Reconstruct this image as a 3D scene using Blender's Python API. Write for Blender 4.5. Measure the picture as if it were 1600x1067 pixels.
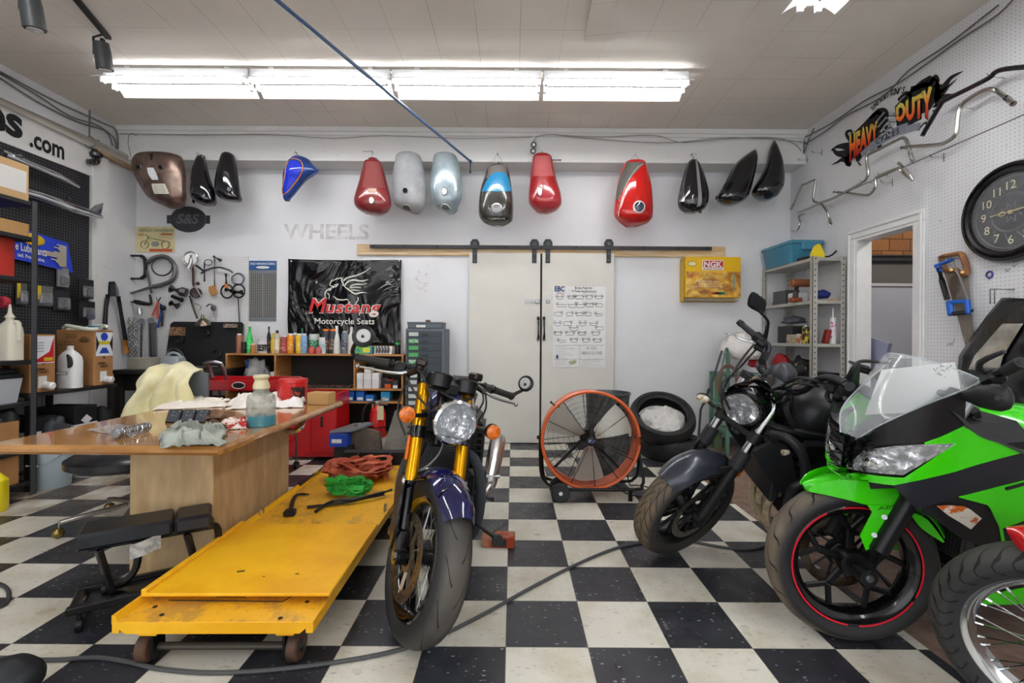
import bpy, math, random
from mathutils import Vector as V, Matrix as M
from math import sin, cos, pi, radians as rad
for o in list(bpy.data.objects): bpy.data.objects.remove(o)
S=bpy.context.scene; COL=S.collection
# ---------------------------------------------------------------- camera, world, exposure
F=734.0; H=1.146; CX=801.0; CY=527.0; RO=.0065     # focal (px of a 1600 wide frame), eye height, vanishing point, roll
cd=bpy.data.cameras.new('camera'); cam=bpy.data.objects.new('camera',cd); COL.objects.link(cam)
cd.sensor_width=36; cd.lens=F/1600*36; cd.shift_y=-(533.5-CY)/1600; cd.shift_x=-(CX-800)/1600
cd.clip_start=.05
cam.location=(0,0,H); cam.rotation_euler=(M.Rotation(rad(90),3,'X')@M.Rotation(RO,3,'Z')).to_euler()
S.camera=cam
w=bpy.data.worlds.new('world'); S.world=w; w.use_nodes=True
w.node_tree.nodes['Background'].inputs[0].default_value=(.95,.97,1,1)
w.node_tree.nodes['Background'].inputs[1].default_value=1.1
S.view_settings.view_transform='Standard'; S.view_settings.look='None'; S.view_settings.gamma=1
S.view_settings.exposure=0.95; S.view_settings.use_curve_mapping=False
# ---------------------------------------------------------------- a point of the place from where the photo shows it and its depth
def uv(px,py):
    dx=px-CX; dy=py-CY
    return dx+dy*RO, dy-dx*RO
def at(px,py,Y):
    u,v=uv(px,py); return V((u*Y/F,Y,H-v*Y/F))
def fl(px,py,z=0):
    u,v=uv(px,py); Y=(H-z)*F/v; return V((u*Y/F,Y,z))
def onx(px,py,X):
    u,v=uv(px,py); Y=X*F/u; return V((X,Y,H-v*Y/F))
def lerp(a,b,t): return a+(b-a)*t
def cr(pts,k=4,closed=False):
    p=[V(q) for q in pts]; n=len(p); out=[]
    for i in range(n if closed else n-1):
        if closed: a,b,c,d=p[(i-1)%n],p[i],p[(i+1)%n],p[(i+2)%n]
        else: a,b,c,d=p[max(i-1,0)],p[i],p[i+1],p[min(i+2,n-1)]
        for j in range(k):
            t=j/k; out.append(.5*((2*b)+(c-a)*t+(2*a-5*b+4*c-d)*t*t+(3*b-a-3*c+d)*t**3))
    if not closed: out.append(p[-1])
    return out
def frame(d,up=None):
    d=V(d).normalized(); up=V(up or (0,0,1))
    if abs(d.dot(up.normalized()))>.98: up=V((1,0,0)) if abs(d.x)<.9 else V((0,1,0))
    x=d.cross(up).normalized(); y=x.cross(d).normalized()
    return x,y,d
class B:
    """collects shapes that become ONE mesh object"""
    def __init__(s,xf=None): s.v=[]; s.f=[]; s.mi=[]; s.xf=xf; s.fl=False
    def add(s,vs,fs,m=0):
        b=len(s.v); s.v+= [V(q) for q in vs] if s.xf is None else [s.xf@V(q) for q in vs]
        s.f+=[[b+i for i in f] for f in fs]; s.mi+= [m]*len(fs) if isinstance(m,int) else list(m)
        return s
    def box(s,x0,x1,y0,y1,z0,z1,m=0,bev=0,R=None,c=None):
        """axis box, chamfered by bev; R, c: rotate about c"""
        x0,x1=min(x0,x1),max(x0,x1);y0,y1=min(y0,y1),max(y0,y1);z0,z1=min(z0,z1),max(z0,z1)
        vs=[];fs=[]
        b=min(bev,(x1-x0)*.49,(y1-y0)*.49,(z1-z0)*.49)
        if b<=0:
            vs=[V((x,y,z)) for z in(z0,z1) for y in(y0,y1) for x in(x0,x1)]
            fs=[(0,2,3,1),(4,5,7,6),(0,1,5,4),(2,6,7,3),(0,4,6,2),(1,3,7,5)]
        else:
            idx={}
            for i in(0,1):
                for j in(0,1):
                    for k in(0,1):
                        X=(x0,x1)[i];Y=(y0,y1)[j];Z=(z0,z1)[k];sx=(1,-1)[i]*b;sy=(1,-1)[j]*b;sz=(1,-1)[k]*b
                        idx[i,j,k]=len(vs); vs+=[V((X,Y+sy,Z+sz)),V((X+sx,Y,Z+sz)),V((X+sx,Y+sy,Z))]
            q=lambda i,j,k,a:idx[i,j,k]+a
            for e in(0,1):
                for a in range(3):
                    o=[(0,0),(1,0),(1,1),(0,1)]
                    def g(p):
                        l=list(p); l.insert(a,e); return q(*l,a)
                    f=[g(p) for p in o]
                    if (e==0)^(a==1): f=f[::-1]
                    fs.append(f)
            for a in range(3):
                for p in((0,0),(0,1),(1,0),(1,1)):
                    l0=list(p);l0.insert(a,0);l1=list(p);l1.insert(a,1);c1,c2=[t for t in range(3) if t!=a]
                    f=[q(*l0,c1),q(*l1,c1),q(*l1,c2),q(*l0,c2)]
                    if ((p[0]+p[1])%2==0)^(a==1): f=f[::-1]
                    fs.append(f)
            for k_,i0 in idx.items():
                f=[i0,i0+1,i0+2]
                if sum(k_)%2==1: f=f[::-1]
                fs.append(f[::-1])
        if R is not None:
            c=V(c) if c is not None else V(((x0+x1)/2,(y0+y1)/2,(z0+z1)/2))
            vs=[c+R@(q_-c) for q_ in vs]
        return s.add(vs,fs,m)
    def ob(s,c,d,sz,m=0,bev=0,up=None):
        """box centred at c, long axis along d; sz=(along d, across, thick)"""
        x,y,z=frame(d,up); R=M((z,x,y)).transposed()
        t=B(); t.box(-sz[0]/2,sz[0]/2,-sz[1]/2,sz[1]/2,-sz[2]/2,sz[2]/2,0,bev)
        return s.add([V(c)+R@q for q in t.v],t.f,m)
    def bar(s,a,b,w,h,m=0,bev=0,up=None):
        a=V(a);b=V(b); return s.ob((a+b)/2,b-a,((b-a).length,w,h),m,bev,up)
    def tube(s,pts,r,n=8,m=0,k=0,closed=False,cap=True,flat=1):
        p=[V(q) for q in pts]
        if k: 
            if isinstance(r,(list,tuple)):
                rr=cr([V((q,0,0)) for q in r],k,closed); r=[q.x for q in rr]
            p=cr(p,k,closed)
        N=len(p); rs=r if isinstance(r,(list,tuple)) else [r]*N
        T=[]
        for i in range(N):
            if closed: d=p[(i+1)%N]-p[i-1]
            else: d=p[min(i+1,N-1)]-p[max(i-1,0)]
            T.append(d.normalized() if d.length>1e-9 else V((0,0,1)))
        x,y,_=frame(T[0]); vs=[];fs=[]
        for i in range(N):
            if i:
                x=(x-T[i]*x.dot(T[i]))
                x=x.normalized() if x.length>1e-6 else frame(T[i])[0]
                y=T[i].cross(x)*1
            for j in range(n):
                a=2*pi*j/n; vs.append(p[i]+x*(cos(a)*rs[i])+y*(sin(a)*rs[i]*flat))
        for i in range(N if closed else N-1):
            for j in range(n):
                a=i*n+j;b=i*n+(j+1)%n;c=((i+1)%N)*n+(j+1)%n;d=((i+1)%N)*n+j
                fs.append((a,b,c,d))
        if cap and not closed: fs+= [tuple(range(n))[::-1],tuple((N-1)*n+j for j in range(n))]
        return s.add(vs,fs,m)
    def lathe(s,prof,o=(0,0,0),ax=(0,0,1),n=24,m=0,a0=0,a1=2*pi,cap=True,sq=1):
        """prof: (radius, height) pairs along ax; m may be a list, one per band"""
        x,y,z=frame(ax); o=V(o); full=abs(a1-a0-2*pi)<1e-6; nn=n if full else n+1; vs=[];fs=[];ms=[]
        for r,h in prof:
            for j in range(nn):
                a=a0+(a1-a0)*j/n; vs.append(o+x*(cos(a)*r)+y*(sin(a)*r*sq)+z*h)
        for i in range(len(prof)-1):
            for j in range(n):
                a=i*nn+j;b=i*nn+(j+1)%nn; fs.append((a,b,b+nn,a+nn)); ms.append(m if isinstance(m,int) else m[i])
        if cap and full:
            if prof[0][0]>1e-5: fs.append(tuple(range(nn))[::-1]); ms.append(ms[0])
            if prof[-1][0]>1e-5: fs.append(tuple((len(prof)-1)*nn+j for j in range(nn))); ms.append(ms[-1 if m is None else len(ms)-2 if len(ms)>1 else 0])
        return s.add(vs,fs,ms)
    def cyl(s,a,b,r,n=16,m=0,r2=None,bev=0):
        a=V(a);b=V(b);L=(b-a).length;r2=r if r2 is None else r2
        pr=[(r,0),(r2,L)] if not bev else [(r-bev,0),(r,bev),(r2,L-bev),(r2-bev,L)]
        return s.lathe(pr,a,b-a,n,m)
    def prism(s,pts,off,m=0,mc=None):
        """closed outline of 3d points pushed by off; mc material of the face caps"""
        p=[V(q) for q in pts];off=V(off);n=len(p);mc=m if mc is None else mc
        vs=p+[q+off for q in p]; fs=[tuple(range(n)),tuple(range(2*n-1,n-1,-1))]+[(i,n+i,n+(i+1)%n,(i+1)%n) for i in range(n)]
        return s.add(vs,fs,[mc,mc]+[m]*n)
    def sph(s,c,r,n=14,k=9,m=0,R=None):
        r=r if isinstance(r,(tuple,list)) else (r,r,r); c=V(c); vs=[];fs=[]
        for i in range(k+1):
            t=pi*i/k
            for j in range(n):
                a=2*pi*j/n; q=V((sin(t)*cos(a)*r[0],sin(t)*sin(a)*r[1],cos(t)*r[2])); vs.append(c+(R@q if R is not None else q))
        for i in range(k):
            for j in range(n): fs.append((i*n+j,(i+1)*n+j,(i+1)*n+(j+1)%n,i*n+(j+1)%n))
        return s.add(vs,fs,m)
    def loft(s,rings,m=0,cap=True,closed=True,loop=False):
        n=len(rings[0]);N=len(rings);vs=[q for r in rings for q in r];fs=[];ms=[]
        for i in range(N if loop else N-1):
            for j in range(n if closed else n-1):
                i2=(i+1)%N
                fs.append((i*n+j,i*n+(j+1)%n,i2*n+(j+1)%n,i2*n+j)); ms.append(m if isinstance(m,int) else m(i,j))
        if cap and not loop and closed:
            fs+=[tuple(range(n))[::-1],tuple((N-1)*n+j for j in range(n))]; ms+=[ms[0],ms[-1]]
        return s.add(vs,fs,ms)
    def grid(s,fn,nu,nv,m=0,th=0):
        P=[[V(fn(i/nu,j/nv)) for j in range(nv+1)] for i in range(nu+1)]
        vs=[q for r in P for q in r]; w_=nv+1
        fs=[(i*w_+j,(i+1)*w_+j,(i+1)*w_+j+1,i*w_+j+1) for i in range(nu) for j in range(nv)]
        ms=[(m if isinstance(m,int) else m(i/nu,j/nv)) for i in range(nu) for j in range(nv)]
        if th:
            nr=[]
            for i in range(nu+1):
                for j in range(nv+1):
                    a=P[min(i+1,nu)][j]-P[max(i-1,0)][j]; b=P[i][min(j+1,nv)]-P[i][max(j-1,0)]
                    c=a.cross(b); nr.append(c.normalized() if c.length>1e-9 else V((0,0,1)))
            K=len(vs); vs=vs+[q-nr[i]*th for i,q in enumerate(vs)]
            fs2=[tuple(K+i for i in f[::-1]) for f in fs]; ms=ms+ms
            e=[]
            bd=[i*w_ for i in range(nu+1)]; e+=[(bd[i+1],bd[i]) for i in range(nu)]
            bd=[i*w_+nv for i in range(nu+1)]; e+=[(bd[i],bd[i+1]) for i in range(nu)]
            e+=[(j,j+1) for j in range(nv)]; e+=[(nu*w_+j+1,nu*w_+j) for j in range(nv)]
            fs=fs+fs2+[(a,K+a,K+b,b) for a,b in e]; ms+=[ms[0]]*len(e)
        return s.add(vs,fs,ms)
    def text(s,t,o,ux,uy,h,m=0,th=.001,bold=0,al='LEFT',shear=0,sx=1,fit=None,sp=1):
        """flat lettering: origin o, reading along ux, up along uy, cap height h"""
        c=bpy.data.curves.new('t','FONT'); c.body=t; c.size=1; c.offset=bold; c.shear=shear; c.space_character=sp; c.resolution_u=3
        ob=bpy.data.objects.new('t',c); COL.objects.link(ob); bpy.context.view_layer.update()
        me=bpy.data.meshes.new_from_object(ob); vs=[q.co.copy() for q in me.vertices]; fs=[tuple(p.vertices) for p in me.polygons]
        bpy.data.objects.remove(ob); bpy.data.curves.remove(c); bpy.data.meshes.remove(me)
        if not vs: return s
        ux=V(ux).normalized();uy=V(uy).normalized();nz=ux.cross(uy);x0=min(q.x for q in vs);x1=max(q.x for q in vs)
        k=h/.69; kx=k*sx
        if fit: kx=fit/(x1-x0)
        sh={'LEFT':0,'CENTER':(x1-x0)/2,'RIGHT':x1-x0}[al]; o=V(o)+nz*th
        return s.add([o+ux*((q.x-x0-sh)*kx)+uy*(q.y*k) for q in vs],fs,m)
    def build(s,name,mats,parent=None,loc=None,ang=35,sub=0,rec=True):
        me=bpy.data.meshes.new(name); me.from_pydata([tuple(q) for q in s.v],[],s.f)
        if not isinstance(mats,(list,tuple)): mats=[mats]
        for q in mats: me.materials.append(q)
        me.polygons.foreach_set('material_index',s.mi); me.polygons.foreach_set('use_smooth',[True]*len(s.f))
        me.update()
        if rec:
            import bmesh
            bm=bmesh.new(); bm.from_mesh(me); bmesh.ops.remove_doubles(bm,verts=bm.verts,dist=1e-6)
            bmesh.ops.recalc_face_normals(bm,faces=bm.faces); bm.to_mesh(me); bm.free()
        me.set_sharp_from_angle(angle=rad(ang))
        o=bpy.data.objects.new(name,me); COL.objects.link(o)
        if parent: o.parent=parent
        if loc is not None: o.location=loc
        if sub:
            d=o.modifiers.new('s','SUBSURF'); d.levels=sub; d.render_levels=sub
        return o
def tag(o,label=None,cat=None,group=None,kind=None):
    if label: o['label']=label
    if cat: o['category']=cat
    if group: o['group']=group
    if kind: o['kind']=kind
    return o
def E(name,label,cat,loc=(0,0,0),rz=0,group=None,mat=None):
    o=bpy.data.objects.new(name,None); COL.objects.link(o); o.empty_display_size=.05
    if mat is not None: o.matrix_world=mat
    else: o.location=loc; o.rotation_euler=(0,0,rz)
    return tag(o,label,cat,group)
def recentre(o):
    """object origin to the middle of its base"""
    me=o.data; xs=[q.co for q in me.vertices]
    c=V(((min(q.x for q in xs)+max(q.x for q in xs))/2,(min(q.y for q in xs)+max(q.y for q in xs))/2,min(q.z for q in xs)))
    me.transform(M.Translation(-c)); o.location=o.location+c; return o
def one(b,name,mats,label,cat,group=None,loc=None,ang=35,sub=0,kind=None):
    o=b.build(name,mats,None,loc,ang,sub)
    if loc is None: recentre(o)
    return tag(o,label,cat,group,kind)
def st(b,name,mats,ang=35,parent=None):
    o=b.build(name,mats,parent,None,ang)
    if not parent: o['kind']='structure'
    return o
# ---------------------------------------------------------------- materials
def srgb(c):
    if isinstance(c,str): c=[int(c[i:i+2],16)/255 for i in(0,2,4)]
    return tuple((q/12.92 if q<=.04045 else ((q+.055)/1.055)**2.4) for q in c)+(1,)
class N:
    def __init__(s,name):
        s.m=bpy.data.materials.new(name); s.m.use_nodes=True; s.t=s.m.node_tree; s.b=s.t.nodes['Principled BSDF']
    def n(s,ty,**k):
        q=s.t.nodes.new(ty)
        for a,b in k.items():
            if a.startswith('i_'):
                a=a[2:]; a=int(a) if a.isdigit() else a.replace('_',' '); i=q.inputs[a]
                if isinstance(b,bpy.types.NodeSocket): s.t.links.new(b,i)
                else: i.default_value=b
            else: setattr(q,a,b)
        return q
    def math(s,op,a,b=None,c=None,cl=False):
        q=s.t.nodes.new('ShaderNodeMath'); q.operation=op; q.use_clamp=cl
        for i,x in enumerate((a,b,c)):
            if x is None: continue
            if isinstance(x,bpy.types.NodeSocket): s.t.links.new(x,q.inputs[i])
            else: q.inputs[i].default_value=x
        return q.outputs[0]
    def mix(s,f,a,b,bl='MIX'):
        q=s.t.nodes.new('ShaderNodeMix'); q.data_type='RGBA'; q.blend_type=bl
        for i,x in((0,f),(6,a),(7,b)):
            if isinstance(x,bpy.types.NodeSocket): s.t.links.new(x,q.inputs[i])
            else: q.inputs[i].default_value=x
        return q.outputs[2]
    def obj(s): return s.n('ShaderNodeTexCoord').outputs['Object']
    def pos(s): return s.n('ShaderNodeNewGeometry').outputs['Position']
    def noise(s,sc,det=3,vec=None,dist=0,out=0,rough=.5):
        q=s.n('ShaderNodeTexNoise',i_Scale=sc,i_Detail=det,i_Distortion=dist,i_Roughness=rough)
        if vec is not None: s.t.links.new(vec,q.inputs['Vector'])
        return q.outputs[out]
    def ramp(s,f,a,b,lo=0.,hi=1.):
        q=s.n('ShaderNodeMapRange',i_0=f,i_1=a,i_2=b,i_3=lo,i_4=hi); return q.outputs[0]
    def scale(s,vec,sc):
        q=s.n('ShaderNodeMapping'); s.t.links.new(vec,q.inputs[0]); q.inputs['Scale'].default_value=sc; return q.outputs[0]
    def sep(s,vec):
        q=s.n('ShaderNodeSeparateXYZ'); s.t.links.new(vec,q.inputs[0]); return q.outputs
    def link(s,a,inp):
        s.t.links.new(a,s.b.inputs[inp]); return s
    def bump(s,h,st=.3,d=.01):
        q=s.n('ShaderNodeBump',i_Strength=st,i_Distance=d); s.t.links.new(h,q.inputs['Height']); s.t.links.new(q.outputs[0],s.b.inputs['Normal']); return s
    def dots(s,vec,a,b,sp,r):
        o=s.sep(vec); u=s.math('SUBTRACT',s.math('FRACT',s.math('DIVIDE',o[a],sp)),.5); v=s.math('SUBTRACT',s.math('FRACT',s.math('DIVIDE',o[b],sp)),.5)
        d=s.math('ADD',s.math('MULTIPLY',u,u),s.math('MULTIPLY',v,v)); return s.math('LESS_THAN',d,(r/sp)**2)
MC={}
def mat(c,rough=.5,metal=0,coat=0,var=0,vs=8,bump=0,bs=40,bd=.003,tr=0,ior=1.45,spec=.5,em=0,c2=None,ns=(.45,.6),sheen=0,alpha=1,an=0,stretch=None,name=None):
    """plain procedural material; var: mottling, c2: second colour in noise patches between ns"""
    key=(str(c),rough,metal,coat,var,vs,bump,bs,bd,tr,ior,spec,em,str(c2),ns,sheen,alpha,stretch,name)
    if key in MC: return MC[key]
    q=N(name or 'mat'); b=q.b; col=srgb(c)
    b.inputs['Base Color'].default_value=col; b.inputs['Roughness'].default_value=rough; b.inputs['Metallic'].default_value=metal
    b.inputs['Specular IOR Level'].default_value=spec; b.inputs['IOR'].default_value=ior
    if coat: b.inputs['Coat Weight'].default_value=coat; b.inputs['Coat Roughness'].default_value=.04
    if tr: b.inputs['Transmission Weight'].default_value=tr
    if sheen: b.inputs['Sheen Weight'].default_value=sheen
    if alpha<1: b.inputs['Alpha'].default_value=alpha
    if em: b.inputs['Emission Color'].default_value=col; b.inputs['Emission Strength'].default_value=em
    vec=q.obj()
    if stretch: vec=q.scale(vec,stretch)
    cc=None
    if c2: cc=q.mix(q.ramp(q.noise(vs,6,vec,rough=.6),ns[0],ns[1]),col,srgb(c2))
    if var:
        k=q.ramp(q.noise(vs*1.7,4,vec),.3,.7,1-var,1+var*.5); cc=q.mix(1.0,cc if cc is not None else col,q.n('ShaderNodeCombineColor',i_0=k,i_1=k,i_2=k).outputs[0],'MULTIPLY')
    if cc is not None: q.link(cc,'Base Color')
    if bump: q.bump(q.noise(bs,4,vec),bump,bd)
    MC[key]=q.m; return q.m
BLK=mat('161719',.4,var=.2); RUB=mat('1b1b1c',.62,var=.25,vs=12); CHR=mat('d8dadd',.12,1); STL=mat('9a9da0',.32,1,var=.15); DST=mat('5c5f63',.4,1,var=.2)
WHT=mat('e6e6e4',.5,var=.04); GLB=mat('0b0c10',.12,coat=1); SAT=mat('1d1e20',.38); MTB=mat('232427',.5,.4); PAP=mat('f0f0ee',.8); RED=mat('c01616',.3,coat=.3)
BROWNBOX=mat('b08050',.75,var=.12,vs=5); ORN=mat('e0701a',.35)
DK=mat('141518',.35,.2,var=.2); ENG=mat('1c1d20',.45,.5,var=.25,vs=20); ALU=mat('a9abac',.3,1,var=.12,vs=20);
# ================================================================ the room
XR=3.02; XL=-4.11; YB=5.12; YS=4.86; ZC=3.305; ZS=2.956; YN=-3.0; XN=1.55
# floor: checker of 12 inch vinyl tiles
q=N('floor_tiles'); p=q.pos(); o=q.sep(p); T=.3048
u=q.math('DIVIDE',q.math('SUBTRACT',o[0],-.018-T*40),T); v=q.math('DIVIDE',q.math('SUBTRACT',o[1],1.7387-T*40),T)
fu=q.math('FLOOR',u); fv=q.math('FLOOR',v)
par=q.math('MODULO',q.math('ADD',fu,fv),2.); 
cell=q.n('ShaderNodeCombineXYZ',i_0=fu,i_1=fv).outputs[0]; wn=q.n('ShaderNodeTexWhiteNoise',noise_dimensions='3D'); q.t.links.new(cell,wn.inputs['Vector'])
rv=q.ramp(wn.outputs[0],0,1,.9,1.08)
wc=q.mix(q.ramp(q.noise(3.5,6,p,rough=.6),.45,.75),srgb('dad7cb'),srgb('bdb49d'))
st_=q.ramp(q.noise(22,4,q.scale(p,(1,3,1))),.62,.7); wc=q.mix(q.math('MULTIPLY',st_,.45),wc,srgb('6d6656'))
bc=q.mix(q.ramp(q.noise(5,5,p),.4,.7),srgb('24262d'),srgb('34363d'))
vr=q.n('ShaderNodeTexVoronoi',i_Scale=34.); q.t.links.new(q.scale(p,(1,2.4,1)),vr.inputs['Vector']); vc=q.sep(vr.outputs['Color'])
sp=q.math('MULTIPLY',q.math('LESS_THAN',vr.outputs[0],q.ramp(vc[0],.3,1.,0,.27)),q.ramp(vc[1],0,1,.25,.9)); bc=q.mix(sp,bc,srgb('b9bec8')); wc=q.mix(q.math('MULTIPLY',sp,.5),wc,srgb('6d675c'))
c=q.mix(par,bc,wc); c=q.mix(1.,c,q.n('ShaderNodeCombineColor',i_0=rv,i_1=rv,i_2=rv).outputs[0],'MULTIPLY')
# worn brown traffic patch at the left
wl=q.math('MULTIPLY',q.ramp(o[0],-2.2,-3.0),q.math('MULTIPLY',q.ramp(o[1],2.75,3.2),q.ramp(q.noise(4,5,p),.35,.55)))
c=q.mix(q.math('MULTIPLY',wl,.75),c,q.mix(par,srgb('5a4c40'),srgb('8a7660')))
def edge(x): 
    f=q.math('FRACT',x); return q.math('LESS_THAN',q.math('MINIMUM',f,q.math('SUBTRACT',1.,f)),.006)
ed=q.math('MAXIMUM',edge(u),edge(v)); c=q.mix(q.math('MULTIPLY',ed,.5),c,srgb('3b3832'))
q.link(c,'Base Color'); q.link(q.ramp(q.noise(9,4,p),.3,.7,.26,.5),'Roughness'); q.b.inputs['Specular IOR Level'].default_value=.75; q.bump(q.noise(30,3,p),.1,.003)
b=B(); b.box(XL-.1,XN,YN,YB+.05,-.1,0); FLOOR=st(b,'floor',q.m)
q=N('worn_floor'); p=q.pos(); q.link(q.mix(q.ramp(q.noise(14,6,p,rough=.7),.35,.65),srgb('6b5348'),srgb('8f7768')),'Base Color'); q.link(q.ramp(q.noise(6,3,p),.3,.7,.4,.7),'Roughness'); q.bump(q.noise(50,4,p),.3,.004)
b=B(); b.box(XN,XR+.1,YN,YB+.05,-.1,-.001); b.box(XR+.1,5.2,2.4,5.3,-.1,-.001); st(b,'floor_worn',q.m)
# walls
def wallmat(base,dirt,name,dots=None,bump=.1,vs=1.6):
    q=N(name); p=q.pos()
    c=q.mix(q.ramp(q.noise(vs,6,p,rough=.62),.5,.8,0,.5),srgb(base),srgb(dirt))
    sp=q.ramp(q.noise(34,2,p),.735,.75); c=q.mix(q.math('MULTIPLY',sp,.35),c,srgb('555250'))
    if dots:
        d=q.dots(p,dots[0],dots[1],.0254,.0033); c=q.mix(q.math('MULTIPLY',d,dots[2]),c,srgb(dots[3]))
    q.link(c,'Base Color'); q.b.inputs['Roughness'].default_value=.55; q.bump(q.noise(25,3,p),bump,.004); return q.m
WB=wallmat('dfe0e3','cfcfcd','back_wall_paint'); WS=wallmat('dcdcdb','cbc9c2','trim_paint')
WR=wallmat('dcdde0','cfcfcd','right_wall_pegboard',(1,2,.6,'4a4a4a')); WL=wallmat('dcdde0','c9c8c4','left_wall_paint')
b=B(); b.box(XL-.1,XR+.1,YB,YB+.1,0,ZC); WALL=st(b,'wall_back',WB)
b=B(); b.box(XL-.1,XL,YN,YB,0,ZC); st(b,'wall_left',WL)
DY0,DY1,DZ=3.52,4.135,2.03
b=B(); b.box(XR,XR+.1,YN,DY0,0,ZC); b.box(XR,XR+.1,DY1,YB,0,ZC); b.box(XR,XR+.1,DY0,DY1,DZ,ZC); st(b,'wall_right',WR)
b=B(); b.box(XL,XR,YS,YB,ZS,ZC,bev=.004); st(b,'trim_soffit',WS)
b=B(); b.box(XL,XR,YS-.03,YS,ZC-.05,ZC,bev=.004); b.box(XL,XR,YS-.018,YS,ZC-.085,ZC-.05,bev=.003); st(b,'trim_crown',WS)
b=B(); b.box(XL,XR,YS-.008,YS,ZS+.0,ZS+.022,bev=.002); st(b,'trim_soffit_edge',WS)
b=B(); b.box(XR-.003,XR,YN,YS,2.482,2.487); st(b,'trim_seam',mat('55534f',.8))
# baseboards
b=B(); b.box(-1.05,XR,YB-.012,YB,0,.07,bev=.003); st(b,'baseboard_back',mat('6d6f74',.45,var=.1))
b=B(); b.box(XL,XL+.012,4.2,YB,0,.09,bev=.003); st(b,'baseboard_left',mat('4a4a4c',.5,var=.1))
# ceiling: perforated foot square tiles
q=N('ceiling_tiles'); p=q.pos(); o=q.sep(p)
c=q.mix(q.ramp(q.noise(.9,4,p),.35,.7),srgb('ebe5dd'),srgb('ddd6cd'))
d=q.dots(p,0,1,.0127,.0018); c=q.mix(q.math('MULTIPLY',d,.45),c,srgb('70675f'))
def seam(ax,off,wd,k):
    f=q.math('FRACT',q.math('DIVIDE',q.math('SUBTRACT',o[ax],off-T*40),T)); f=q.math('MINIMUM',f,q.math('SUBTRACT',1.,f))
    return q.math('MULTIPLY',q.math('LESS_THAN',f,wd),k)
s1=q.math('MULTIPLY',seam(0,.04,.006,.5),q.ramp(q.noise(1.3,2,p),.4,.6)); s2=q.math('MULTIPLY',seam(1,3.3,.006,.4),q.ramp(q.noise(1.1,2,q.scale(p,(1,1,5))),.4,.6))
c=q.mix(q.math('MAXIMUM',s1,s2),c,srgb('5c544c')); q.link(c,'Base Color'); q.b.inputs['Roughness'].default_value=.8
b=B(); b.box(XL-.1,XR+.1,YN,YB+.1,ZC,ZC+.1); CEIL=st(b,'ceiling',q.m)
# one ceiling tile hanging loose, and a plaster strip
a=fl  
def onz(px,py,z):
    u,v=uv(px,py); Y=(H-z)*F/v; return V((u*Y/F,Y,z))
p0=onz(922,10,ZC-.03);p1=onz(1000,10,ZC-.03);p2=onz(977,57,ZC-.01);p3=onz(915,57,ZC-.05)
b=B(); b.prism([V((p0.x,2.55,ZC-.012)),V((p1.x-.02,2.55,ZC-.012)),V((p2.x+.0,p2.y,ZC-.012)),V((p3.x,p2.y,ZC-.045))],(0,0,.012)); st(b,'trim_loose_ceiling_tile',q.m)
# far room behind the doorway
q=N('shingles'); p=q.pos(); br=q.n('ShaderNodeTexBrick',i_Scale=1.,offset=.37); 
cv=q.n('ShaderNodeCombineXYZ',i_0=q.sep(p)[0],i_1=q.sep(p)[2]).outputs[0]; q.t.links.new(cv,br.inputs['Vector'])
for k_,v_ in(('Color1',srgb('a8703f')),('Color2',srgb('8b5a33')),('Mortar',srgb('3a2415')),('Mortar Size',.004),('Brick Width',.21),('Row Height',.12)): br.inputs[k_].default_value=v_
q.link(q.mix(q.ramp(q.noise(18,4,q.scale(p,(4,1,1))),.3,.7,0,.35),br.outputs[0],srgb('5e3a1e')),'Base Color'); q.b.inputs['Roughness'].default_value=.8; SHG=q.m
YF=4.75
b=B(); b.box(XR+.1,5.2,YF,YF+.1,0,3.1); st(b,'wall_far',mat('b9bac4',.6,var=.05,vs=1))
b=B(); b.box(5.1,5.2,2.4,YF,0,3.1); b.box(XR+.1,5.2,2.3,2.4,0,3.1); st(b,'wall_far_right',mat('a9aab4',.6))
b=B(); b.box(XR+.1,5.2,2.4,YF,2.75,2.85); st(b,'ceiling_far',mat('b8b4ae',.7))
zt=at(1400,403,YF).z
b=B(); b.box(XR+.1,5.1,YF-.03,YF,zt+.02,2.75); st(b,'trim_shingles',SHG)
b=B(); b.box(XR+.1,5.1,YF-.06,YF,zt-.045,zt+.0,bev=.005); b.box(XR+.1,5.1,YF-.075,YF,zt,zt+.02,bev=.003); st(b,'trim_shingle_rail',mat('2b2a2c',.5))
z2=at(1400,443,YF).z
b=B(); b.box(XR+.1,5.1,YF-.012,YF,z2,zt-.045); st(b,'trim_grey_band',mat('66645f',.7))
b=B(); b.box(XR+.1,5.1,YF-.02,YF,z2-.03,z2,bev=.003); st(b,'trim_band_ledge',mat('c8c8cc',.6))
# door casing and jamb of the doorway
b=B()
cw=.085
for y0,y1 in((DY0-cw,DY0),(DY1,DY1+cw)): b.box(XR-.018,XR,y0,y1,0,DZ,bev=.005)
b.box(XR-.0181,XR,DY0-cw,DY1+cw,DZ+.0005,DZ+cw,bev=.005); b.box(XR-.01,XR+.12,DY0+.0005,DY0+.02,0,DZ-.0202); b.box(XR-.0101,XR+.12,DY1-.02,DY1-.0005,0,DZ-.0202); b.box(XR-.0102,XR+.12,DY0+.0005,DY1-.0005,DZ-.02,DZ-.0005)
st(b,'trim_door_casing',mat('e4e4e4',.4,var=.05))
b=B()
for y0,y1 in((DY0-cw+.012,DY0-cw+.035),(DY1+cw-.035,DY1+cw-.012)): b.box(XR-.03,XR-.017,y0,y1,0,DZ+cw-.036,bev=.005)
b.box(XR-.03,XR-.017,DY0-cw+.012,DY1+cw-.012,DZ+cw-.035,DZ+cw-.012,bev=.005); st(b,'trim_door_moulding',mat('e4e4e4',.4,var=.05))
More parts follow.
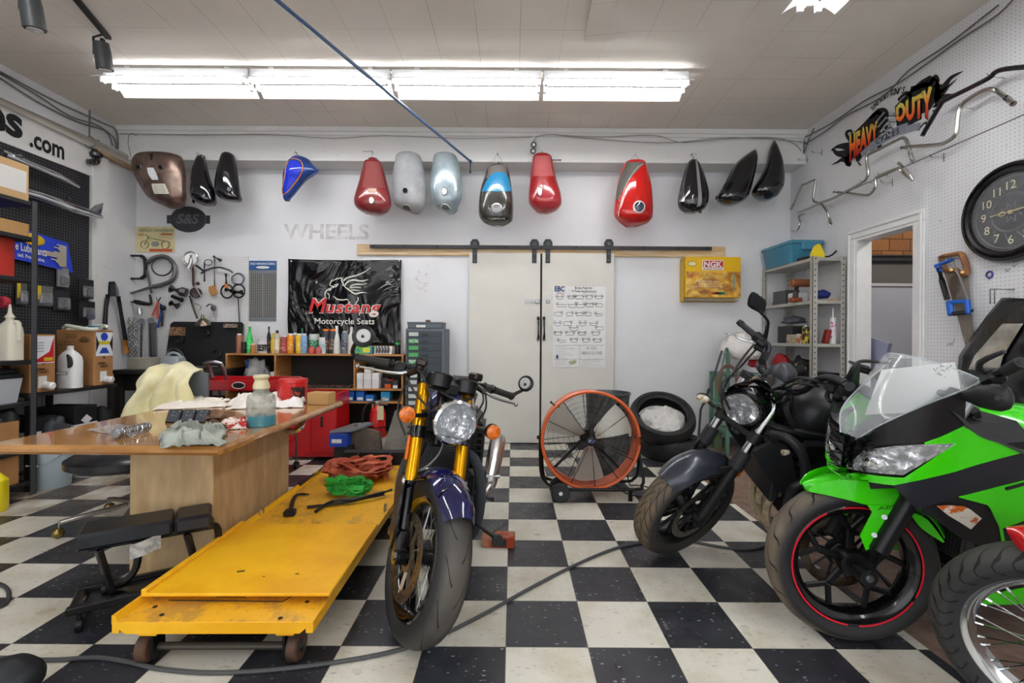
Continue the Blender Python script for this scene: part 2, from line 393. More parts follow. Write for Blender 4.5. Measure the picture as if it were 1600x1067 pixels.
# ================================================================ ceiling lights
EM=mat('ffffff',.5,em=13,name='tube_glow'); REFL=mat('f4f4f4',.3,spec=.6); GRYP=mat('c9cacd',.4)
ZF=H+2.0
def fixture(loc,rz,lab,L=1.27,grp='fluorescent fixtures'):
    e=E('fluorescent_light',lab,'ceiling light',loc,rz,grp)
    b=B(); b.box(-L/2,L/2,-.04,.04,.05,.135,bev=.006); b.build('housing',GRYP,e)
    for s in(-1,1):
        b=B(); b.grid(lambda u,v:(lerp(-L/2+.01,L/2-.01,u),s*(.058+.107*v),.05-.055*v**1.6),1,6,th=.002); b.build('reflector',REFL,e)
    for s in(-1,1):
        b=B(); b.cyl((-L/2+.035,s*.055,.022),(L/2-.035,s*.055,.022),.0165,10); t=b.build('tube',EM,e)
        for k in(-1,1):
            b=B(); b.box(k*(L/2-.02)-.012,k*(L/2-.02)+.012,s*.055-.018,s*.055+.018,0,.06,bev=.003); b.build('socket',WHT,e)
    for k in(-.4,.4):
        b=B(); b.box(k-.02,k+.02,-.02,.02,.13,ZC-loc[2],0); b.build('mounting_strap',GRYP,e)
    return e
ZL=ZF+.0; YL=3.79
xs=[at(x,140,YL).x for x in(165,392,612,847,1076)]
lb=['leftmost fixture','second fixture from the left','third fixture from the left','rightmost fixture']
for i in range(4):
    L=xs[i+1]-xs[i]-.015; fixture(((xs[i]+xs[i+1])/2,YL,ZL),0,'white twin tube fluorescent light, '+lb[i]+' of the row along the ceiling',L)
fixture((1.80,2.9-.64,ZL),rad(90),'white twin tube fluorescent light at the top right running towards the viewer',1.27)
for y,l in((.95,'nearest'),(-.4,'middle'),(-1.75,'farthest')): fixture((1.80,y,ZL),rad(90),'white twin tube fluorescent light overhead behind the viewer, right row, '+l)  # out of view, added to light the scene from the front
for y,l in((1.2,'nearest'),(-.15,'middle'),(-1.5,'farthest')): fixture((-2.3,y,ZL),rad(90),'white twin tube fluorescent light overhead behind the viewer, left row, '+l)  # matching row, also unseen and added for its frontal light
# unseen bulb added to brighten the far room
e=E('bulb_lamp','round white bulb on the ceiling of the far room','lamp',(3.9,3.5,2.6)); b=B(); b.sph((0,0,0),.06,12,8); b.build('bulb',mat('fffaf0',.5,em=120,name='bulb_glow'),e); b=B(); b.cyl((0,0,.05),(0,0,.15),.05,12); b.build('holder',WHT,e)
# ================================================================ sliding doors on the back wall
DOORW=mat('d6d4cc',.5,var=.04,vs=2); YD=5.07
def door(n,x0,x1):
    a=at(x0,395,YD);c=at(x1,692,YD)
    b=B(); b.box(a.x,c.x,YD,YD+.038,c.z,a.z,bev=.002); return st(b,n,DOORW),a,c
d1,a1,c1=door('door_1',733,842.5); d2,a2,c2=door('door_2',847.5,958)
b=B(); b.box(c1.x+.001,a2.x-.001,YD+.02,YD+.034,c1.z,a1.z); st(b,'trim_door_gap',mat('2a2320',.8))
def hanger(px,par):
    p=at(px,386,YD); z0=at(px,411,YD).z; z1=at(px,374,YD).z; x=p.x
    b=B(); b.box(x-.024,x+.024,YD-.012,YD-.001,z0,z1-.03,bev=.003); b.cyl((x,YD-.02,z1-.05),(x,YD-.002,z1-.05),.05,20,bev=.003)
    b.box(x-.03,x+.03,YD-.018,YD-.001,z1-.03,z1+.0,bev=.004)
    for z in (z0+.03,z0+.1): b.cyl((x,YD-.017,z),(x,YD-.01,z),.011,8,m=1)
    b.cyl((x,YD-.027,z1-.05),(x,YD-.018,z1-.05),.02,10,m=1)
    return b.build('hanger',[mat('3a3b3e',.5,.3),mat('55565a',.35,.6)],par)
for px,pr in((742,d1),(835,d1),(856,d2),(951,d2)): hanger(px,pr)
for px,pr in((841,d1),(850,d2)):
    a=at(px,496,YD);c=at(px,530,YD)
    b=B(); b.tube([a+V((0,-.005,0)),a+V((0,-.02,-.02)),a+V((0,-.045,-.06)),c+V((0,-.045,.06)),c+V((0,-.02,.02)),c+V((0,-.005,0))],[.011,.014,.009,.009,.014,.011],8,k=3)
    for q_ in(a,c): b.cyl(q_+V((0,-.008,-.005)),q_+V((0,0,-.005)),.017,10)
    b.build('handle',GLB,pr)
b=B(); a=at(843,471,YD); b.box(a.x-.15,a.x,YD-.006,YD-.001,a.z-.014,a.z+.014,bev=.002); b.box(a.x-.045,a.x+.0,YD-.02,YD-.001,a.z-.02,a.z+.02,bev=.003); b.cyl((a.x-.14,YD-.008,a.z),(a.x-.14,YD,a.z),.024,12); b.build('latch',STL,d1)
b=B(); a=at(856,471,YD); b.box(a.x-.02,a.x+.02,YD-.014,YD-.001,a.z-.018,a.z+.018,bev=.004); b.build('latch_keeper',STL,d2)
PINE=mat('d9c3a0',.6,c2='c9a777',vs=3,stretch=(1,6,14),var=.08)
b=B(); a=at(558,384.5,5.1);c=at(1133,402,5.1); b.box(a.x,c.x,YB-.028,YB,c.z,a.z+.02,bev=.002); b.box(a.x,a.x+.01,YB-.03,YB,c.z,a.z); st(b,'trim_header_board',PINE)
a=at(578,385,5.06);c=at(1112,385,5.06)
e=E('sliding_door_track','dark flat steel track of the sliding doors on the pine board','door track',((a.x+c.x)/2,5.055,a.z))
b=B(); b.box(a.x-e.location.x,c.x-e.location.x,-.004,.004,-.019,.019,bev=.002); b.build('rail',mat('3d3e42',.45,.5),e)
for px in(586,631,684,790,846,900,972,1005,1059,1104):
    x=at(px,385,5.06).x-e.location.x; b=B(); b.cyl((x,-.013,0),(x,.014,0),.011,8); b.build('bolt',mat('232326',.4,.6),e)
# two floor sockets of the strip under the doors
# ---------------------------------------------------------------- writing painted on the wall
b=B(); a=at(443,372.5,YB); b.text('WHEELS',a,(1,0,0),(0,0,1),.155,th=.002,bold=.028,fit=at(577,372,YB).x-a.x); one(b,'painted_lettering',mat('b9b9b7',.6,c2='d8d8da',vs=9,ns=(.4,.6)),'worn grey word WHEELS on the white back wall','lettering')
# ================================================================ fuel tanks
class Tank:
    def __init__(s,rows,dep=.2,yb=4.835,Yc=4.74,name='fuel_tank'):
        """rows: (py, left px, right px[, depth share])"""
        s.Y=Yc;s.yb=yb; R=[]
        for r in rows:
            a=at(r[1],r[0],Yc);c=at(r[2],r[0],Yc); k=r[3] if len(r)>3 else None
            R.append([(a.z+c.z)/2,a.x,c.x,k])
        wm=max(r[2]-r[1] for r in R)
        for r in R:
            if r[3] is None: r[3]=dep*min(1,max(.12,((r[2]-r[1])/wm)**.6))
            else: r[3]*=dep
        s.c=[]
        pts=[V((r[0],r[1],r[2])) for r in R]; dd=[V((r[3],0,0)) for r in R]
        P=cr(pts,5);D=cr(dd,5); s.c=[(p.x,p.y,p.z,d.x) for p,d in zip(P,D)]
        b=B(); rings=[]
        n=28
        for z,x0,x1,d in s.c:
            rg=[]
            for j in range(n):
                t=2*pi*j/n; c_=cos(t);s_=sin(t); cx=(x0+x1)/2;w_=(x1-x0)/2
                c2=math.copysign(abs(c_)**.85,c_); y=-d*.4-(d*.6*s_ if s_>0 else d*.4*s_*.9)
                rg.append(V((cx+w_*c2,s.yb+y,z)))
            rings.append(rg)
        b.loft(rings); s.b=b
    def pt(s,px,py,off=.002):
        q=at(px,py,s.Y)
        for it in range(3):
            z=q.z; C=s.c; k=min(range(len(C)),key=lambda i:abs(C[i][0]-z)); z_,x0,x1,d=C[k]
            if 0<k<len(C)-1:
                o=C[k+1] if (z-C[k][0])*(C[k+1][0]-C[k][0])>0 else C[k-1]; t=(z-C[k][0])/(o[0]-C[k][0]) if abs(o[0]-C[k][0])>1e-6 else 0
                z_,x0,x1,d=[lerp(a_,b_,max(0,min(1,t))) for a_,b_ in zip(C[k],o)]
            c2=max(-1,min(1,(q.x-(x0+x1)/2)/((x1-x0)/2+1e-6))); c_=abs(c2)**(1/.85); s_=max(0,1-c_*c_)**.5
            y=s.yb-d*.4-d*.6*s_; q=at(px,py,y)
        q.y-=off; return q
    def patch(s,rows,name,m,par,off=.002,nu=10,k=4):
        P=cr([V((r[0],r[1],r[2])) for r in rows],k); b=B()
        b.loft([[s.pt(lerp(p.y,p.z,i/nu),p.x,off)-par.location for i in range(nu+1)] for p in P],closed=False,cap=False)
        return b.build(name,m,par,rec=False)
    def line(s,pts,r,name,m,par,k=3,closed=False):
        b=B(); P=cr([V((x,y,0)) for x,y in pts],k,closed); b.tube([s.pt(p.x,p.y,.001)-par.location for p in P],r,6,closed=closed,flat=1); return b.build(name,m,par)
def tank(rows,m,label,dep=.2,group='fuel tanks hung along the wall',**k):
    T_=Tank(rows,dep,**k); z=min(q.z for q in T_.b.v); x=sum(q.x for q in T_.b.v)/len(T_.b.v)
    e=E('fuel_tank',label,'fuel tank',(x,T_.yb,z),0,group)
    for q_ in T_.b.v: q_-=e.location
    T_.b.build('shell',m,e,ang=60); T_.e=e; return T_
def cap(T_,px,py,r,m,name='fuel_cap',sq=1,h=.018,inner=None):
    p=T_.pt(px,py,-.004)-T_.e.location; b=B(); b.lathe([(r,0),(r,h*.6),(r*.8,h),(0,h)],p,(0,-1,-.12),18,0 if not inner else [0,0,1],sq=sq); return b.build(name,[m]+([inner] if inner else []),T_.e)
def wire(T_,pts,Y=4.8,r=.0022):
    b=B(); b.tube([at(x,y,Y)-T_.e.location for x,y in pts],r,5); q_=max((at(x,y,Y) for x,y in pts),key=lambda v:v.z); b.tube([q_-T_.e.location,V((q_.x,4.862,q_.z))-T_.e.location],.003,5); b.build('hanging_wire',mat('4c4a48',.5,.5),T_.e)
# bare metal twin lobe tank
BR=N('bare_metal'); p=BR.obj(); BR.link(BR.mix(BR.ramp(BR.noise(7,5,p,1.),.35,.65),srgb('8d7a70'),srgb('6a5148')),'Base Color'); BR.b.inputs['Metallic'].default_value=.75; BR.b.inputs['Roughness'].default_value=.32; BRM=BR.m
T_=tank([(238.5,228,266),(242,213,279),(250,207,284),(262,206,287),(275,210,288),(290,218,288),(305,227,288),(313,236,286),(319,249,283),(323,258,274)],BRM,'bare brown metal fuel tank with two filler holes and a paper note',.2)
for x in(217.5,252): cap(T_,x,261,.026,mat('8a7b74',.35,.8),'filler_neck',inner=mat('0a0a0a',.9))
T_.patch([(237.5,232,240),(243,234,239),(250,235,238)],'lobe_groove',mat('3a2d28',.5,.5),T_.e,.001,4)
T_.patch([(262,230,240),(272,232,245),(281,238,248)],'slot',mat('d9dce0',.5),T_.e,.003,4)
T_.patch([(287,237,258),(296,239,262),(303,242,265)],'paper_note',mat('d8d2c2',.8),T_.e,.003,6)
b=B()
for i in range(5): b.tube([T_.pt(240+i*.7,290+i*2.6,.005)-T_.e.location,T_.pt(256+i*.9,290+i*2.7,.005)-T_.e.location],.0016,4)
b.build('note_writing',mat('55524c',.8),T_.e)
b=B(); b.bar(at(266,318,4.8)-T_.e.location,at(270,324,4.8)-T_.e.location,.02,.006); b.build('mounting_tab',BRM,T_.e)
wire(T_,[(206,208),(201,212),(200,225),(205,247)])
TB=mat('0a0b12',.08,coat=1,var=.1)
T_=tank([(240.5,303,311),(248,301,316),(262,298,320),(280,296,326),(295,296,333),(308,298,335),(315,304,335),(319,314,330)],TB,'narrow glossy black half tank beside the bare metal tank',.17); b=B(); b.cyl(at(317,243,4.8)-T_.e.location,at(316,251,4.8)-T_.e.location,.022,12); b.build('petcock_boss',TB,T_.e); wire(T_,[(307,238),(307,242)])
b=B(); b.tube([at(302,312,4.78)-T_.e.location,at(303,317,4.77)-T_.e.location],.012,8); b.build('mounting_tab',TB,T_.e)
T_=tank([(236.5,345,358),(242,342,362),(262,338,367),(285,335,371),(300,336,373),(309,342,375),(313,350,372)],TB,'glossy black half tank with round filler, paired beside its narrower mate',.17); cap(T_,359,296,.026,mat('15161c',.15,.5),'filler_neck',inner=mat('b9bcc4',.2,.9)); b=B(); b.tube([at(374,306,4.78)-T_.e.location,at(377,312,4.77)-T_.e.location],.01,8); b.build('mounting_tab',TB,T_.e)
T_=tank([(239.5,456,467),(246,450,480),(255,446,488),(265,442,495),(272,440,489),(280,439,476),(290,438,466),(300,438,457),(307,438,450),(311,440,447)],mat('20438c',.15,coat=1,c2='16306e',vs=6),'small blue teardrop tank with orange flame outline',.16)
T_.patch([(251,452,463),(258,448,470),(266,447,470),(275,446,466),(285,444,459),(295,443,453),(302,442,447)],'blue_panel',mat('1f36c8',.1,coat=1),T_.e)
T_.line([(452,249),(462,248),(471,253),(473,264),(468,276),(460,287),(452,297),(443,304),(441,298),(443,285),(446,268),(448,256)],.0042,'orange_pinstripe',mat('d9772e',.35,c2='f0a050',vs=40),T_.e,3,True)
b=B(); b.tube([at(489,265,4.77)-T_.e.location,at(497,266,4.77)-T_.e.location],.018,8); b.build('mounting_lug',mat('20438c',.15,coat=1),T_.e); wire(T_,[(459,241),(461,237),(464,241)])
RD=lambda a='7e1418',c='9a2a28':mat(a,.2,coat=.8,c2=c,vs=2.5)
T_=tank([(246,573,589),(250,572,592),(252,567,595),(262,565,598),(285,560,604),(303,555,609),(315,553,611),(324,556,610),(331,565,604),(334.5,578,594)],RD('7a1c20','8a3436'),'long dusty maroon tank with silver cap, hung by one wire',.22); cap(T_,581,313,.028,CHR,sq=1.35)
T_.patch([(252,568,595),(262,566,597),(280,562,603),(293,559,606)],'dust_film',mat('85413f',.8),T_.e,.001); T_.patch([(294.5,575,588),(300.5,575,588)],'sticker',mat('c0a08c',.6),T_.e,.003); wire(T_,[(567,237),(581,236),(581,247)])
b=B(); b.bar(at(572,334,4.76)-T_.e.location,at(596,334,4.76)-T_.e.location,.006,.006); b.build('mounting_bar',BLK,T_.e)
GY=mat('8f9194',.55,c2='a3a5a6',vs=4,var=.08)
T_=tank([(239.5,622,652),(243,618,656),(255,616,660),(275,613,664),(295,613,667),(312,614,666),(322,620,662),(329,636,656),(331.5,644,652)],GY,'primer grey tank with an open filler hole',.21); cap(T_,633.5,297.5,.03,mat('b5b6b8',.4,.4),'filler_neck',inner=mat('050505',.9)); T_.patch([(321,630,638),(325,629,641),(329,633,643)],'tunnel_notch',mat('5b5c55',.7),T_.e); T_.line([(628,326),(630,321),(634,320),(639,322),(643,328),(648,331)],.003,'notch_rim',mat('a9aa9c',.5),T_.e)
T_=tank([(239.5,681,708),(243,677,713),(255,675,717),(275,672,721),(295,671,722),(312,674,721),(322,680,716),(328,690,714),(331.5,698,708)],mat('a3b2b8',.25,.35,coat=.6,c2='8b9ca3',vs=5),'silver blue tank with chrome cap and thin side lines',.2); cap(T_,694.5,299,.03,CHR,sq=1.4); T_.patch([(320,691,699),(324,690,702),(328,694,704)],'tunnel_notch',mat('5e6664',.7),T_.e); T_.line([(689,325),(691,320),(695,319),(700,321),(704,327)],.003,'notch_rim',mat('c9c6b0',.4),T_.e)
for pts in([(682,280),(680,300),(677,318)],[(707,280),(709,300),(714,318)],[(705,300),(710,322)]): T_.line(pts,.0014,'pinstripe',mat('8b6f8a',.4),T_.e)
T_=tank([(257,766,790),(262,761,794),(275,757,797),(295,751,800),(315,748,802),(335,748,802),(345,753,800),(350,762,792),(352,770,785)],mat('3c3833',.22,coat=.8,c2='2c2926',vs=3),'dark olive tank with a bright blue arch and round silver cap',.22)
T_.patch([(257,768,788),(265,762,793),(273,758,796),(279,757,797)],'grey_band',mat('6d6762',.6),T_.e,.0015); T_.patch([(269,774,786),(274,767,792),(280,762,795),(289,757,797),(296,754,799),(298,753,799),(299,753,799)],'blue_arch',mat('1f86b8',.2,coat=.8,c2='3aa0cc',vs=3),T_.e,.004,14); cap(T_,776,326,.056,STL,h=.014,inner=mat('8f8f90',.3,.9)); T_.patch([(340.5,762,789),(343,762,789)],'faded_lettering',mat('aaa79f',.6,c2='3c3833',vs=60,ns=(.45,.55)),T_.e,.003)
b=B(); b.tube([at(775,259,4.8)-T_.e.location,at(779,253,4.8)-T_.e.location,at(783,259,4.8)-T_.e.location],.006,6); b.build('mounting_tab',BLK,T_.e); wire(T_,[(765,262),(777,239),(788,258)])
T_=tank([(241,834,860),(245,832,863),(260,830,866),(280,828,870),(300,826,876),(315,826,878),(322,830,876),(328,836,870),(332,841,861)],RD('96141a','a83238'),'mid red tank with a long silver flip cap on its left',.21); cap(T_,843.5,299,.026,CHR,sq=1.9); T_.patch([(243,834,862),(258,832,864),(275,830,868)],'dust_film',mat('a84f50',.7),T_.e,.001); wire(T_,[(843,242),(847,236),(850,242)])
b=B(); b.tube([at(863,250,4.8)-T_.e.location,at(877,250,4.79)-T_.e.location],.006,8); b.build('hanging_peg',BLK,T_.e)
T_=tank([(252,978,1009),(256,975,1011),(270,970,1014),(290,964,1018),(315,960,1020),(335,959,1020),(343,964,1018),(350,973,1010),(353.5,980,996)],mat('c81410',.12,coat=1,c2='b40e0c',vs=2),'bright red tank with grey shoulder and wide ringed filler',.23)
T_.patch([(253,979,1008),(262,976,1000),(275,970,988),(288,966,979),(300,963,972),(312,962,966)],'grey_shoulder',mat('5e5e58',.4,coat=.3),T_.e,.002,10); T_.line([(1006,256),(996,262),(983,280),(974,300),(969,320),(966,338)],.0028,'white_pinstripe',mat('e8d8d0',.3),T_.e); T_.line([(971,298),(966,318),(964,335)],.0045,'side_lettering',mat('c9b2aa',.4,c2='a02020',vs=90,ns=(.45,.55)),T_.e); cap(T_,998.5,323,.06,mat('dcdcdc',.3,.3),h=.012,inner=mat('142238',.1,coat=1)); wire(T_,[(984,251),(993,241),(1000,251)]); T_.line([(1006,270),(1009,300),(1010,340)],.0015,'crease_line',mat('8a0d0d',.3),T_.e)
T_=tank([(246.5,1081,1090),(252,1077,1095),(265,1072,1100),(280,1067,1104),(300,1062,1108),(315,1060,1107),(325,1063,1103),(331,1072,1095)],TB,'black teardrop tank with a silver centre stripe',.19); T_.patch([(248,1086.5,1089),(265,1088,1092),(285,1089.5,1094.5),(305,1091,1096.5),(318,1090,1096),(323,1088,1093)],'silver_stripe',mat('a9a7a8',.3,.5),T_.e,.002,3); wire(T_,[(1079,240),(1084,247),(1089,241),(1082,240),(1083,250)])
T_.patch([(270,1069,1072),(295,1063,1069),(315,1061,1070)],'silver_side_panel',mat('8f9299',.2,.8),T_.e,.002,3)
b=B()
for x,y in((1091,327),(1097,323),(1094,331)): b.cyl(at(x,y,4.76)-T_.e.location,at(x,y,4.70)-T_.e.location,.016,10)
b.bar(at(1086,326,4.73)-T_.e.location,at(1100,324,4.73)-T_.e.location,.03,.01); b.build('mounting_bracket',BLK,T_.e)
T_=tank([(228,1185,1187),(235,1174,1186.5),(245,1161,1186),(256,1150,1184),(270,1142,1181),(285,1134,1177),(297,1127,1173),(307,1121,1169),(314,1123,1163),(319,1134,1152)],TB,'black horn shaped half tank with round badge, left of the two horns',.19)
p=T_.pt(1139,293,-.004)-T_.e.location; b=B()
for r in(.052,.034,.018): b.tube([p+V((cos(t)*r,-.012+.001*0,sin(t)*r)) for t in [2*pi*i/20 for i in range(20)]],.005,5,closed=True)
b.build('round_badge',mat('2b3038',.2,.8),T_.e); b=B(); b.tube([at(1127,305,4.78)-T_.e.location,at(1119,307,4.77)-T_.e.location,at(1119,312,4.77)-T_.e.location],.008,6,k=2); b.build('mounting_tab',TB,T_.e)
T_=tank([(215,1215,1217),(225,1209,1219),(237,1205,1222),(250,1202,1225),(263,1197,1226),(277,1189,1226),(290,1180,1224),(300,1176,1219),(307,1181,1214),(311.5,1192,1206)],TB,'tall pointed black horn tank nearest the right corner',.2)
# ================================================================ banner
VB=N('vinyl'); p=VB.obj(); VB.b.inputs['Base Color'].default_value=srgb('141316'); VB.b.inputs['Roughness'].default_value=.16
VB.bump(VB.noise(1.5,3,VB.scale(p,(1.5,1,1)),.8,rough=.55),1.,.22)
a=at(452,405,5.1);c=at(627,540,5.1); YBN=5.075
def wav(x,z):
    u=(x-a.x)/(c.x-a.x); v=(a.z-z)/(a.z-c.z)
    return .012*sin(u*9+v*5)*sin(v*4+1)+.010*sin(u*17-v*11)*v*(1-u*.3)+.012*sin((u+v)*14)*max(0,u-.55)*2
e=E('banner','black vinyl banner with winged horse and red Mustang lettering behind the bottles','banner',((a.x+c.x)/2,YBN,c.z)); L=e.location
b=B(); b.grid(lambda u,v:(lerp(a.x,c.x,u)-L.x,wav(lerp(a.x,c.x,u),lerp(a.z,c.z,v))-.0,lerp(a.z,c.z,v)-L.z-.012*sin(pi*u)*(1-v)),40,30,th=.002); b.build('sheet',VB.m,e,ang=180)
def bp(cx_,cy_): return at(430+cx_/4.447,380+cy_/4.447,5.06)
def flat(b,pts,w0,k=3,Y=None,m=0,un=V((0,-1,0))):
    """flat painted stroke lying on a surface whose normal is un"""
    P=cr(pts,k) if k else [V(q) for q in pts]; n=len(P); w_=w0 if isinstance(w0,list) else [w0]*len(pts)
    ww=[w_[min(int(i/max(k,1)),len(w_)-1)]*(1-(i/max(k,1)%1))+w_[min(int(i/max(k,1))+1,len(w_)-1)]*(i/max(k,1)%1) for i in range(n)]
    L_=[];R_=[]
    for i in range(n):
        d=(P[min(i+1,n-1)]-P[max(i-1,0)]).normalized(); s_=d.cross(un).normalized(); L_.append(P[i]+s_*ww[i]/2); R_.append(P[i]-s_*ww[i]/2)
    b.add(L_+R_,[(i,i+1,n+i+1,n+i) for i in range(n-1)],m)
b=B()
hs=[([(378,292),(385,272),(400,255),(432,246),(466,240)],[.006,.01,.012,.01,.006]),([(380,290),(392,298),(408,300),(428,296),(438,282),(420,290),(410,288)],.008),([(466,240),(462,262),(474,280),(470,296)],.01),
([(474,262),(500,240),(560,225),(620,200),(662,168)],[.014,.012,.012,.008,.003]),([(480,300),(500,272),(540,255),(600,262),(648,252)],[.01,.012,.014,.012,.004]),([(484,302),(520,330),(556,352),(600,342),(640,346)],[.006,.012,.014,.01,.003]),
([(520,300),(560,285),(610,286),(640,280)],[.01,.012,.008,.003]),([(515,312),(560,305),(600,310)],[.008,.01,.003]),([(520,326),(556,325),(590,332)],[.008,.01,.003]),
([(430,300),(400,308),(366,322),(346,348),(350,382),(345,395)],[.008,.008,.01,.01,.01,.004]),([(372,330),(390,320)],.008),([(362,345),(376,362),(372,388)],.007),([(405,368),(430,388),(470,394),(500,390),(512,412)],[.004,.012,.01,.008,.004]),
([(574,376),(576,396),(562,412),(566,440),(580,470)],[.01,.008,.01,.006,.006]),([(600,440),(620,440),(640,450)],.007),([(585,470),(582,500)],.008)]
for pts,w_ in hs: flat(b,[bp(*q)-L for q in pts],w_*1.35 if not isinstance(w_,list) else [i*1.35 for i in w_])
b.build('winged_horse',mat('cfcfc4',.4),e,rec=False)
BW=mat('dcdad2',.45)
for dx,dz,m_,bo,nm,th in((0,0,BW,.055,'lettering_outline',.0),(0,0,mat('cf2a2c',.4),.018,'red_lettering',.004)):
    b=B(); o_=bp(232,480)-L; 
    b.text('M',o_,(1,0,0),(0,0,1),.148,th=th,bold=bo,shear=.25,fit=.2); b.text('ustang',bp(352,480)-L,(1,0,0),(0,0,1),.12,th=th,bold=bo,shear=.2,fit=(bp(735,480)-bp(352,480)).x,sp=1.12); b.build(nm,m_,e,rec=False)
b=B(); b.text('Motorcycle Seats',bp(275,560)-L,(1,0,0),(0,0,1),.062,bold=.012,fit=(bp(690,560)-bp(275,560)).x); b.build('white_lettering',BW,e,rec=False)
b=B()
for px,py in((455,408),(624,407),(540,406)): b.cyl(at(px,py,5.07)-L,at(px,py,5.06)-L,.009,10)
b.build('grommets',STL,e)
# ================================================================ spark plug display box
x0=at(1070,402,5.0).x;x1=at(1157,402,5.0).x;z1=at(1110,401.5,5.0).z;z0=at(1110,465,5.0).z;zm=at(1110,424.5,5.0).z
e=E('spark_plug_display','yellow NGK spark plugs wall display box with a wire rack below','display box',((x0+x1)/2,YB,z0-.04)); L=e.location
YEL=mat('e8b800',.35)
b=B(); b.box(x0-L.x,x1-L.x,-.13,-.002,z0-L.z,z1-L.z,bev=.004); b.build('box',YEL,e)
q=N('plug_picture'); p=q.obj(); q.link(q.mix(q.ramp(q.noise(7,5,q.scale(p,(1,1,1.6)),.8),.35,.62),srgb('9a5a1c'),q.mix(q.ramp(q.noise(16,3,p),.4,.6),srgb('e0a428'),srgb('f2cf6a'))),'Base Color'); q.b.inputs['Roughness'].default_value=.3
b=B(); b.box(x0+.01-L.x,x1-.004-L.x,-.134,-.13,z0+.006-L.z,zm-L.z); b.build('picture_panel',q.m,e)
fz=lambda px,py:at(px,py,4.98)-L
b=B(); p=fz(1098,421); b.box(p.x,fz(1131,421).x,-.134,-.13,fz(1098,422).z,fz(1098,406).z); b.build('logo_plate',mat('f0eee8',.4),e)
b=B(); b.box(p.x+.006,fz(1131,421).x-.006,-.136,-.13,fz(1098,417.5).z,fz(1098,407).z); b.build('logo_red',mat('c41c20',.4),e)
b=B(); b.text('NGK',V((p.x+.014,-.137,fz(1098,416.6).z)),(1,0,0),(0,0,1),.055,bold=.035,fit=.195,th=.001); b.text('SPARK PLUGS',V((0,0,0))+V((p.x+.01,-.135,fz(1098,421.4).z)),(1,0,0),(0,0,1),.018,fit=.2,th=.001,bold=.01,m=1); b.build('lettering',[WHT,mat('b01c20',.5)],e,rec=False)
b=B(); b.lathe([(.048,0),(.048,.003),(0,.003)],(fz(1082,412).x,-.13,fz(1082,412).z),(0,-1,0),20,sq=.6); b.build('oval_badge',mat('8a7a30',.4),e); b=B(); b.lathe([(.041,0),(.041,.0045),(0,.0045)],(fz(1082,412).x,-.13,fz(1082,412).z),(0,-1,0),20,sq=.55); b.build('oval_badge_face',mat('e8dca0',.4),e)
b=B()
for i,(t_,x_,w_) in enumerate((('Over 80% of the engines',1088,.25),('world manufacturers',1091,.2),('specify NGK as original equipment',1081,.33))): b.text(t_,V((fz(x_,440).x,-.135,fz(x_,440+i*4).z)),(1,0,0),(0,0,1),.012,fit=w_,th=.001,bold=.008)
b.build('caption',WHT,e,rec=False)
b=B(); px_=fz(1147,440)
b.lathe([(.0,.115),(.012,.115),(.012,.09),(.022,.088),(.02,.03),(.03,.028),(.03,.0),(.022,-.002),(.02,-.05),(.008,-.055),(.006,-.075),(0,-.075)],(px_.x,-.133,px_.z-.02),(0,0,1),12,sq=.3); b.build('spark_plug_picture',mat('8ab4ac',.35,.3,var=.3,vs=60),e)
b=B(); b.lathe([(.024,0),(.024,.0015),(0,.0015)],(fz(1080,431).x,-.134,fz(1080,431).z),(0,-1,0),16); b.build('seal',mat('c88850',.4,c2='c03020',vs=60),e)
b=B(); b.box(fz(1112,459).x,fz(1122,459).x,-.136,-.133,fz(1112,460).z,fz(1112,456).z,m=0); b.box(fz(1122,459).x,fz(1133,459).x,-.136,-.133,fz(1112,460).z,fz(1112,456).z,m=1); b.build('small_labels',[mat('c85028',.4),mat('3a8a70',.4)],e)
b=B()
for i in range(20):
    x=lerp(x0,x1-.03,i/19)-L.x; b.tube([V((x,-.125,z0-L.z)),V((x,-.125,z0-L.z-.038)),V((x,-.01,z0-L.z-.038))],.0022,4)
for y in(-.125,-.07,-.01): b.tube([V((x0-L.x-.01,y,z0-L.z-.038)),V((x1-.02-L.x,y,z0-L.z-.038))],.003,5)
b.box(x0-L.x-.012,x0-L.x-.006,-.12,-.005,z0-L.z-.04,z1-L.z-.01,bev=.002); b.build('wire_rack',mat('c49a10',.4),e)
# ================================================================ brake pad poster on the right sliding door
a=at(864.5,447,5.06);c=at(946,574,5.06); e=E('brake_pad_poster','white EBC brake pad chart poster taped to the sliding door','poster',((a.x+c.x)/2,YD-.003,c.z)); L=e.location
b=B(); b.grid(lambda u,v:(lerp(a.x,c.x,u)-L.x,-.001-.003*sin(u*7)*sin(v*5)**2,lerp(a.z,c.z,v)-L.z),14,14); b.build('sheet',mat('e2e2e0',.5,var=.03),e,rec=False)
pp=lambda cx_,cy_:at(720+cx_/3.478,360+cy_/3.478,5.06)-L+V((0,0,0))
def pq(x,y): p=pp(x,y); return V((p.x,-.0065,p.z))
b=B(); b.text('EBC',pq(510,330),(1,0,0),(0,0,1),.052,bold=.03,fit=.108); b.build('blue_logo',mat('233a78',.5),e,rec=False)
b=B(); b.text('BRAKES',pq(522,344),(1,0,0),(0,0,1),.014,fit=.08); b.build('red_logo',mat('c05048',.5),e,rec=False)
b=B(); b.text('Brake Pads for',pq(620,318),(1,0,0),(0,0,1),.026,fit=.19,bold=.01); b.text('V-Twin Applications',pq(602,336),(1,0,0),(0,0,1),.026,fit=.265,bold=.01); b.build('title',mat('66666a',.6),e,rec=False)
b=B(); R=random.Random(3)
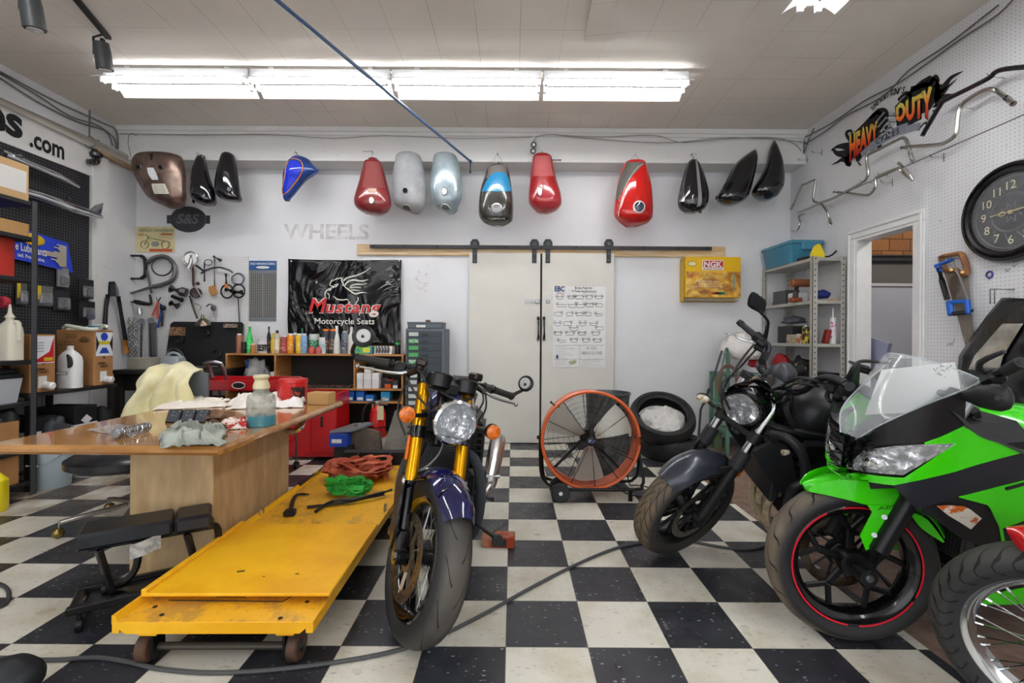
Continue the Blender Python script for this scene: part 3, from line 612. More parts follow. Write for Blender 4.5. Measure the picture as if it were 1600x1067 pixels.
for row,(y,xs_) in enumerate(((365,(538,600,645,698,750)),(408,(548,606,650,700,752)),(457,(530,592,646,692,750)),(508,(526,580,662,722)),(534,(614,754)),(562,(528,594,658,734)),(600,(548,614,680,742)))):
    for x in xs_:
        w_=R.uniform(17,24)*(1.6 if (x,y)==(548,408) else 1); h_=R.uniform(9,13); k=R.random()
        pts=[(x-w_,y-h_*.6),(x-w_*.5,y-h_*(1 if k>.5 else .4)),(x+w_*.5,y-h_*(1 if k>.5 else .4)),(x+w_,y-h_*.6),(x+w_*.8,y+h_*.7),(x,y+h_*(1 if k<.4 else .6)),(x-w_*.8,y+h_*.7)]
        pts.append(pts[0]); flat(b,[pq(*q_) for q_ in pts],.004,0)
        for s_ in(-1,1):
            if R.random()<.8: 
                cxx=x+s_*w_*.85; flat(b,[pq(cxx+6*cos(t),y-h_*.9+6*sin(t)) for t in [i*pi/4 for i in range(9)]],.004,0)
for x in(690,715,732,664,684,700,720,740,760,672,756): flat(b,[pq(x+7*cos(t),(640 if x in(690,715,732) else 666)+7*sin(t)) for t in [i*pi/4 for i in range(9)]],.003,0)
for l in([(505,624),(783,624)],[(646,624),(646,738)],[(505,700),(783,700)]): flat(b,[pq(*q_) for q_ in l],.002,0)
for y in range(632,735,9):
    flat(b,[pq(512,y),pq(R.uniform(560,630),y)],.0016,0); 
    if y>700: flat(b,[pq(655,y),pq(R.uniform(700,770),y)],.0016,0)
b.build('diagrams',mat('55565a',.6),e,rec=False)
b=B(); b.sph(pq(605,718)+V((0,.004,0)),(.04,.003,.022),10,6,m=0); b.sph(pq(618,712)+V((0,.003,0)),(.025,.003,.018),8,6,m=0); b.box(pq(518,690).x,pq(530,690).x,-.0075,-.005,pq(518,697).z,pq(518,676).z,m=1); b.build('product_pictures',[mat('a9b08a',.6),mat('50507c',.6)],e)
# notes taped on the wall right of the banner
b=B(); R=random.Random(8)
for i in range(26):
    x=R.choice((649,653,660,664)); p=at(x+R.uniform(-1,1),424+i*1.25,YB-.001); b.box(p.x,p.x+R.uniform(.01,.045),YB-.002,YB-.0005,p.z,p.z+.004)
one(b,'ink_transfer',mat('b0b0b2',.7),'faint grey ink marks on the white wall right of the banner','wall marks',kind='stuff')
# ================================================================ left wall
PEG=N('black_pegboard'); p=PEG.pos(); d_=PEG.dots(p,1,2,.0254,.0036); PEG.link(PEG.mix(PEG.math('MULTIPLY',d_,.8),PEG.mix(PEG.ramp(PEG.noise(5,4,p),.4,.7),srgb('17171b'),srgb('232328')),srgb('8d8e92')),'Base Color'); PEG.b.inputs['Roughness'].default_value=.6
ye=onx(140,275,XL+.02).y; zt_=onx(140,275,XL+.02).z
b=B(); b.box(XL+.002,XL+.02,1.8,ye,.62,zt_,bev=.002); one(b,'pegboard',PEG.m,'black perforated pegboard on the left wall under the white sign','pegboard')
zs=onx(0,160,XL+.03).z
e=E('shop_sign','white sign board with black dot com web address along the left wall','sign',(XL,3.2,zt_)); L=e.location
b=B(); b.box(0,.02,-1.6,ye+.16-L.y,.005,.36,bev=.003); b.build('board',mat('dcdcda',.5,var=.05),e)
c0=onx(63,232,XL+.025); c1=onx(101,245,XL+.025)
b=B(); b.text('.com',V((.021,onx(47,222,XL+.025).y-L.y,onx(70,233,XL+.025).z-L.z-.02)),(0,1,0),(0,0,1),.15,bold=.03,fit=c1.y-onx(47,222,XL+.025).y); y1=onx(36,215,XL+.025).y-L.y; b.text('es',V((.021,y1,onx(36,217,XL+.025).z-L.z)),(0,1,0),(0,0,1),.24,bold=.035,al='RIGHT'); b.build('lettering',BLK,e,rec=False)
# pilaster edge and pipe
b=B(); b.box(XL,XL+.035,ye+.02,ye+.2,0,ZS+.03,bev=.003); st(b,'trim_pilaster',WS)
e=E('ceiling_pipe','thick cream pipe running along the left wall under the ceiling','pipe',(XL+.08,YS+.1,H+1.83)); b=B(); b.tube([(0,0,0),(0,-3,0),(0,-5,0)],.052,16); b.build('pipe',mat('fffaf0',.4,var=.04),e)
for y in(-.5,-1.6,-3): b=B(); b.tube([(cos(t)*.048,y,sin(t)*.048) for t in[2*pi*i/16 for i in range(16)]],.006,6,closed=True); b.bar((0,y,.045),(0,y,.3),.01,.01); b.build('pipe_hanger',STL,e)
b=B(); b.box(XL,XL+.09,ye+.02,YB,ZS-.05,ZS+.0,bev=.004); st(b,'trim_wood_ledge',mat('b49a7c',.7,c2='8c7458',vs=3,stretch=(8,1,8)))
# pipe end fitting: black hook thing under the pipe
e=E('black_valve','black elbow valve fitting under the cream pipe on the left wall','valve',onx(150,240,XL+.05)); b=B(); b.lathe([(.02,-.06),(.05,-.03),(.055,0),(.03,.03),(.02,.05)],(0,0,-.0),(0,0,1),14); b.tube([(0,0,-.04),(.02,-.02,-.09),(.0,-.09,-.11)],[.035,.03,.025],10,k=3); b.build('body',GLB,e); b=B(); b.cyl((0,0,.04),(0,0,.13),.03,10); b.build('brass_stub',mat('8a7a50',.4,.8),e)
# wires
def wires(nm,lab,lines,r=.004,m='8a8780'):
    b=B()
    for l in lines: b.tube(l,r,5,k=4)
    one(b,nm,mat(m,.6),lab,'cable')
Yw=YS-.045
wires('ceiling_wire','grey wire sagging along the top of the soffit on the back wall',[[at(x,y,Yw) for x,y in((190,209),(300,211),(420,210),(520,216),(600,212),(720,216),(830,214))]])
wires('ceiling_wire','grey wires looping along the soffit above the red tanks',[[at(x,y,Yw) for x,y in((833,232),(836,216),(858,210),(905,215),(1000,222),(1060,222),(1130,215),(1200,217),(1256,222))],[at(x,y,Yw) for x,y in((858,210),(940,214),(1020,211),(1060,222),(1100,220),(1145,216),(1210,215),(1240,224),(1252,236))]])
for q_ in((834,226),(833,236)): b=B(); b.cyl(at(q_[0],q_[1],Yw),at(q_[0],q_[1],Yw-.03),.028,14); b.cyl(at(q_[0],q_[1],Yw-.03),at(q_[0],q_[1],Yw-.035),.016,10,m=1); one(b,'wire_connector',[BLK,ALU],'small round black connector on the soffit, '+('upper' if q_[1]<230 else 'lower')+' of two','connector')
wires('ceiling_wire','dark cables along the top of the right wall',[[onx(x,y,XR-.02) for x,y in((1258,214),(1300,192),(1350,158),(1400,132),(1450,98),(1500,62),(1560,22),(1590,-10))],[onx(x,y,XR-.02) for x,y in((1257,225),(1290,205),(1320,182),(1380,150),(1420,110),(1480,70),(1560,8))],[onx(x,y,XR-.03) for x,y in((1257,218),(1256,240),(1262,222),(1272,200))]],.006,'6d6a66')
wires('wall_wire','grey cables along the ceiling edge of the left wall',[[onx(x,y,XL+.02) for x,y in((0,115),(60,150),(110,182),(150,195),(178,215),(182,235))],[onx(x,y,XL+.02) for x,y in((0,122),(60,160),(120,190),(165,205),(176,228))],[onx(x,y,XL+.02) for x,y in((0,112),(90,160),(160,192),(182,205),(184,240))]],.007,'7a7772')
# blue air line
p1=at(432,0,2.5);p2=at(735,252,4.84); d_=(p1-p2); b=B(); b.tube([p2+V((0,0,-.12)),p2+V((.0,0,-.01)),p2,p1,p1+d_*1.2],.0115,8); b.sph(p2,.018,8,6); one(b,'air_line',mat('3f5f86',.35,coat=.5),'long thin blue air line crossing under the ceiling lights to the soffit','air line')
# track spotlights at the top left
def spot(px,py,Y,lab):
    p=at(px,py,Y); e=E('track_spotlight',lab,'spotlight',p,0,'track spotlights'); 
    b=B(); b.lathe([(.001,.06),(.045,.055),(.05,.0),(.052,-.12),(.046,-.125),(.04,-.10),(.001,-.09)],(0,0,0),(0,-.2,1),18,cap=False); b.build('head',mat('55585a',.4,.4),e)
    b=B(); b.bar((0,0,.05),(0,.0,ZC-p.z-.05),.02,.02); b.tube([(-.06,0,-.02),(-.065,0,.1),(0,0,.12)],.008,6); b.build('arm',BLK,e)
    b=B(); b.lathe([(.001,-.10),(.034,-.11),(.038,-.128),(.001,-.13)],(0,0,0),(0,-.2,1),16,cap=False); b.build('bulb',mat('f0f0f0',.2,coat=1),e)
spot(48,8,2.6,'grey track spotlight at the top left corner, nearer of two'); spot(160,80,3.35,'grey track spotlight left of the fluorescent row')
b=B(); b.box(at(100,10,2.9).x-.02,at(100,10,2.9).x+.02,1.0,3.6,ZC-.03,ZC); b=B(); a_=at(48,8,2.6);c_=at(160,80,3.35); b.bar((a_.x-.5*(c_.x-a_.x),a_.y-.5*(c_.y-a_.y),ZC-.012),(c_.x,c_.y+.05,ZC-.012),.035,.024); one(b,'light_track',BLK,'dark ceiling track of the two spotlights at the top left','light track')
# blue lubricant poster
BLU=mat('1c3fd0',.35)
def wl(px,py,d=.04): return onx(px,py,XL+d)
q1,q2,q3,q4=wl(0,345,.04),wl(106,380,.04),wl(116,426,.06),wl(0,400,.05)
e=E('lubricant_poster','blue curled lubricants poster with white letters on the black pegboard','poster',q4); L=e.location
b=B(); b.grid(lambda u,v:lerp(lerp(q1+(q1-q2)*.6,q2,u),lerp(q4+(q4-q3)*.6,q3,u),v)-L+V((.015*sin(u*4)*v,0,0)),14,6,th=.002); b.build('sheet',BLU,e)
def bw(px,py): return wl(px,py,.066)-L
b=B(); ux=(bw(90,400)-bw(20,383)).normalized(); b.text('e Lubricants',bw(24,389),ux,(0,0,1),.062,bold=.02,fit=(bw(73,403)-bw(24,389)).length); b.text('ted. Progressive.',bw(27,400),ux,(0,0,1),.03,bold=.02,fit=(bw(70,411)-bw(27,400)).length); b.build('white_lettering',WHT,e,rec=False)
b=B(); R=random.Random(4)
for i in range(14): a_=bw(104,386+i*2.4); w_=R.uniform(.05,.22); b.bar(a_,a_-ux*w_,.002,.009,up=(0,0,1))
b.build('spec_list',mat('d8cf9a',.5),e); b=B(); b.sph(bw(52,374),(.006,.10,.05),12,8); b.build('yellow_logo',mat('e8c020',.4),e)
# hanging chrome exhaust pipes
b=B(); b.tube([wl(0,238,.12),wl(30,250,.12),wl(90,275,.12),wl(123,292,.12)],[.03,.03,.028,.014],14,k=3); b.tube([wl(20,243,.14),wl(32,245,.14)],.02,8); one(b,'exhaust_pipe',CHR,'chrome exhaust pipe on the black pegboard, upper of two','exhaust pipe')
b=B(); b.tube([wl(20,295,.14),wl(60,306,.14),wl(110,324,.14),wl(150,336,.14),wl(160,340,.14)],[.036,.042,.042,.03,.012],16,k=3); b.prism([wl(140,328,.14),wl(150,320,.14),wl(160,317,.14),wl(156,335,.14)],(.012,0,0)); b.tube([wl(108,312,.16),wl(106,308,.16)],.018,8)
for x_,y_ in((40,301),(110,324)): b.tube([wl(x_,y_,.14),wl(x_,y_,.14)-V((.12,0,0))],.006,6)
one(b,'exhaust_pipe',CHR,'chrome fishtail exhaust pipe ending in a fin, lower of two','exhaust pipe')
# blister packs on the pegboard
def pack(px0,py0,px1,py1,lab,card,thing_,yel=False,d=.05):
    a=onx(px0,py0,XL+d);c=onx(px1,py1,XL+d); yn,yf=min(a.y,c.y),max(a.y,c.y); zt=H+ (CY-min(py0,py1)+5)*((yn+yf)/2)/F; zb=H+(CY-max(py0,py1)+5)*((yn+yf)/2)/F
    e=E('part_packet',lab,'packaged part',(XL+d,(yn+yf)/2,zb),0,'packaged parts on the black pegboard'); w_=(yf-yn)/2;h_=zt-zb
    b=B(); b.box(-.012,.004,-w_,w_,0,h_,bev=.002)
    if yel: b.box(.0045,.006,-w_,-w_*.35,h_*.3,h_*.98,m=1)
    b.build('card',[mat(card,.5),mat('e0c020',.5)],e)
    b=B(); b.box(.004,.03,-w_*.6,-w_*.05,h_*.12,h_*.55,bev=.008); b.box(.004,.026,w_*.05,w_*.65,h_*.15,h_*.5,bev=.008); b.build('contents',thing_,e)
    b=B(); b.box(.004,.035,-w_*.8,w_*.8,h_*.06,h_*.65,bev=.012); b.build('clear_blister',mat('e8ecf0',.08,alpha=.16,coat=1,name='blister'),e); b=B(); b.tube([(-.012-d,0,h_),(.01,0,h_),(.02,0,h_+.012)],.003,5); b.build('hook',STL,e)
pp_=mat('83868c',.4,.4); 
pack(26,452,42,486,'brake pads on a yellow and grey card, left of the shelf upright','55585a',pp_,True); pack(54,456,82,488,'brake pads on a yellow and grey card with a white label','6a6c6c',pp_,True)
pack(90,428,107,458,'clear packet with a small part, above the other packets','8d8f92',mat('4a4c50',.4)); pack(84,464,109,495,'dark clear bag of moulded parts, lower middle packet','2c2d33',mat('50535c',.3))
pack(124,446,146,476,'black packet of parts at the pegboard edge, upper of two','1b1c20',mat('3a3d45',.3),d=.12); pack(124,480,148,508,'black packet of parts at the pegboard edge, lower of two','1b1c20',mat('3a3d45',.3),d=.12)
b=B(); b.cyl(wl(141,495,.16),wl(141,495,.17)+V((.01,0,0)),.03,14); one(b,'round_part',mat('55586a',.3,.3),'small round disc in front of the lower black packet','part')
b=B(); b.cyl(wl(-2,472,.15),wl(11,472,.15),.045,12,bev=.01); one(b,'red_tube',mat('c83848',.5),'red rolled cloth end at the left edge by the pegboard','roll')
# ================================================================ bench along the left wall with the oil boxes
BX=-3.5; bz=.715
e=E('steel_bench','narrow dark steel bench along the left wall carrying the oil boxes','bench',(-3.8,3.7,0)); L=e.location
b=B(); b.box(XL+.02-L.x,BX-L.x,3.40-L.y,4.16-L.y,bz-.03,bz,bev=.003); b.build('top',mat('2c2b2b',.5,var=.2),e)
for x,y in((BX-.02,4.12),(BX-.02,3.425),(XL+.05,4.12),(XL+.05,3.425)): b=B(); b.box(x-.018-L.x,x+.018-L.x,y-.018-L.y,y+.018-L.y,0,bz-.03); b.build('leg',mat('241e20',.5),e)
b=B(); b.box(XL+.02-L.x,BX-L.x,3.40-L.y,4.16-L.y,.30,.325,bev=.002); b.build('lower_shelf',mat('2c2b2b',.5,var=.2),e)
def oilbox(x0,x1,y0,y1,h,lab,blue):
    e=E('oil_box',lab,'cardboard box',((x0+x1)/2,(y0+y1)/2,bz),0,'oil boxes on the bench'); w_=(x1-x0)/2;d_=(y1-y0)/2
    b=B(); b.box(-w_,w_,-d_,d_,0,h,bev=.006); b.build('carton',BROWNBOX,e)
    pr=mat('3a2a1c',.8); b=B(); f=-d_-.001
    b.box(-w_*.2,w_*.15,f,f+.001,h*.1,h*.62); 
    for i in range(5): b.box(-w_*.2,w_*.15,f-.001,f,h*(.1+.104*i)+.006,h*(.1+.104*i)+.01)
    for i in range(3): b.tube([V((-w_*.75+i*.05+.018*cos(t),f,h*.76+.018*sin(t))) for t in[2*pi*k/12 for k in range(12)]],.002,4,closed=True)
    for i in range(3): b.box(-w_*.5,w_*.1,f-.0008,f,h*(.85+i*.03),h*(.86+i*.03))
    for k in range(9): a=pi*k/8; b.bar(V((w_*.5+.02*cos(a),f,h*.78+.0*sin(a))),V((w_*.5+.05*cos(a),f,h*.78+.05*sin(a))),.002,.012,up=(0,1,0))
    b.cyl((w_+.0005,0,h*.5),(w_+.001,0,h*.5),.012,12); b.box(w_,w_+.001,-d_*.6,d_*.1,h*.38,h*.42); 
    for k in range(7): a=pi*k/6; b.bar(V((w_+.001,.0+.015*cos(a),h*.33)),V((w_+.001,.045*cos(a),h*.33+.035*sin(a))),.002,.008,up=(1,0,0))
    b.build('printing',mat('5a4028',.8),e,rec=False)
    b=B(); 
    if blue:
        b.box(w_,w_+.002,-d_*.85,d_*.9,h*.53,h*.96,m=0); b.box(w_,w_+.003,-d_*.6,d_*.6,h*.74,h*.80,m=1); b.cyl((w_,0,h*.88),(w_+.003,0,h*.88),.035,16,m=2); b.prism([(w_+.003,-.05,h*.58),(w_+.003,.05,h*.58),(w_+.003,.02,h*.68),(w_+.003,-.02,h*.68)],(.001,0,0),2)
        for s_ in(-1,1): b.prism([(w_+.003,s_*d_*.85,h*.60),(w_+.003,s_*d_*.85,h*.9),(w_+.003,s_*d_*.55,h*.75)],(.001,0,0),3)
    else:
        b.box(w_,w_+.002,-d_*.95,d_*.85,h*.5,h*.97,m=0); b.prism([(w_+.003,-d_*.9,h*.52),(w_+.003,d_*.8,h*.52),(w_+.003,d_*.8,h*.95),(w_+.003,d_*.45,h*.7)],(.001,0,0),4); b.box(w_+.003,w_+.005,d_*.0,d_*.7,h*.54,h*.6,m=1)
        for i in range(4): b.box(w_+.003,w_+.004,-d_*.7,d_*.0,h*(.7+i*.05),h*(.715+i*.05),m=5)
    b.build('label',[mat('e8ecf2',.5),mat('d8c030',.5),mat('2348b8',.5),BLK,mat('c81c24',.5),mat('9aa0a8',.5)],e,rec=False)
    b=B(); b.box(w_-.04,w_+.003,-d_*.4,d_*.3,.03,.12,bev=.004); b.cyl((w_,d_*.1,.05),(w_+.07,d_*.1,.045),.028,14,bev=.01); b.build('white_tap',WHT,e)
oilbox(-3.82,-3.5,3.93,4.12,.47,'brown oil carton with a blue and white label and white tap',True)
oilbox(-3.84,-3.5,3.41,3.60,.43,'brown oil carton with a red and white label behind the shelf upright',False)
b=B(); q_=V((-3.62,3.98,bz+.47)); b.tube([q_+V((.16*cos(t)*(1+.2*sin(3*t)),.06*sin(t)-.02,.02+.015*sin(2*t))) for t in[2*pi*i/16 for i in range(16)]],.016,8,k=2,closed=True); b.tube([q_+V((.1+.06*cos(t),.05*sin(t),.03)) for t in[2*pi*i/10 for i in range(10)]],.008,6,k=2,closed=True,m=1); one(b,'gloves',[mat('d8dccc',.8),mat('2f7f86',.6)],'pale work gloves with a teal cuff on top of the oil carton','gloves')
def jug(name,lab,p,w,d,h,m,rz=0,capm=None,hand=True,cat='jug',grp=None,lab_m=None):
    e=E(name,lab,cat,p,rz,grp)
    rg=[]
    for z,k in((0,.9),(.01,1),(.62,1),(.74,.92),(.84,.6),(.90,.3),(.93,.28)):
        rg.append([V((math.copysign(abs(cos(a))**.6,cos(a))*w/2*k,math.copysign(abs(sin(a))**.6,sin(a))*d/2*k,z*h)) for a in[2*pi*j/20 for j in range(20)]])
    b=B(); b.loft(rg); b.build('body',m,e,ang=50)
    b=B(); b.cyl((0,0,h*.92),(0,0,h),min(w,d)*.2,14); b.build('cap',capm or m,e)
    if hand: b=B(); b.tube([(w*.2,0,h*.86),(w*.46,0,h*.84),(w*.5,0,h*.6),(w*.49,0,h*.45)],.014,8,k=3); b.build('handle',m,e)
    if lab_m: b=B(); b.box(-w*.35,w*.35,-d/2-.002,-d/2,h*.12,h*.5); b.build('label',lab_m,e)
    return e
e=jug('oil_jug','white plastic oil jug with a dark handle hole between the oil cartons',(-3.56,3.78,bz),.16,.11,.34,mat('eceeee',.4),capm=WHT,hand=False); b=B(); b.tube([(.03,-.055,.27),(.05,-.058,.24),(.055,-.058,.19),(.04,-.058,.17)],[.008,.016,.016,.008],8,k=3); b.build('handle_hole',mat('2c2c2e',.8),e); b=B(); b.box(-.06,.03,-.057,-.054,.11,.135,m=0); b.box(-.055,.025,-.0575,-.056,.115,.13,m=1); b.build('label',[mat('6a7a5a',.6),WHT],e)
e=E('parts_box','black, white and red cardboard box on the lower bench shelf','box',(-3.64,3.84,.325)); b=B(); b.box(-.16,.16,-.1,.1,0,.24,bev=.003,m=0); b.build('carton',mat('1c1c1f',.6),e)
b=B(); b.box(-.161,.161,-.101,.101,.06,.10,m=0); b.box(-.1615,.1615,-.1015,.1015,.035,.062,m=1); b.prism([(.0,-.102,.085),(.05,-.102,.13),(.0,-.102,.175),(-.05,-.102,.13)],(0,-.001,0),0); b.prism([(.162,-.05,.13),(.162,0,.17),(.162,.05,.13),(.162,0,.085)],(.001,0,0),0); b.build('stripes',[mat('dcdcdc',.5),mat('c81c28',.5)],e,rec=False)
e=E('parts_box','black and red box further left on the lower bench shelf','box',(-3.66,3.53,.325)); b=B(); b.box(-.15,.15,-.1,.1,0,.2,bev=.003); b.build('carton',mat('1c1c1f',.6),e); b=B(); b.box(-.151,.151,-.101,.101,.03,.055,m=0); b.box(-.151,.151,-.101,.101,.055,.1,m=1); b.build('stripes',[mat('c81c28',.5),WHT],e,rec=False)
def lump(name,lab,cat,c,r,m,seed=1,amp=.25,n=22,group=None,fr=2.):
    """soft crumpled shape"""
    from mathutils import noise
    b=B(); b.sph((0,0,0),1,n,n//2)
    for q in b.v:
        k=1+amp*noise.noise(V(q)*fr+V((seed*7.3,0,0)))+amp*.5*noise.noise(V(q)*fr*2.3+V((0,seed*3.1,0))); q.x*=r[0]*k;q.y*=r[1]*k;q.z=max(q.z*r[2]*k,-r[2]*.55)
    b2=B(); b2.add(b.v,b.f,0); o=b2.build(name,m,None,(0,0,0),180); recentre(o); o.location=V(c); return tag(o,lab,cat,group)
lump('black_bag','black soft bag slumped on the lower shelf of the left bench','bag',(-3.56,4.06,.325),(.1,.08,.13),mat('121214',.7),3)
lump('motor_housing','dark moulded power tool on the floor shelf at the left','power tool',(-3.5,3.6,.325),(.07,.1,.12),mat('33363d',.45),5,.35)
# ================================================================ near shelf unit, dark slotted angle
e=E('shelving_unit','black slotted angle shelving unit at the left edge, loaded with boxes','shelving unit',(-3.75,2.9,0)); L=e.location
ang_m=N('slotted_steel'); p=ang_m.pos(); o_=ang_m.sep(p); fz_=ang_m.math('FRACT',ang_m.math('DIVIDE',o_[2],.05)); 
hol=ang_m.math('MULTIPLY',ang_m.math('LESS_THAN',ang_m.math('ABSOLUTE',ang_m.math('SUBTRACT',fz_,.5)),.17),ang_m.math('LESS_THAN',ang_m.math('ABSOLUTE',ang_m.math('SUBTRACT',ang_m.math('FRACT',ang_m.math('DIVIDE',ang_m.math('ADD',o_[0],3.46),.04)),.5)),.16))
ang_m.link(ang_m.mix(hol,srgb('43454a'),srgb('101012')),'Base Color'); ang_m.b.inputs['Roughness'].default_value=.5
X0,X1,Y0_,Y1_=-4.05,-3.42,2.4,3.38
ztop=onx(45,312,X1).z
for x,y in((X1,Y1_),(X1,Y0_),(X0,Y1_),(X0,Y0_)):
    b=B(); sx=-1 if x==X1 else 1; sy=-1 if y==Y1_ else 1; b.box(x-L.x,x+sx*.04-L.x,y-L.y,y+sy*.004-L.y,0,ztop); b.box(x-L.x,x+sx*.004-L.x,y-L.y,y+sy*.04-L.y,0,ztop); b.build('upright',ang_m.m,e)
SZ=[onx(30,y,X1).z for y in(322,375,437,562,622,688)]+[.12]
SZ=[at(40,y,Y1_).z for y in(318,372,436,562,626,698)]+[.1]
for z in SZ: b=B(); b.box(X0-L.x+.005,X1-L.x-.005,Y0_-L.y+.005,Y1_-L.y-.005,z-.03,z,bev=.003); b.build('shelf',mat('1e1f22',.5,var=.2),e)
def cbox(lab,x0,x1,y0,y1,z,h,m,cat='box',name='cardboard_box',extra=None,rz=0,group=None):
    e=E(name,lab,cat,((x0+x1)/2,(y0+y1)/2,z),rz,group); w_=abs(x1-x0)/2;d_=abs(y1-y0)/2
    b=B(); b.box(-w_,w_,-d_,d_,0,h,bev=.003); b.build('carton',m,e)
    if extra:
        for nm,mm,(a,c,f0,f1,g0,g1) in extra:   # face: 'f' front or 'r' right
            b=B()
            if a=='f': b.box(lerp(-w_,w_,f0),lerp(-w_,w_,f1),-d_-.0015,-d_,h*g0,h*g1)
            else: b.box(w_,w_+.0015,lerp(-d_,d_,f0),lerp(-d_,d_,f1),h*g0,h*g1)
            b.build(nm,mm,e)
    return e
def sh(i): return SZ[i]
cbox('tan parts carton with a white clear pouch on the top shelf',-3.75,-3.435,2.95,3.33,sh(0),at(0,252,3.3).z-sh(0)-.02,mat('c3a070',.7),extra=[('document_pouch',mat('dcdcd8',.3,coat=.5),('r',0,.1,.95,.2,.8)),('pouch',mat('dcdcd8',.3,coat=.5),('f',0,.1,.95,.2,.8))])
cbox('flat brown carton on the second shelf behind the red box',-3.7,-3.44,3.0,3.34,sh(1),.09,mat('b88e58',.7))
cbox('red oil filter carton with a bar code label, left edge',-3.7,-3.5,3.0,3.3,sh(2),.27,mat('c03028',.5,c2='a83018',vs=4),extra=[('bar_code_label',WHT,('f',0,.3,.95,.05,.32)),('yellow_band',mat('d89030',.5),('f',0,.2,.8,.42,.48))])
jug('funnel_bottle','translucent plastic dispenser bottle with a spout on the middle shelf',(-3.49,3.26,sh(3)),.13,.11,.31,mat('d8d2c0',.35),hand=True,cat='bottle')
b=B(); b.lathe([(.03,0),(.012,.03),(.006,.09)],(-3.49,3.26,sh(3)+.3),(0,0,1),12); one(b,'bottle_spout',mat('d8d2c0',.35),'pointed spout tip on the translucent dispenser bottle','spout')
lump('grey_beanie','small grey beanie cap on the middle shelf at the left edge','cap',(-3.66,3.2,sh(3)+.09),(.08,.06,.05),mat('55575b',.6),2,.1)
cbox('small wooden block under the grey cap',-3.72,-3.58,3.12,3.26,sh(3),.06,mat('b08a58',.7),name='wood_block',cat='block')
e=E('plastic_bin','white plastic bin with a black lid on the lower left shelf','bin',(-3.6,3.2,sh(4)+.0)); b=B(); b.loft([[V((x*.14*k,y*.12*k,z)) for x,y in((-1,-1),(1,-1),(1,1),(-1,1))] for z,k in((0,.85),(.17,1))]); b.build('tub',mat('b9bec4',.5),e); b=B(); b.box(-.15,.15,-.13,.13,.17,.20,bev=.01); b.box(-.13,.13,-.11,.11,.2,.235,bev=.01); b.build('lid',mat('1c1d20',.4),e)
lump('blue_rag','bright blue rag on the lowest visible shelf at the left edge','rag',(-3.66,3.25,sh(5)+.03),(.13,.1,.05),mat('1f55c8',.8),6,.4)
lump('pump_tool','black compressor tool with a chrome fitting on the low shelf','power tool',(-3.55,3.26,sh(5)+.12),(.08,.1,.12),mat('1f2126',.4),8,.4); b=B(); b.cyl((-3.53,3.22,sh(5)+.24),(-3.47,3.14,sh(5)+.27),.03,12,bev=.006); one(b,'tool_fitting',STL,'chrome fitting on top of the black compressor tool','fitting')
cbox('large brown carton on the floor below the shelves with a bordered 11 label',-4.0,-3.46,2.75,3.3,.1,.44,BROWNBOX,extra=[('number_label',PAP,('f',0,.66,.86,.3,.8)),])
b=B(); b.text('11',(-3.60,2.746,.30),(1,0,0),(0,0,1),.1,bold=.03,th=.003); one(b,'label_digits',mat('c82028',.5),'red digits 11 on the white label of the floor carton','lettering')
e=E('bucket','pale blue plastic bucket with a wire handle on the floor by the shelves','bucket',fl(80,768)+V((-.12,.12,0))); b=B(); b.lathe([(.11,0),(.115,.01),(.13,.30),(.137,.30),(.137,.32),(.126,.32),(.12,.27),(.11,.02),(.001,.02)],(0,0,0),(0,0,1),32,cap=False); b.lathe([(.11,0),(0,0)],(0,0,0),(0,0,1),32,cap=False); b.build('pail',mat('a9b8be',.4),e); b=B(); b.tube([(-.135,0,.28),(-.1,-.1,.22),(0,-.145,.19),(.1,-.1,.22),(.135,0,.28)],.003,6,k=4); b.build('wire_handle',STL,e); b=B(); b.tube([(-.04,-.142,.19),(.04,-.142,.19)],.008,8); b.build('grip',WHT,e)
jug('washer_jug','low white plastic jug on the floor under the table beside the bucket',fl(122,748)+V((0,.1,0)),.2,.16,.3,mat('dfe2e2',.4),rz=.3)
# ================================================================ right wall: painted logo
def rw(px,py,d=.0): return onx(px,py,XR-d)
def c3(x,y,d=.004): return rw(1180+x/3.138,80+y/3.138,d)
gl=N('flame_letter'); o_=gl.sep(gl.pos()); z0_=H+1.60; z1_=H+1.86
g_=gl.ramp(o_[2],z0_,z1_); rp=gl.n('ShaderNodeValToRGB',i_0=g_); rp.color_ramp.elements[0].color=srgb('b01208'); rp.color_ramp.elements[0].position=.1; rp.color_ramp.elements[1].color=srgb('d8dc60'); rp.color_ramp.elements[1].position=.95; e_=rp.color_ramp.elements.new(.45); e_.color=srgb('f06018'); gl.link(rp.outputs[0],'Base Color'); gl.b.inputs['Roughness'].default_value=.5
e=E('wall_logo','painted flaming HEAVY DUTY motorcycle logo high on the right wall','painted logo',c3(620,400,0)); L=e.location; UN=V((-1,0,0))
INK=mat('121214',.5); b=B()
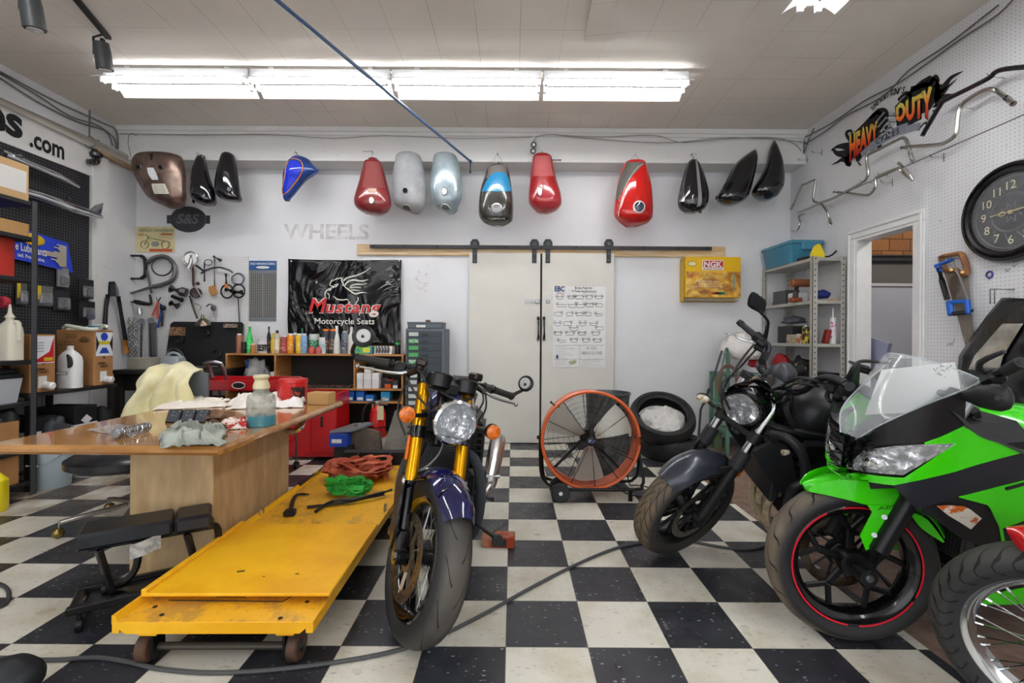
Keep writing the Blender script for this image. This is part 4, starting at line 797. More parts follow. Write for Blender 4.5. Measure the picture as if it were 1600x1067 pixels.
# black flames and licks
fl_=[([(480,520),(440,505),(400,500),(380,480),(372,490)],[.10,.07,.04,.02,.003]),([(470,470),(430,465),(395,470),(375,487)],[.09,.05,.025,.003]),([(470,540),(430,530),(400,545),(374,558)],[.08,.04,.02,.003]),([(465,440),(445,400),(470,390),(475,405)],[.03,.03,.02,.01]),([(465,500),(445,545),(465,560),(470,540)],[.04,.03,.02,.01]),
([(480,480),(540,420),(610,340),(650,330)],[.28,.26,.22,.05]),([(690,330),(760,280),(830,230),(880,250)],[.20,.26,.30,.10]),([(560,330),(600,300),(620,320),(600,330)],[.03,.03,.02,.01]),([(700,240),(740,205),(765,225),(750,240)],[.03,.03,.02,.01]),([(860,160),(880,125),(895,150),(875,180)],[.04,.03,.03,.01]),
([(880,200),(920,180),(960,130),(1020,98)],[.12,.06,.03,.003]),([(880,230),(920,200),(950,170),(990,135)],[.09,.05,.02,.003]),([(880,250),(930,225),(970,215),(1010,190)],[.08,.04,.02,.003]),([(870,300),(900,280),(890,265),(870,275)],[.03,.02,.02,.01]),([(760,190),(790,180),(830,165),(860,170)],[.05,.04,.04,.02]),([(520,560),(505,545),(520,520),(545,500)],[.01,.015,.015,.01]),([(800,390),(820,360),(838,350),(835,370)],[.01,.012,.015,.01]),([(600,480),(610,460),(600,440)],[.02,.05,.02])]
for pts,w_ in fl_: flat(b,[c3(*q_)-L for q_ in pts],w_,4,un=UN)
b.build('black_flames',INK,e,rec=False)
def batword(word,xa,xb,topf,botf,name,m,d=.006,bold=.05,grow=0):
    t=B(); t.text(word,(0,0,0),(1,0,0),(0,0,1),1.,th=0,bold=bold,sp=1.02); xs_=[q.x for q in t.v]; zs_=[q.z for q in t.v]; x0,x1=min(xs_),max(xs_);zz0,zz1=min(zs_),max(zs_)
    b=B(); vs=[]
    for q in t.v:
        u=(q.x-x0)/(x1-x0); v=(q.z-zz0)/(zz1-zz0); v=v+grow*(v-.5); u=u+grow*.3*(u-.5); px=lerp(xa,xb,u); T_=c3(px,topf(u),d); Bt=c3(px,botf(u),d); vs.append(lerp(Bt,T_,v)-L)
    b.add(vs,t.f,0); b.build(name,m,e,rec=False)
jag=lambda u,n,a:a*abs(((u*n)%1)-.5)
for wd,xa,xb,tf,bf in(('HEAVY',462,602,lambda u:lerp(400,335,u)+jag(u,5,24),lambda u:lerp(562,422,u)-jag(u,5,44)*(1-u)),('DUTY',690,868,lambda u:lerp(262,160,u)+jag(u,4,30),lambda u:lerp(350,330,u)-jag(u,4,26)+30*max(0,u-.8)*5*.5)):
    batword(wd,xa,xb,tf,bf,'letter_outline',INK,.006,.08,.05); batword(wd,xa,xb,tf,bf,'flame_lettering',gl.m,.009,.055)
b=B()
for i,ch in enumerate("TATTOO TONY'S"):
    u=i/12; x=lerp(572,715,u); y=lerp(300,205,u)-22*sin(pi*u)*1.0; p=c3(x,y,.006); q_=c3(x+14,y-9-12*cos(pi*u)*.8,.006); ux=(q_-p).normalized(); t=ch
    if t!=' ': b.text(t,p-L,ux,UN.cross(ux)*1.,.045,bold=.01,th=.001)
b.build('small_lettering',INK,e,rec=False)
b=B(); flat(b,[c3(*q_,.008)-L for q_ in((560,475),(600,445),(650,415),(700,390),(745,375))],.075,4,un=UN,m=0); flat(b,[c3(*q_,.008)-L for q_ in((520,510),(540,490),(560,470))],.05,4,un=UN); flat(b,[c3(*q_,.008)-L for q_ in((745,380),(780,372),(810,365))],.05,4,un=UN); b.build('ribbon',mat('8a909c',.5),e,rec=False)
b=B()
for i,ch in enumerate('CYCLES'): x=lerp(592,692,i/5); p=c3(x,lerp(458,408,i/5),.01); ux=(c3(x+20,lerp(458,408,i/5)-10,.01)-p).normalized(); b.text(ch,p-L,ux,UN.cross(ux),.045,bold=.01)
b.build('ribbon_lettering',INK,e,rec=False)
b=B()
for s_,(x0,y0),(x1,y1) in((0,(645,395),(612,325)),(1,(650,390),(680,300))):
    for i in range(7):
        t=i/6; c_=lerp(c3(x0,y0,.009),c3(x1,y1,.009),t)-L; d_=(c3(x1,y1)-c3(x0,y0)).normalized(); s2=d_.cross(UN); b.bar(c_-s2*.05,c_+s2*.05,.004,.014,m=i%2,up=UN)
for k in range(12): a=2*pi*k/12; c_=c3(645,395,.01)-L; b.bar(c_+V((0,cos(a)*.02,sin(a)*.02)),c_+V((0,cos(a)*.05,sin(a)*.05)),.003,.012,m=k%2,up=UN)
b.build('engine_drawing',[mat('c8ccd0',.4,.3),INK],e,rec=False)
# ---------------------------------------------------------------- handlebars hanging on the wall
def hbar(lab,pts,r=.0115,m=None,D=.09,grips=(),k=4):
    P=[onx(q[0],q[1],XR-(q[2] if len(q)>2 else D)) for q in pts]; C_=P[len(P)//2]; e=E('handlebar',lab,'handlebar',C_,0,'handlebars hung on the right wall'); b=B(); b.tube([p-C_ for p in P],r,10,k=k); b.build('tube',m or mat('b9b6b0',.25,1),e)
    for i,j in grips: b=B(); b.tube([P[i]-C_,lerp(P[i],P[j],.5)-C_],r*1.25,10); b.cyl(P[i]-C_,lerp(P[i],P[j],.03)-C_,r*.9,8,m=1); b.build('bar_end',[m or CHR,BLK],e)
    q_=P[len(P)//2]-C_; b=B(); b.tube([q_+V((D-.002,0,.0)),q_+V((-.0,0,.012)),q_+V((-.012,0,.03))],.003,5); b.build('peg_hook',STL,e)
hbar('thin chrome handlebar with squared rises, from the corner to under the logo',[(1236,327,.03),(1252,292),(1258,288),(1271,282),(1274,284),(1271,311),(1275,316),(1284,316),(1306,308),(1346,286),(1354,278),(1357,270),(1354,249),(1357,242),(1372,234),(1405,217),(1412,216),(1417,221),(1427,254)],grips=((-1,-2),),k=3)
hbar('small chrome drag bar with black ends beside the corner',[(1247,332,.06),(1262,326),(1281,319),(1287,323),(1294,334),(1298,351,.05)],grips=((0,1),(-1,-2)),k=3)
hbar('short bent chrome tube near the corner above the blue tote',[(1238,361,.03),(1243,362,.05),(1248,356),(1250,347),(1248,338,.06),(1256,334,.05)],.009,k=3)
hbar('chrome handlebar with short pullback grips above the doorway',[(1303,300),(1325,302),(1350,305),(1360,303),(1368,292),(1368,282),(1373,275),(1400,264),(1407,265),(1413,271),(1426,281,.16),(1420,272,.19),(1404,254,.22)],D=.08,grips=((-1,-2),),k=3)
hbar('wide chrome handlebar right of the logo',[(1409,231),(1430,229),(1467,226),(1484,219),(1494,209),(1496,190),(1500,170),(1510,157),(1535,142),(1550,140),(1562,145),(1583,162,.2)],.013,grips=((-1,-2),),k=3)
hbar('long black handlebar at the top right',[(1441,212),(1455,188),(1470,163),(1478,156),(1510,140),(1545,122),(1555,113),(1570,108),(1610,104),(1640,102)],.015,mat('1b1c22',.25,.4,coat=.5),D=.1,k=3)
for x,y,l in((1284,238,'left'),(1262,250,'corner'),(1475,246,'right'),(1395,285,'middle')): p=onx(x,y,XR); b=B(); b.tube([p,p+V((-.09,0,.0)),p+V((-.1,0,.02))],.003,5); b.tube([p+V((-.003,.0,-.03)),p+V((-.003,0,.03))],.003,5); one(b,'peg_hook',STL,'empty steel peg hook on the right wall, '+l+' of the loose ones','hook',group='empty peg hooks')
# ---------------------------------------------------------------- clock
cy_,cz_=2.83,H+.775; CR=.305
e=E('wall_clock','large round dark metal wall clock with cream numerals on the right wall','clock',(XR,cy_,cz_))
b=B(); pr=[(.02,0),(CR,.0),(CR,.02),(CR-.012,.045),(CR-.03,.05),(CR-.034,.042),(CR-.05,.055),(CR-.066,.05),(CR-.07,.03),(CR-.076,.03)]; b.lathe(pr,(0,0,0),(-1,0,0),72,cap=False); b.build('case',mat('1c1a1c',.22,.5,coat=.5),e)
b=B(); b.cyl((-.018,0,0),(-.02,0,0),CR-.07,64); b.build('dial',mat('3b3b3d',.4,c2='2a2a2c',vs=5),e)
b=B()
for r,t_ in((.215,.0035),(.118,.003),(.11,.002),(.232,.002)): b.tube([(-.0215,cos(a)*r,sin(a)*r) for a in[2*pi*i/64 for i in range(64)]],t_,5,closed=True)
for i in range(12):
    a=2*pi*i/12; b.tube([(-.021,cos(a+t*.26)*(.165+.035*cos(t*pi)),sin(a+t*.26)*(.165+.035*cos(t*pi))) for t in[-1,-.5,0,.5,1]],.002,4,k=2)
for i in range(8): a=2*pi*i/8; b.tube([(-.021,cos(a+t*.5)*(.03+.035*abs(t)),sin(a+t*.5)*(.03+.035*abs(t))) for t in[-1,-.5,0,.5,1]],.0025,4,k=2)
b.build('filigree',mat('6c6b6c',.4,.5),e)
b=B()
for i in range(1,13):
    a=pi/2-2*pi*i/12; r=.165; c_=V((-.022,-cos(a)*r,sin(a)*r)); ux=V((0,-1,0)); h_=.05; t=B(); t.text(str(i),(0,0,0),(0,-1,0),(0,0,1),h_,bold=.0,th=0); ym=(min(q.y for q in t.v)+max(q.y for q in t.v))/2
    rt=M.Rotation(0,3,'X'); b.add([c_+V((-.001,q.y-ym,q.z-h_*.5)) for q in t.v],t.f)
b.build('numerals',mat('d8d0a8',.4),e,rec=False)
b=B(); b.bar((-.026,.12,-.0),(-.026,-.11,.01),.003,.011,up=(1,0,0)); b.tube([(-.026,.05+.02*cos(a),.012*sin(a)) for a in[2*pi*i/12 for i in range(12)]],.003,5,closed=True); b.bar((-.028,-.0,.0),(-.028,-.085,.004),.003,.016,up=(1,0,0)); b.cyl((-.02,0,0),(-.032,0,0),.012,12); b.build('hands',mat('d8c890',.35,.3),e)
b=B(); b.lathe([(CR-.07,.034),(CR*.5,.046),(.001,.05)],(0,0,0),(-1,0,0),48,cap=False); b.build('glass',mat('f0f6ff',.02,alpha=.1,name='clock_glass',coat=.6),e)
# ---------------------------------------------------------------- saws
WD=mat('9a6a40',.5,c2='7c5030',vs=6,coat=.2)
def r1(x,y,d): return rw(1440+x/4.106,380+y/4.106,d)
e=E('hand_saw','old wooden handled hand saw hanging behind the blue hacksaw','saw',r1(250,130,.03)); L=e.location
b=B(); b.prism([r1(x,y,.02)-L for x,y in((140,165),(300,205),(330,560),(330,640),(290,680),(235,480))],(-.003,0,0)); b.build('blade',mat('8d867c',.5,.5,c2='6a5c50',vs=6),e)
b=B(); b.tube([r1(x,y,.035)-L for x,y in((135,85),(190,75),(250,66),(268,90),(285,140),(290,195),(255,200),(215,170),(160,180),(140,150),(128,100))],.020,8,k=3,closed=True,flat=.8); b.build('handle',WD,e)
for x,y in((190,170),(262,185)): b=B(); b.cyl(r1(x,y,.05)-L,r1(x,y,.062)-L,.01,10); b.build('rivet',mat('c8a060',.3,.9),e)
e=E('hacksaw','blue and black hacksaw hung over the wooden hand saw','hacksaw',r1(200,300,.09)); L=e.location; q_=lambda x,y,d=.085:r1(x,y,d)-L
b=B(); b.tube([q_(112,160),q_(130,240),(q_(165,360))],.015,8,flat=1.2); b.build('frame_bar',BLK,e)
b=B(); b.bar(q_(86,148),q_(200,104),.02,.028,0,.006,up=UN); b.bar(q_(100,135),q_(118,185),.03,.025,0,.006,up=UN); b.bar(q_(165,380),q_(300,372),.025,.026,0,.006,up=UN); b.bar(q_(178,370),q_(190,465),.045,.03,0,.01,up=UN); b.bar(q_(292,365),q_(302,455),.03,.028,0,.008,up=UN); b.build('frame',mat('1a62c8',.35),e)
b=B(); b.bar(q_(195,452),q_(305,440),.03,.026,0,.008,up=UN); b.build('grip',mat('2b2b30',.6),e); b=B(); b.bar(q_(200,110),q_(298,360),.012,.002,up=UN); b.build('blade',ALU,e); b=B(); b.tube([q_(300,440),q_(325,435),q_(328,425)],.006,6); b.build('wing_nut',BLK,e)
b=B(); p=r1(290,100,0); b.tube([p,p+V((-.13,0,0)),p+V((-.14,0,.02))],.003,5); b.tube([r1(100,88,.02),r1(150,112,.1)],.003,5); one(b,'peg_hook',STL,'peg hook holding the two saws','hook')
p=rw(1547,429,0); b=B(); b.tube([p+V((-.004,.02*cos(a),.02*sin(a))) for a in[2*pi*i/14 for i in range(14)]],.006,6,closed=True); one(b,'blue_ring',mat('4a4890',.4),'small blue ring pinned on the right wall under the clock','ring')
# scribbled writing on the pegboard
b=B()
for pts in([(160,660),(175,640),(180,655),(190,640),(195,655),(205,630),(215,615)],[(535,180),(545,165),(550,185),(560,170),(570,165)],[(580,150),(590,140),(595,150),(615,128)]): flat(b,[r1(x,y,.003) for x,y in pts],.004,3,un=UN)
one(b,'pencil_scribble',mat('77777c',.7),'faint pencil scribbles on the white right wall below the clock','scribble',kind=None)
# black leather bag hanging at the right
e=E('leather_bag','black leather garment bag with a clear window hanging on the right wall','bag',rw(1570,600,.1)); L=e.location
ol=[(1568,466),(1600,468),(1660,475),(1690,560),(1690,640),(1600,650),(1545,640),(1512,596),(1499,578),(1501,556),(1520,526),(1545,492)]
def bg(u,v):
    y0=466+v*180; 
    xl=[(466,1568),(492,1546),(526,1521),(556,1501),(578,1499),(600,1506),(625,1530),(648,1560)]; i=max(k for k in range(len(xl)) if xl[k][0]<=y0 or k==0); j=min(i+1,len(xl)-1); t=(y0-xl[i][0])/max(1,xl[j][0]-xl[i][0]); x=lerp(lerp(xl[i][1],xl[j][1],min(1,t)),1700,u)
    return onx(x,y0,XR-.03-.13*sin(pi*min(1,u*1.1+.02))**.6*(.45+.55*v)-.012*sin(u*19+v*6)*sin(v*13))-L
b=B(); b.grid(bg,26,26); G_=list(b.v); b=B(); b.grid(bg,26,26,th=.01); b.build('body',mat('0e0e12',.28,coat=.3,bump=.6,bs=9,bd=.02),e,ang=180)
b=B(); b.grid(lambda u,v:V(bg(lerp(.1+.12*(1-v),.42-.08*v,u),lerp(.22,.62,v)))+V((-.022,0,0)),14,14,th=.002); b.build('clear_window',mat('77746c',.15,coat=1,c2='c4c0b6',vs=5,ns=(.3,.75),bump=.6,bs=9,bd=.01),e,ang=180)
p=rw(1578,452,0); b=B(); b.tube([p,p+V((-.12,0,0)),p+V((-.12,0,-.09))],.004,5); p=rw(1585,452,0); b.tube([p,p+V((-.12,0,0)),p+V((-.12,0,-.09))],.004,5); b.v=[q_-L for q_ in b.v]; b.build('hanging_hook',STL,e)
# ---------------------------------------------------------------- grey steel shelving in the right corner
SH=N('shelf_steel'); o_=SH.sep(SH.pos()); f_=SH.math('FRACT',SH.math('DIVIDE',o_[2],.05)); h_=SH.math('LESS_THAN',SH.math('ABSOLUTE',SH.math('SUBTRACT',f_,.5)),.13)
h2_=SH.math('MAXIMUM',SH.math('LESS_THAN',SH.math('ABSOLUTE',SH.math('SUBTRACT',o_[0],2.728)),.006),SH.math('LESS_THAN',SH.math('ABSOLUTE',SH.math('SUBTRACT',o_[0],2.982)),.006)); nr_=SH.sep(SH.n('ShaderNodeNewGeometry').outputs['Normal']); h2_=SH.math('MULTIPLY',h2_,SH.math('GREATER_THAN',SH.math('ABSOLUTE',nr_[1]),.7))
SH.link(SH.mix(SH.math('MULTIPLY',h_,h2_),srgb('b4b2aa'),srgb('3a3834')),'Base Color'); SH.b.inputs['Roughness'].default_value=.45; SH.b.inputs['Metallic'].default_value=.2
sx0,sx1,sy0,sy1=2.705,3.005,4.24,5.09
e=E('shelving_unit','grey slotted steel shelving unit in the right corner beside the doorway','shelving unit',(sx0,sy0,0)); L=e.location; zt=onx(1270,400,sx0).z
for x,y in((sx0,sy0),(sx1,sy0),(sx0,sy1),(sx1,sy1)):
    s1=1 if x==sx0 else -1; s2=1 if y==sy0 else -1; b=B(); b.box(x-L.x,x+s1*.045-L.x,y-L.y,y+s2*.004-L.y,0,zt); b.box(x-L.x,x+s1*.004-L.x,y-L.y,y+s2*.04-L.y,0,zt); b.build('upright',SH.m,e)
shz=[zt-.01,onx(1270,469,sx0).z,onx(1270,537,sx0).z,.72,.12]
for z in shz: b=B(); b.box(.003,sx1-sx0-.003,.003,sy1-sy0-.003,z-.03,z,bev=.002); b.build('shelf',SH.m,e)
for s1,x in((1,0),(-1,sx1-sx0)): b=B(); b.prism([(x,-.003,zt-.01),(x+s1*.09,-.003,zt-.01),(x,-.003,zt-.1)],(0,-.002,0)); b.build('gusset',SH.m,e)
T0=shz[0]; tt=(sx0+sx1)/2
e=E('storage_tote','blue plastic lidded tote on top of the grey shelving','tote',(2.84,4.80,T0)); b=B(); rr=lambda w,d,z:[V((x*w,y*d,z)) for x,y in((-1,-.9),(-.9,-1),(.9,-1),(1,-.9),(1,.9),(.9,1),(-.9,1),(-1,.9))]
b.loft([rr(.14,.235,0),rr(.155,.25,.12),rr(.158,.253,.125),rr(.16,.26,.19)]); b.build('tub',mat('3f7f9c',.4),e); b=B(); b.loft([rr(.17,.275,.185),rr(.172,.28,.205),rr(.165,.27,.215),rr(.15,.25,.222)]); b.build('lid',mat('47879f',.4),e)
b=B(); b.box(-.06,.06,-.285,-.255,.12,.2,bev=.01); b.build('handle',mat('3f7f9c',.4),e)
b=B(); b.prism([V((x,0,z)) for x,z in((-.055,0),(-.05,.05),(-.02,.115),(0,.135),(.02,.115),(.05,.05),(.055,0))],(0,.05,0)); one(b,'yellow_funnel',mat('e8d020',.4),'yellow plastic scoop standing at the front of the top shelf','scoop',loc=(2.80,4.30,T0))
b=B(); b.tube([(2.76,4.5,T0+.02),(2.78,4.36,T0+.03),(2.9,4.32,T0+.02),(2.96,4.3,T0+.07)],.009,6,k=3); b.box(2.66+.05,2.76,4.38,4.5,T0,T0+.03,bev=.01); one(b,'ratchet_wrench',BLK,'black wrench with a steel end lying on the top shelf','wrench')
T1=shz[1]
def drill():
    e=E('cordless_drill','orange brown cordless drill standing on its battery, second shelf','drill',(2.755,4.50,T1)); OB=mat('8c5230',.45)
    b=B(); b.cyl((0,.09,.185),(0,-.09,.185),.038,14,bev=.01); b.build('body',OB,e); b=B(); b.tube([(0,.03,.17),(0,.045,.1),(0,.05,.04)],[.026,.022,.026],10); b.build('grip',mat('3c2c26',.5),e); b=B(); b.box(-.04,.04,-.0,.1,0,.045,bev=.01); b.build('battery',mat('8c4628',.5),e); b=B(); b.lathe([(.028,0),(.024,.05),(.01,.065)],(0,-.09,.185),(0,-1,0),12); b.build('chuck',BLK,e)
    e.rotation_euler=(0,0,rad(90)); return e
drill()
cbox('dark grey plastic case on the second shelf behind the drill',2.74,2.88,4.72,4.95,T1,.14,mat('4c4e50',.5)); cbox('white carton on the second shelf beside the drill',2.74,2.86,4.56,4.68,T1,.1,mat('d8dadc',.6))
lump('blue_cloth','dark blue shop cloth on the second shelf by the right upright','cloth',(2.86,4.36,T1+.03),(.07,.07,.045),mat('1c2c70',.8),4,.4); b=B(); b.box(2.92,2.98,4.3,4.38,T1,T1+.015,bev=.003); one(b,'orange_pad',mat('e09850',.6),'small orange pad beside the blue cloth','pad')
b=B(); b.cyl((2.78,5.0,T1+.02),(2.76,4.8,T1+.02),.02,10); one(b,'steel_tool',DST,'dark tube tool lying at the back of the second shelf','tool'); lump('blue_clamp','blue rag on the second shelf below the dark case','rag',(2.76,4.62,T1+.02),(.03,.05,.03),mat('2a62a0',.6),5,.3)
T2=shz[2]
cbox('black toolbox on the third shelf',2.74,2.92,4.60,4.86,T2,.17,mat('232427',.5),'toolbox','toolbox'); lump('grey_bag','crumpled grey bag on top of the black toolbox','bag',(2.83,4.74,T2+.20),(.09,.12,.045),mat('53565c',.7),7,.5)
cbox('tan tray of small parts at the front of the third shelf',2.715,2.79,4.42,4.66,T2,.085,mat('b8ac90',.7,c2='8c8068',vs=30),'tray','parts_tray')
BT=[]
def bottle(name,lab,loc,r,h,m,capm,shape='can',labm=None,cat='bottle',group=None,lh=(.15,.6),capc=.12):
    e=E(name,lab,cat,loc,0,group)
    pr={'can':[(r*.93,0),(r,.01*1),(r,h*.86),(r*.75,h*.92),(r*.4,h*.93)],'bottle':[(r*.9,0),(r,.008),(r,h*.58),(r*.9,h*.68),(r*.4,h*.8),(r*.34,h*.88)],'jar':[(r*.93,0),(r,.006),(r,h*.8),(r*.85,h*.86)],'cone':[(r*.95,0),(r,.01),(r*.85,h*.5),(r*.4,h*.75),(r*.3,h*.82)],'tube':[(r,0),(r,h*.72),(r*.3,h*.74),(r*.12,h)]}[shape]
    b=B(); b.lathe(pr,(0,0,0),(0,0,1),18); b.build('body',m,e)
    if labm: b=B(); b.lathe([(r+.0012,h*lh[0]),(r+.0012,h*lh[1])] if shape!='cone' else [(r*.98,h*lh[0]),(r*.9,h*lh[1]*.8)],(0,0,0),(0,0,1),18,cap=False); b.build('label',labm,e)
    if capm:
        k={'can':(.72,.9),'bottle':(.42,.87),'jar':(.98,.8),'cone':(.36,.8),'tube':(.2,.95)}[shape]; b=B(); b.cyl((0,0,h*k[1]),(0,0,h),r*k[0],14,bev=.002); b.build('cap',capm,e)
    return e
MET=mat('b8babd',.25,1)
bottle('spray_can','yellow and black spray can on the third shelf',(2.74,4.385,T2),.033,.17,mat('c8b040',.3,c2='2a2a20',vs=25,ns=(.45,.5)),MET,cat='spray can'); bottle('spray_can','dark spray can behind the yellow one on the third shelf',(2.80,4.42,T2),.033,.17,mat('2c2c30',.3),MET,cat='spray can')
cbox('small white and orange carton on the third shelf',2.715,2.765,4.42,4.50,T2+.0,.09,mat('d87838',.5,c2='e8e0d8',vs=12,ns=(.45,.5)))
bottle('caulk_tube','white caulk tube with a pointed nozzle on the third shelf by the wall',(2.93,4.30,T2),.026,.33,WHT,None,'tube',mat('e8dce4',.5,c2='c04070',vs=30,ns=(.55,.6)),'caulk tube'); b=B(); b.box(2.86,2.9,4.28,4.34,T2,T2+.13,bev=.006,R=M.Rotation(rad(14),3,'Y')); one(b,'red_tool',mat('8c2c28',.5),'dark red tool leaning beside the caulk tube','tool'); bottle('clear_bottle','clear plastic bottle behind the front upright of the shelving',(2.77,4.33,T2),.024,.17,mat('c8ccd0',.2,alpha=.6),WHT,'bottle')
T3=shz[3]; cbox('black case on the low shelf near the doorway',2.78,2.98,4.28,4.5,T3,.12,mat('17171a',.4)); lump('parts_heap','heap of black and brown parts on the low shelf','parts',(2.8,4.6,T3+.06),(.09,.12,.11),mat('1c1a1c',.6,c2='8a7a5c',vs=16,ns=(.58,.62)),8,.6); lump('red_machine','red machine end on the low shelf at the back','machine',(2.77,4.85,T3+.08),(.06,.12,.13),mat('a81c24',.4),9,.3)
bg2=E('clear_bottle_hook','clear plastic bag hooked on the front upright of the grey shelving','bag',onx(1262,425,sx0-.015)); b=B(); b.loft([[V((.0+.01*k*cos(a),.022*k*cos(a)+.01*sin(z*60),z)) + V((0.008*sin(a),.012*sin(a),0)) for a in[2*pi*j/10 for j in range(10)]] for z,k in((.09,.2),(.04,.8),(0,.6),(-.05,1),(-.09,.8))]); b.build('bag',mat('c8ccd0',.1,alpha=.35,name='clearbag'),bg2)
# green stand with the hoses left of the shelving
GG=mat('5f8a78',.5,c2='4c7060',vs=5)
e=E('steel_stand','pale green steel workshop stand between the tyres and the shelving','stand',(2.15,4.7,0)); gx0,gx1=at(1137,600,4.62).x-2.15,at(1196,600,4.62).x-2.15
for x in(gx0,gx1):
    for y in(-.08,.3): b=B(); b.box(x-.016,x+.016,y-.016,y+.016,0,(1.0 if x==gx0 else .82) if y<0 else .8,bev=.003); b.build('leg',GG,e)
for z in(.80,.22,.5): b=B(); b.box(gx0,gx1,-.1,.32,z-.03,z,bev=.003); b.build('shelf',GG,e)
b=B(); b.tube([(gx0,-.08,.98),(gx0-.005,-.08,1.04),(gx0-.04,-.1,1.0),(gx0-.13,-.12,.5)],.009,6,k=3); b.build('bracket',GG,e)
cloth=lambda nm,lab,c,r,m,s,a=.35,**k:lump(nm,lab,'cloth',c,r,m,s,a,28,fr=3.2,**k)
cloth('white_bundle','crumpled white plastic sheet bundled on the green stand',(2.15+(gx0+gx1)/2,4.74,.94),(.19,.14,.17),mat('dedad6',.5,bump=1,bs=7,bd=.06),11)
e=E('hose_coil','brown hose coil hanging on the side of the green stand','hose',(2.15+gx0-.03,4.56,.72)); b=B(); b.tube([(.09*cos(t)*(1+.1*sin(t*.37)),-.01+.01*sin(t*1.3),.17*sin(t)+.01*cos(t*.7)) for t in[i*.35 for i in range(72)]],.011,7); b.build('hose',mat('6c5048',.6),e)
b=B(); b.tube([at(1128,548,4.65),at(1112,600,4.6),at(1095,640,4.6),at(1090,700,4.6)],.011,6); b.tube([at(1108,608,4.58),at(1099,632,4.58)],.016,8); one(b,'steel_rod',DST,'long thin dark rod leaning on the wall beside the green stand','rod')
b=B(); xp=at(1118,600,4.9).x; b.box(xp,xp+.07,4.9,4.93,0,.78); one(b,'wood_post',mat('6c8860',.6),'green painted wooden post behind the stand','post')
lump('red_grinder','red power tool sitting on the green stand shelf','power tool',(2.15+gx1-.03,4.75,.86),(.07,.1,.07),mat('a81c20',.4),12,.3)
cbox('dark tool case in the far room behind the doorway',3.52,3.72,4.2,4.4,.0,.98,mat('1a1b1e',.4),'case','tool_case'); b=B(); b.bar((3.14,4.40,.0),(3.2,4.12,1.15),.03,.3,up=(0,1,0)); one(b,'leaning_board',mat('8c90a8',.6),'blue grey board leaning inside the doorway','board')
# ================================================================ pegboard and tools on the back wall, left
PW=N('white_pegboard'); p=PW.pos(); d_=PW.dots(p,0,2,.0254,.0035); PW.link(PW.mix(PW.math('MULTIPLY',d_,.65),srgb('dedede'),srgb('55534f')),'Base Color'); PW.b.inputs['Roughness'].default_value=.6
YP=YB-.012
a=at(205,398,YP);c=at(387,578,YP); b=B(); b.box(a.x,c.x,YP,YB-.001,c.z,a.z,bev=.001); one(b,'pegboard',PW.m,'white perforated pegboard hung with tools at the left of the back wall','pegboard')
def tp(cx,cy,d=.05): return at(180+cx/4.85,380+cy/4.85,YP-d)   # from the enlarged view
def tool(name,lab,cat,fn,m,grp='tools on the white pegboard'):
    b=B(); fn(b); return one(b,name,m,lab,cat,grp)
G1=mat('8a8b8c',.35,.85,var=.15); G2=mat('c4c4c2',.3,.8)
# S&S plaque and enamel sign
e=E('oval_plaque','grey cast oval S&S plaque on the back wall under the black tanks','plaque',at(295,343,YB)); L=e.location; PM=mat('4c4e52',.4,.5)
rx=.195;rz_=.14
b=B(); b.lathe([(1,0),(1,.012),(.96,.018),(.92,.018),(.9,.012),(0,.012)],(0,0,0),(0,-1,0),40); b.v=[V((q.x*rx,q.y,q.z*rz_)) for q in b.v]
for s_ in(-1,1): b.box(s_*.16,s_*.235,-.01,0,-.045,.045,bev=.003); 
b.build('plate',PM,e)
b=B(); b.text('S&S',(-.125,-.013,-.045),(1,0,0),(0,0,1),.1,bold=.03,shear=.25,fit=.25); b.v=[q for q in b.v]; b.build('lettering',mat('7a7d82',.35,.6),e,rec=False)
a=at(214,354,YB);c=at(273,395,YB); e=E('vintage_sign','small cream vintage motorcycle picture sign at the top left of the pegboard','sign',((a.x+c.x)/2,YB,c.z)); w_=(c.x-a.x)/2;h_=a.z-c.z
b=B(); b.box(-w_,w_,-.008,-.001,0,h_,bev=.002); b.build('plate',mat('d8cc9c',.5,c2='c4b888',vs=6),e)
b=B(); b.text('HARLEY-DAVIDSON',(-w_*.85,-.0085,h_*.8),(1,0,0),(0,0,1),.032,bold=.02,fit=w_*1.8,th=.001,m=0); b.box(-w_*.3,w_*.9,-.0095,-.008,h_*.04,h_*.14,m=1); b.box(w_*.3,w_*.9,-.0095,-.008,h_*.68,h_*.73,m=1); b.box(-w_*.9,-w_*.6,-.0095,-.008,h_*.66,h_*.69,m=1); b.build('lettering',[mat('6f8a70',.5),mat('c05030',.5)],e,rec=False)
b=B()
for x in(-w_*.55,w_*.55): b.tube([(x+.042*cos(a_),-.0095,h_*.3+.042*sin(a_)) for a_ in[2*pi*i/18 for i in range(18)]],.006,4,closed=True,m=0,flat=.3)
b.tube([(-w_*.55,-.01,h_*.3),(-w_*.35,-.01,h_*.6),(-w_*.5,-.01,h_*.68)],.006,5,m=1); b.tube([(-w_*.3,-.0095,h_*.55),(0,-.0095,h_*.52),(w_*.5,-.0095,h_*.45),(w_*.8,-.0095,h_*.4)],[.008,.018,.012,.008],6,m=1,flat=.2); b.sph((0,-.009,h_*.33),(.045,.004,.03),10,6,m=2); b.build('motorcycle_picture',[BLK,mat('4f8a78',.4),mat('8a8c88',.4)],e,rec=False)
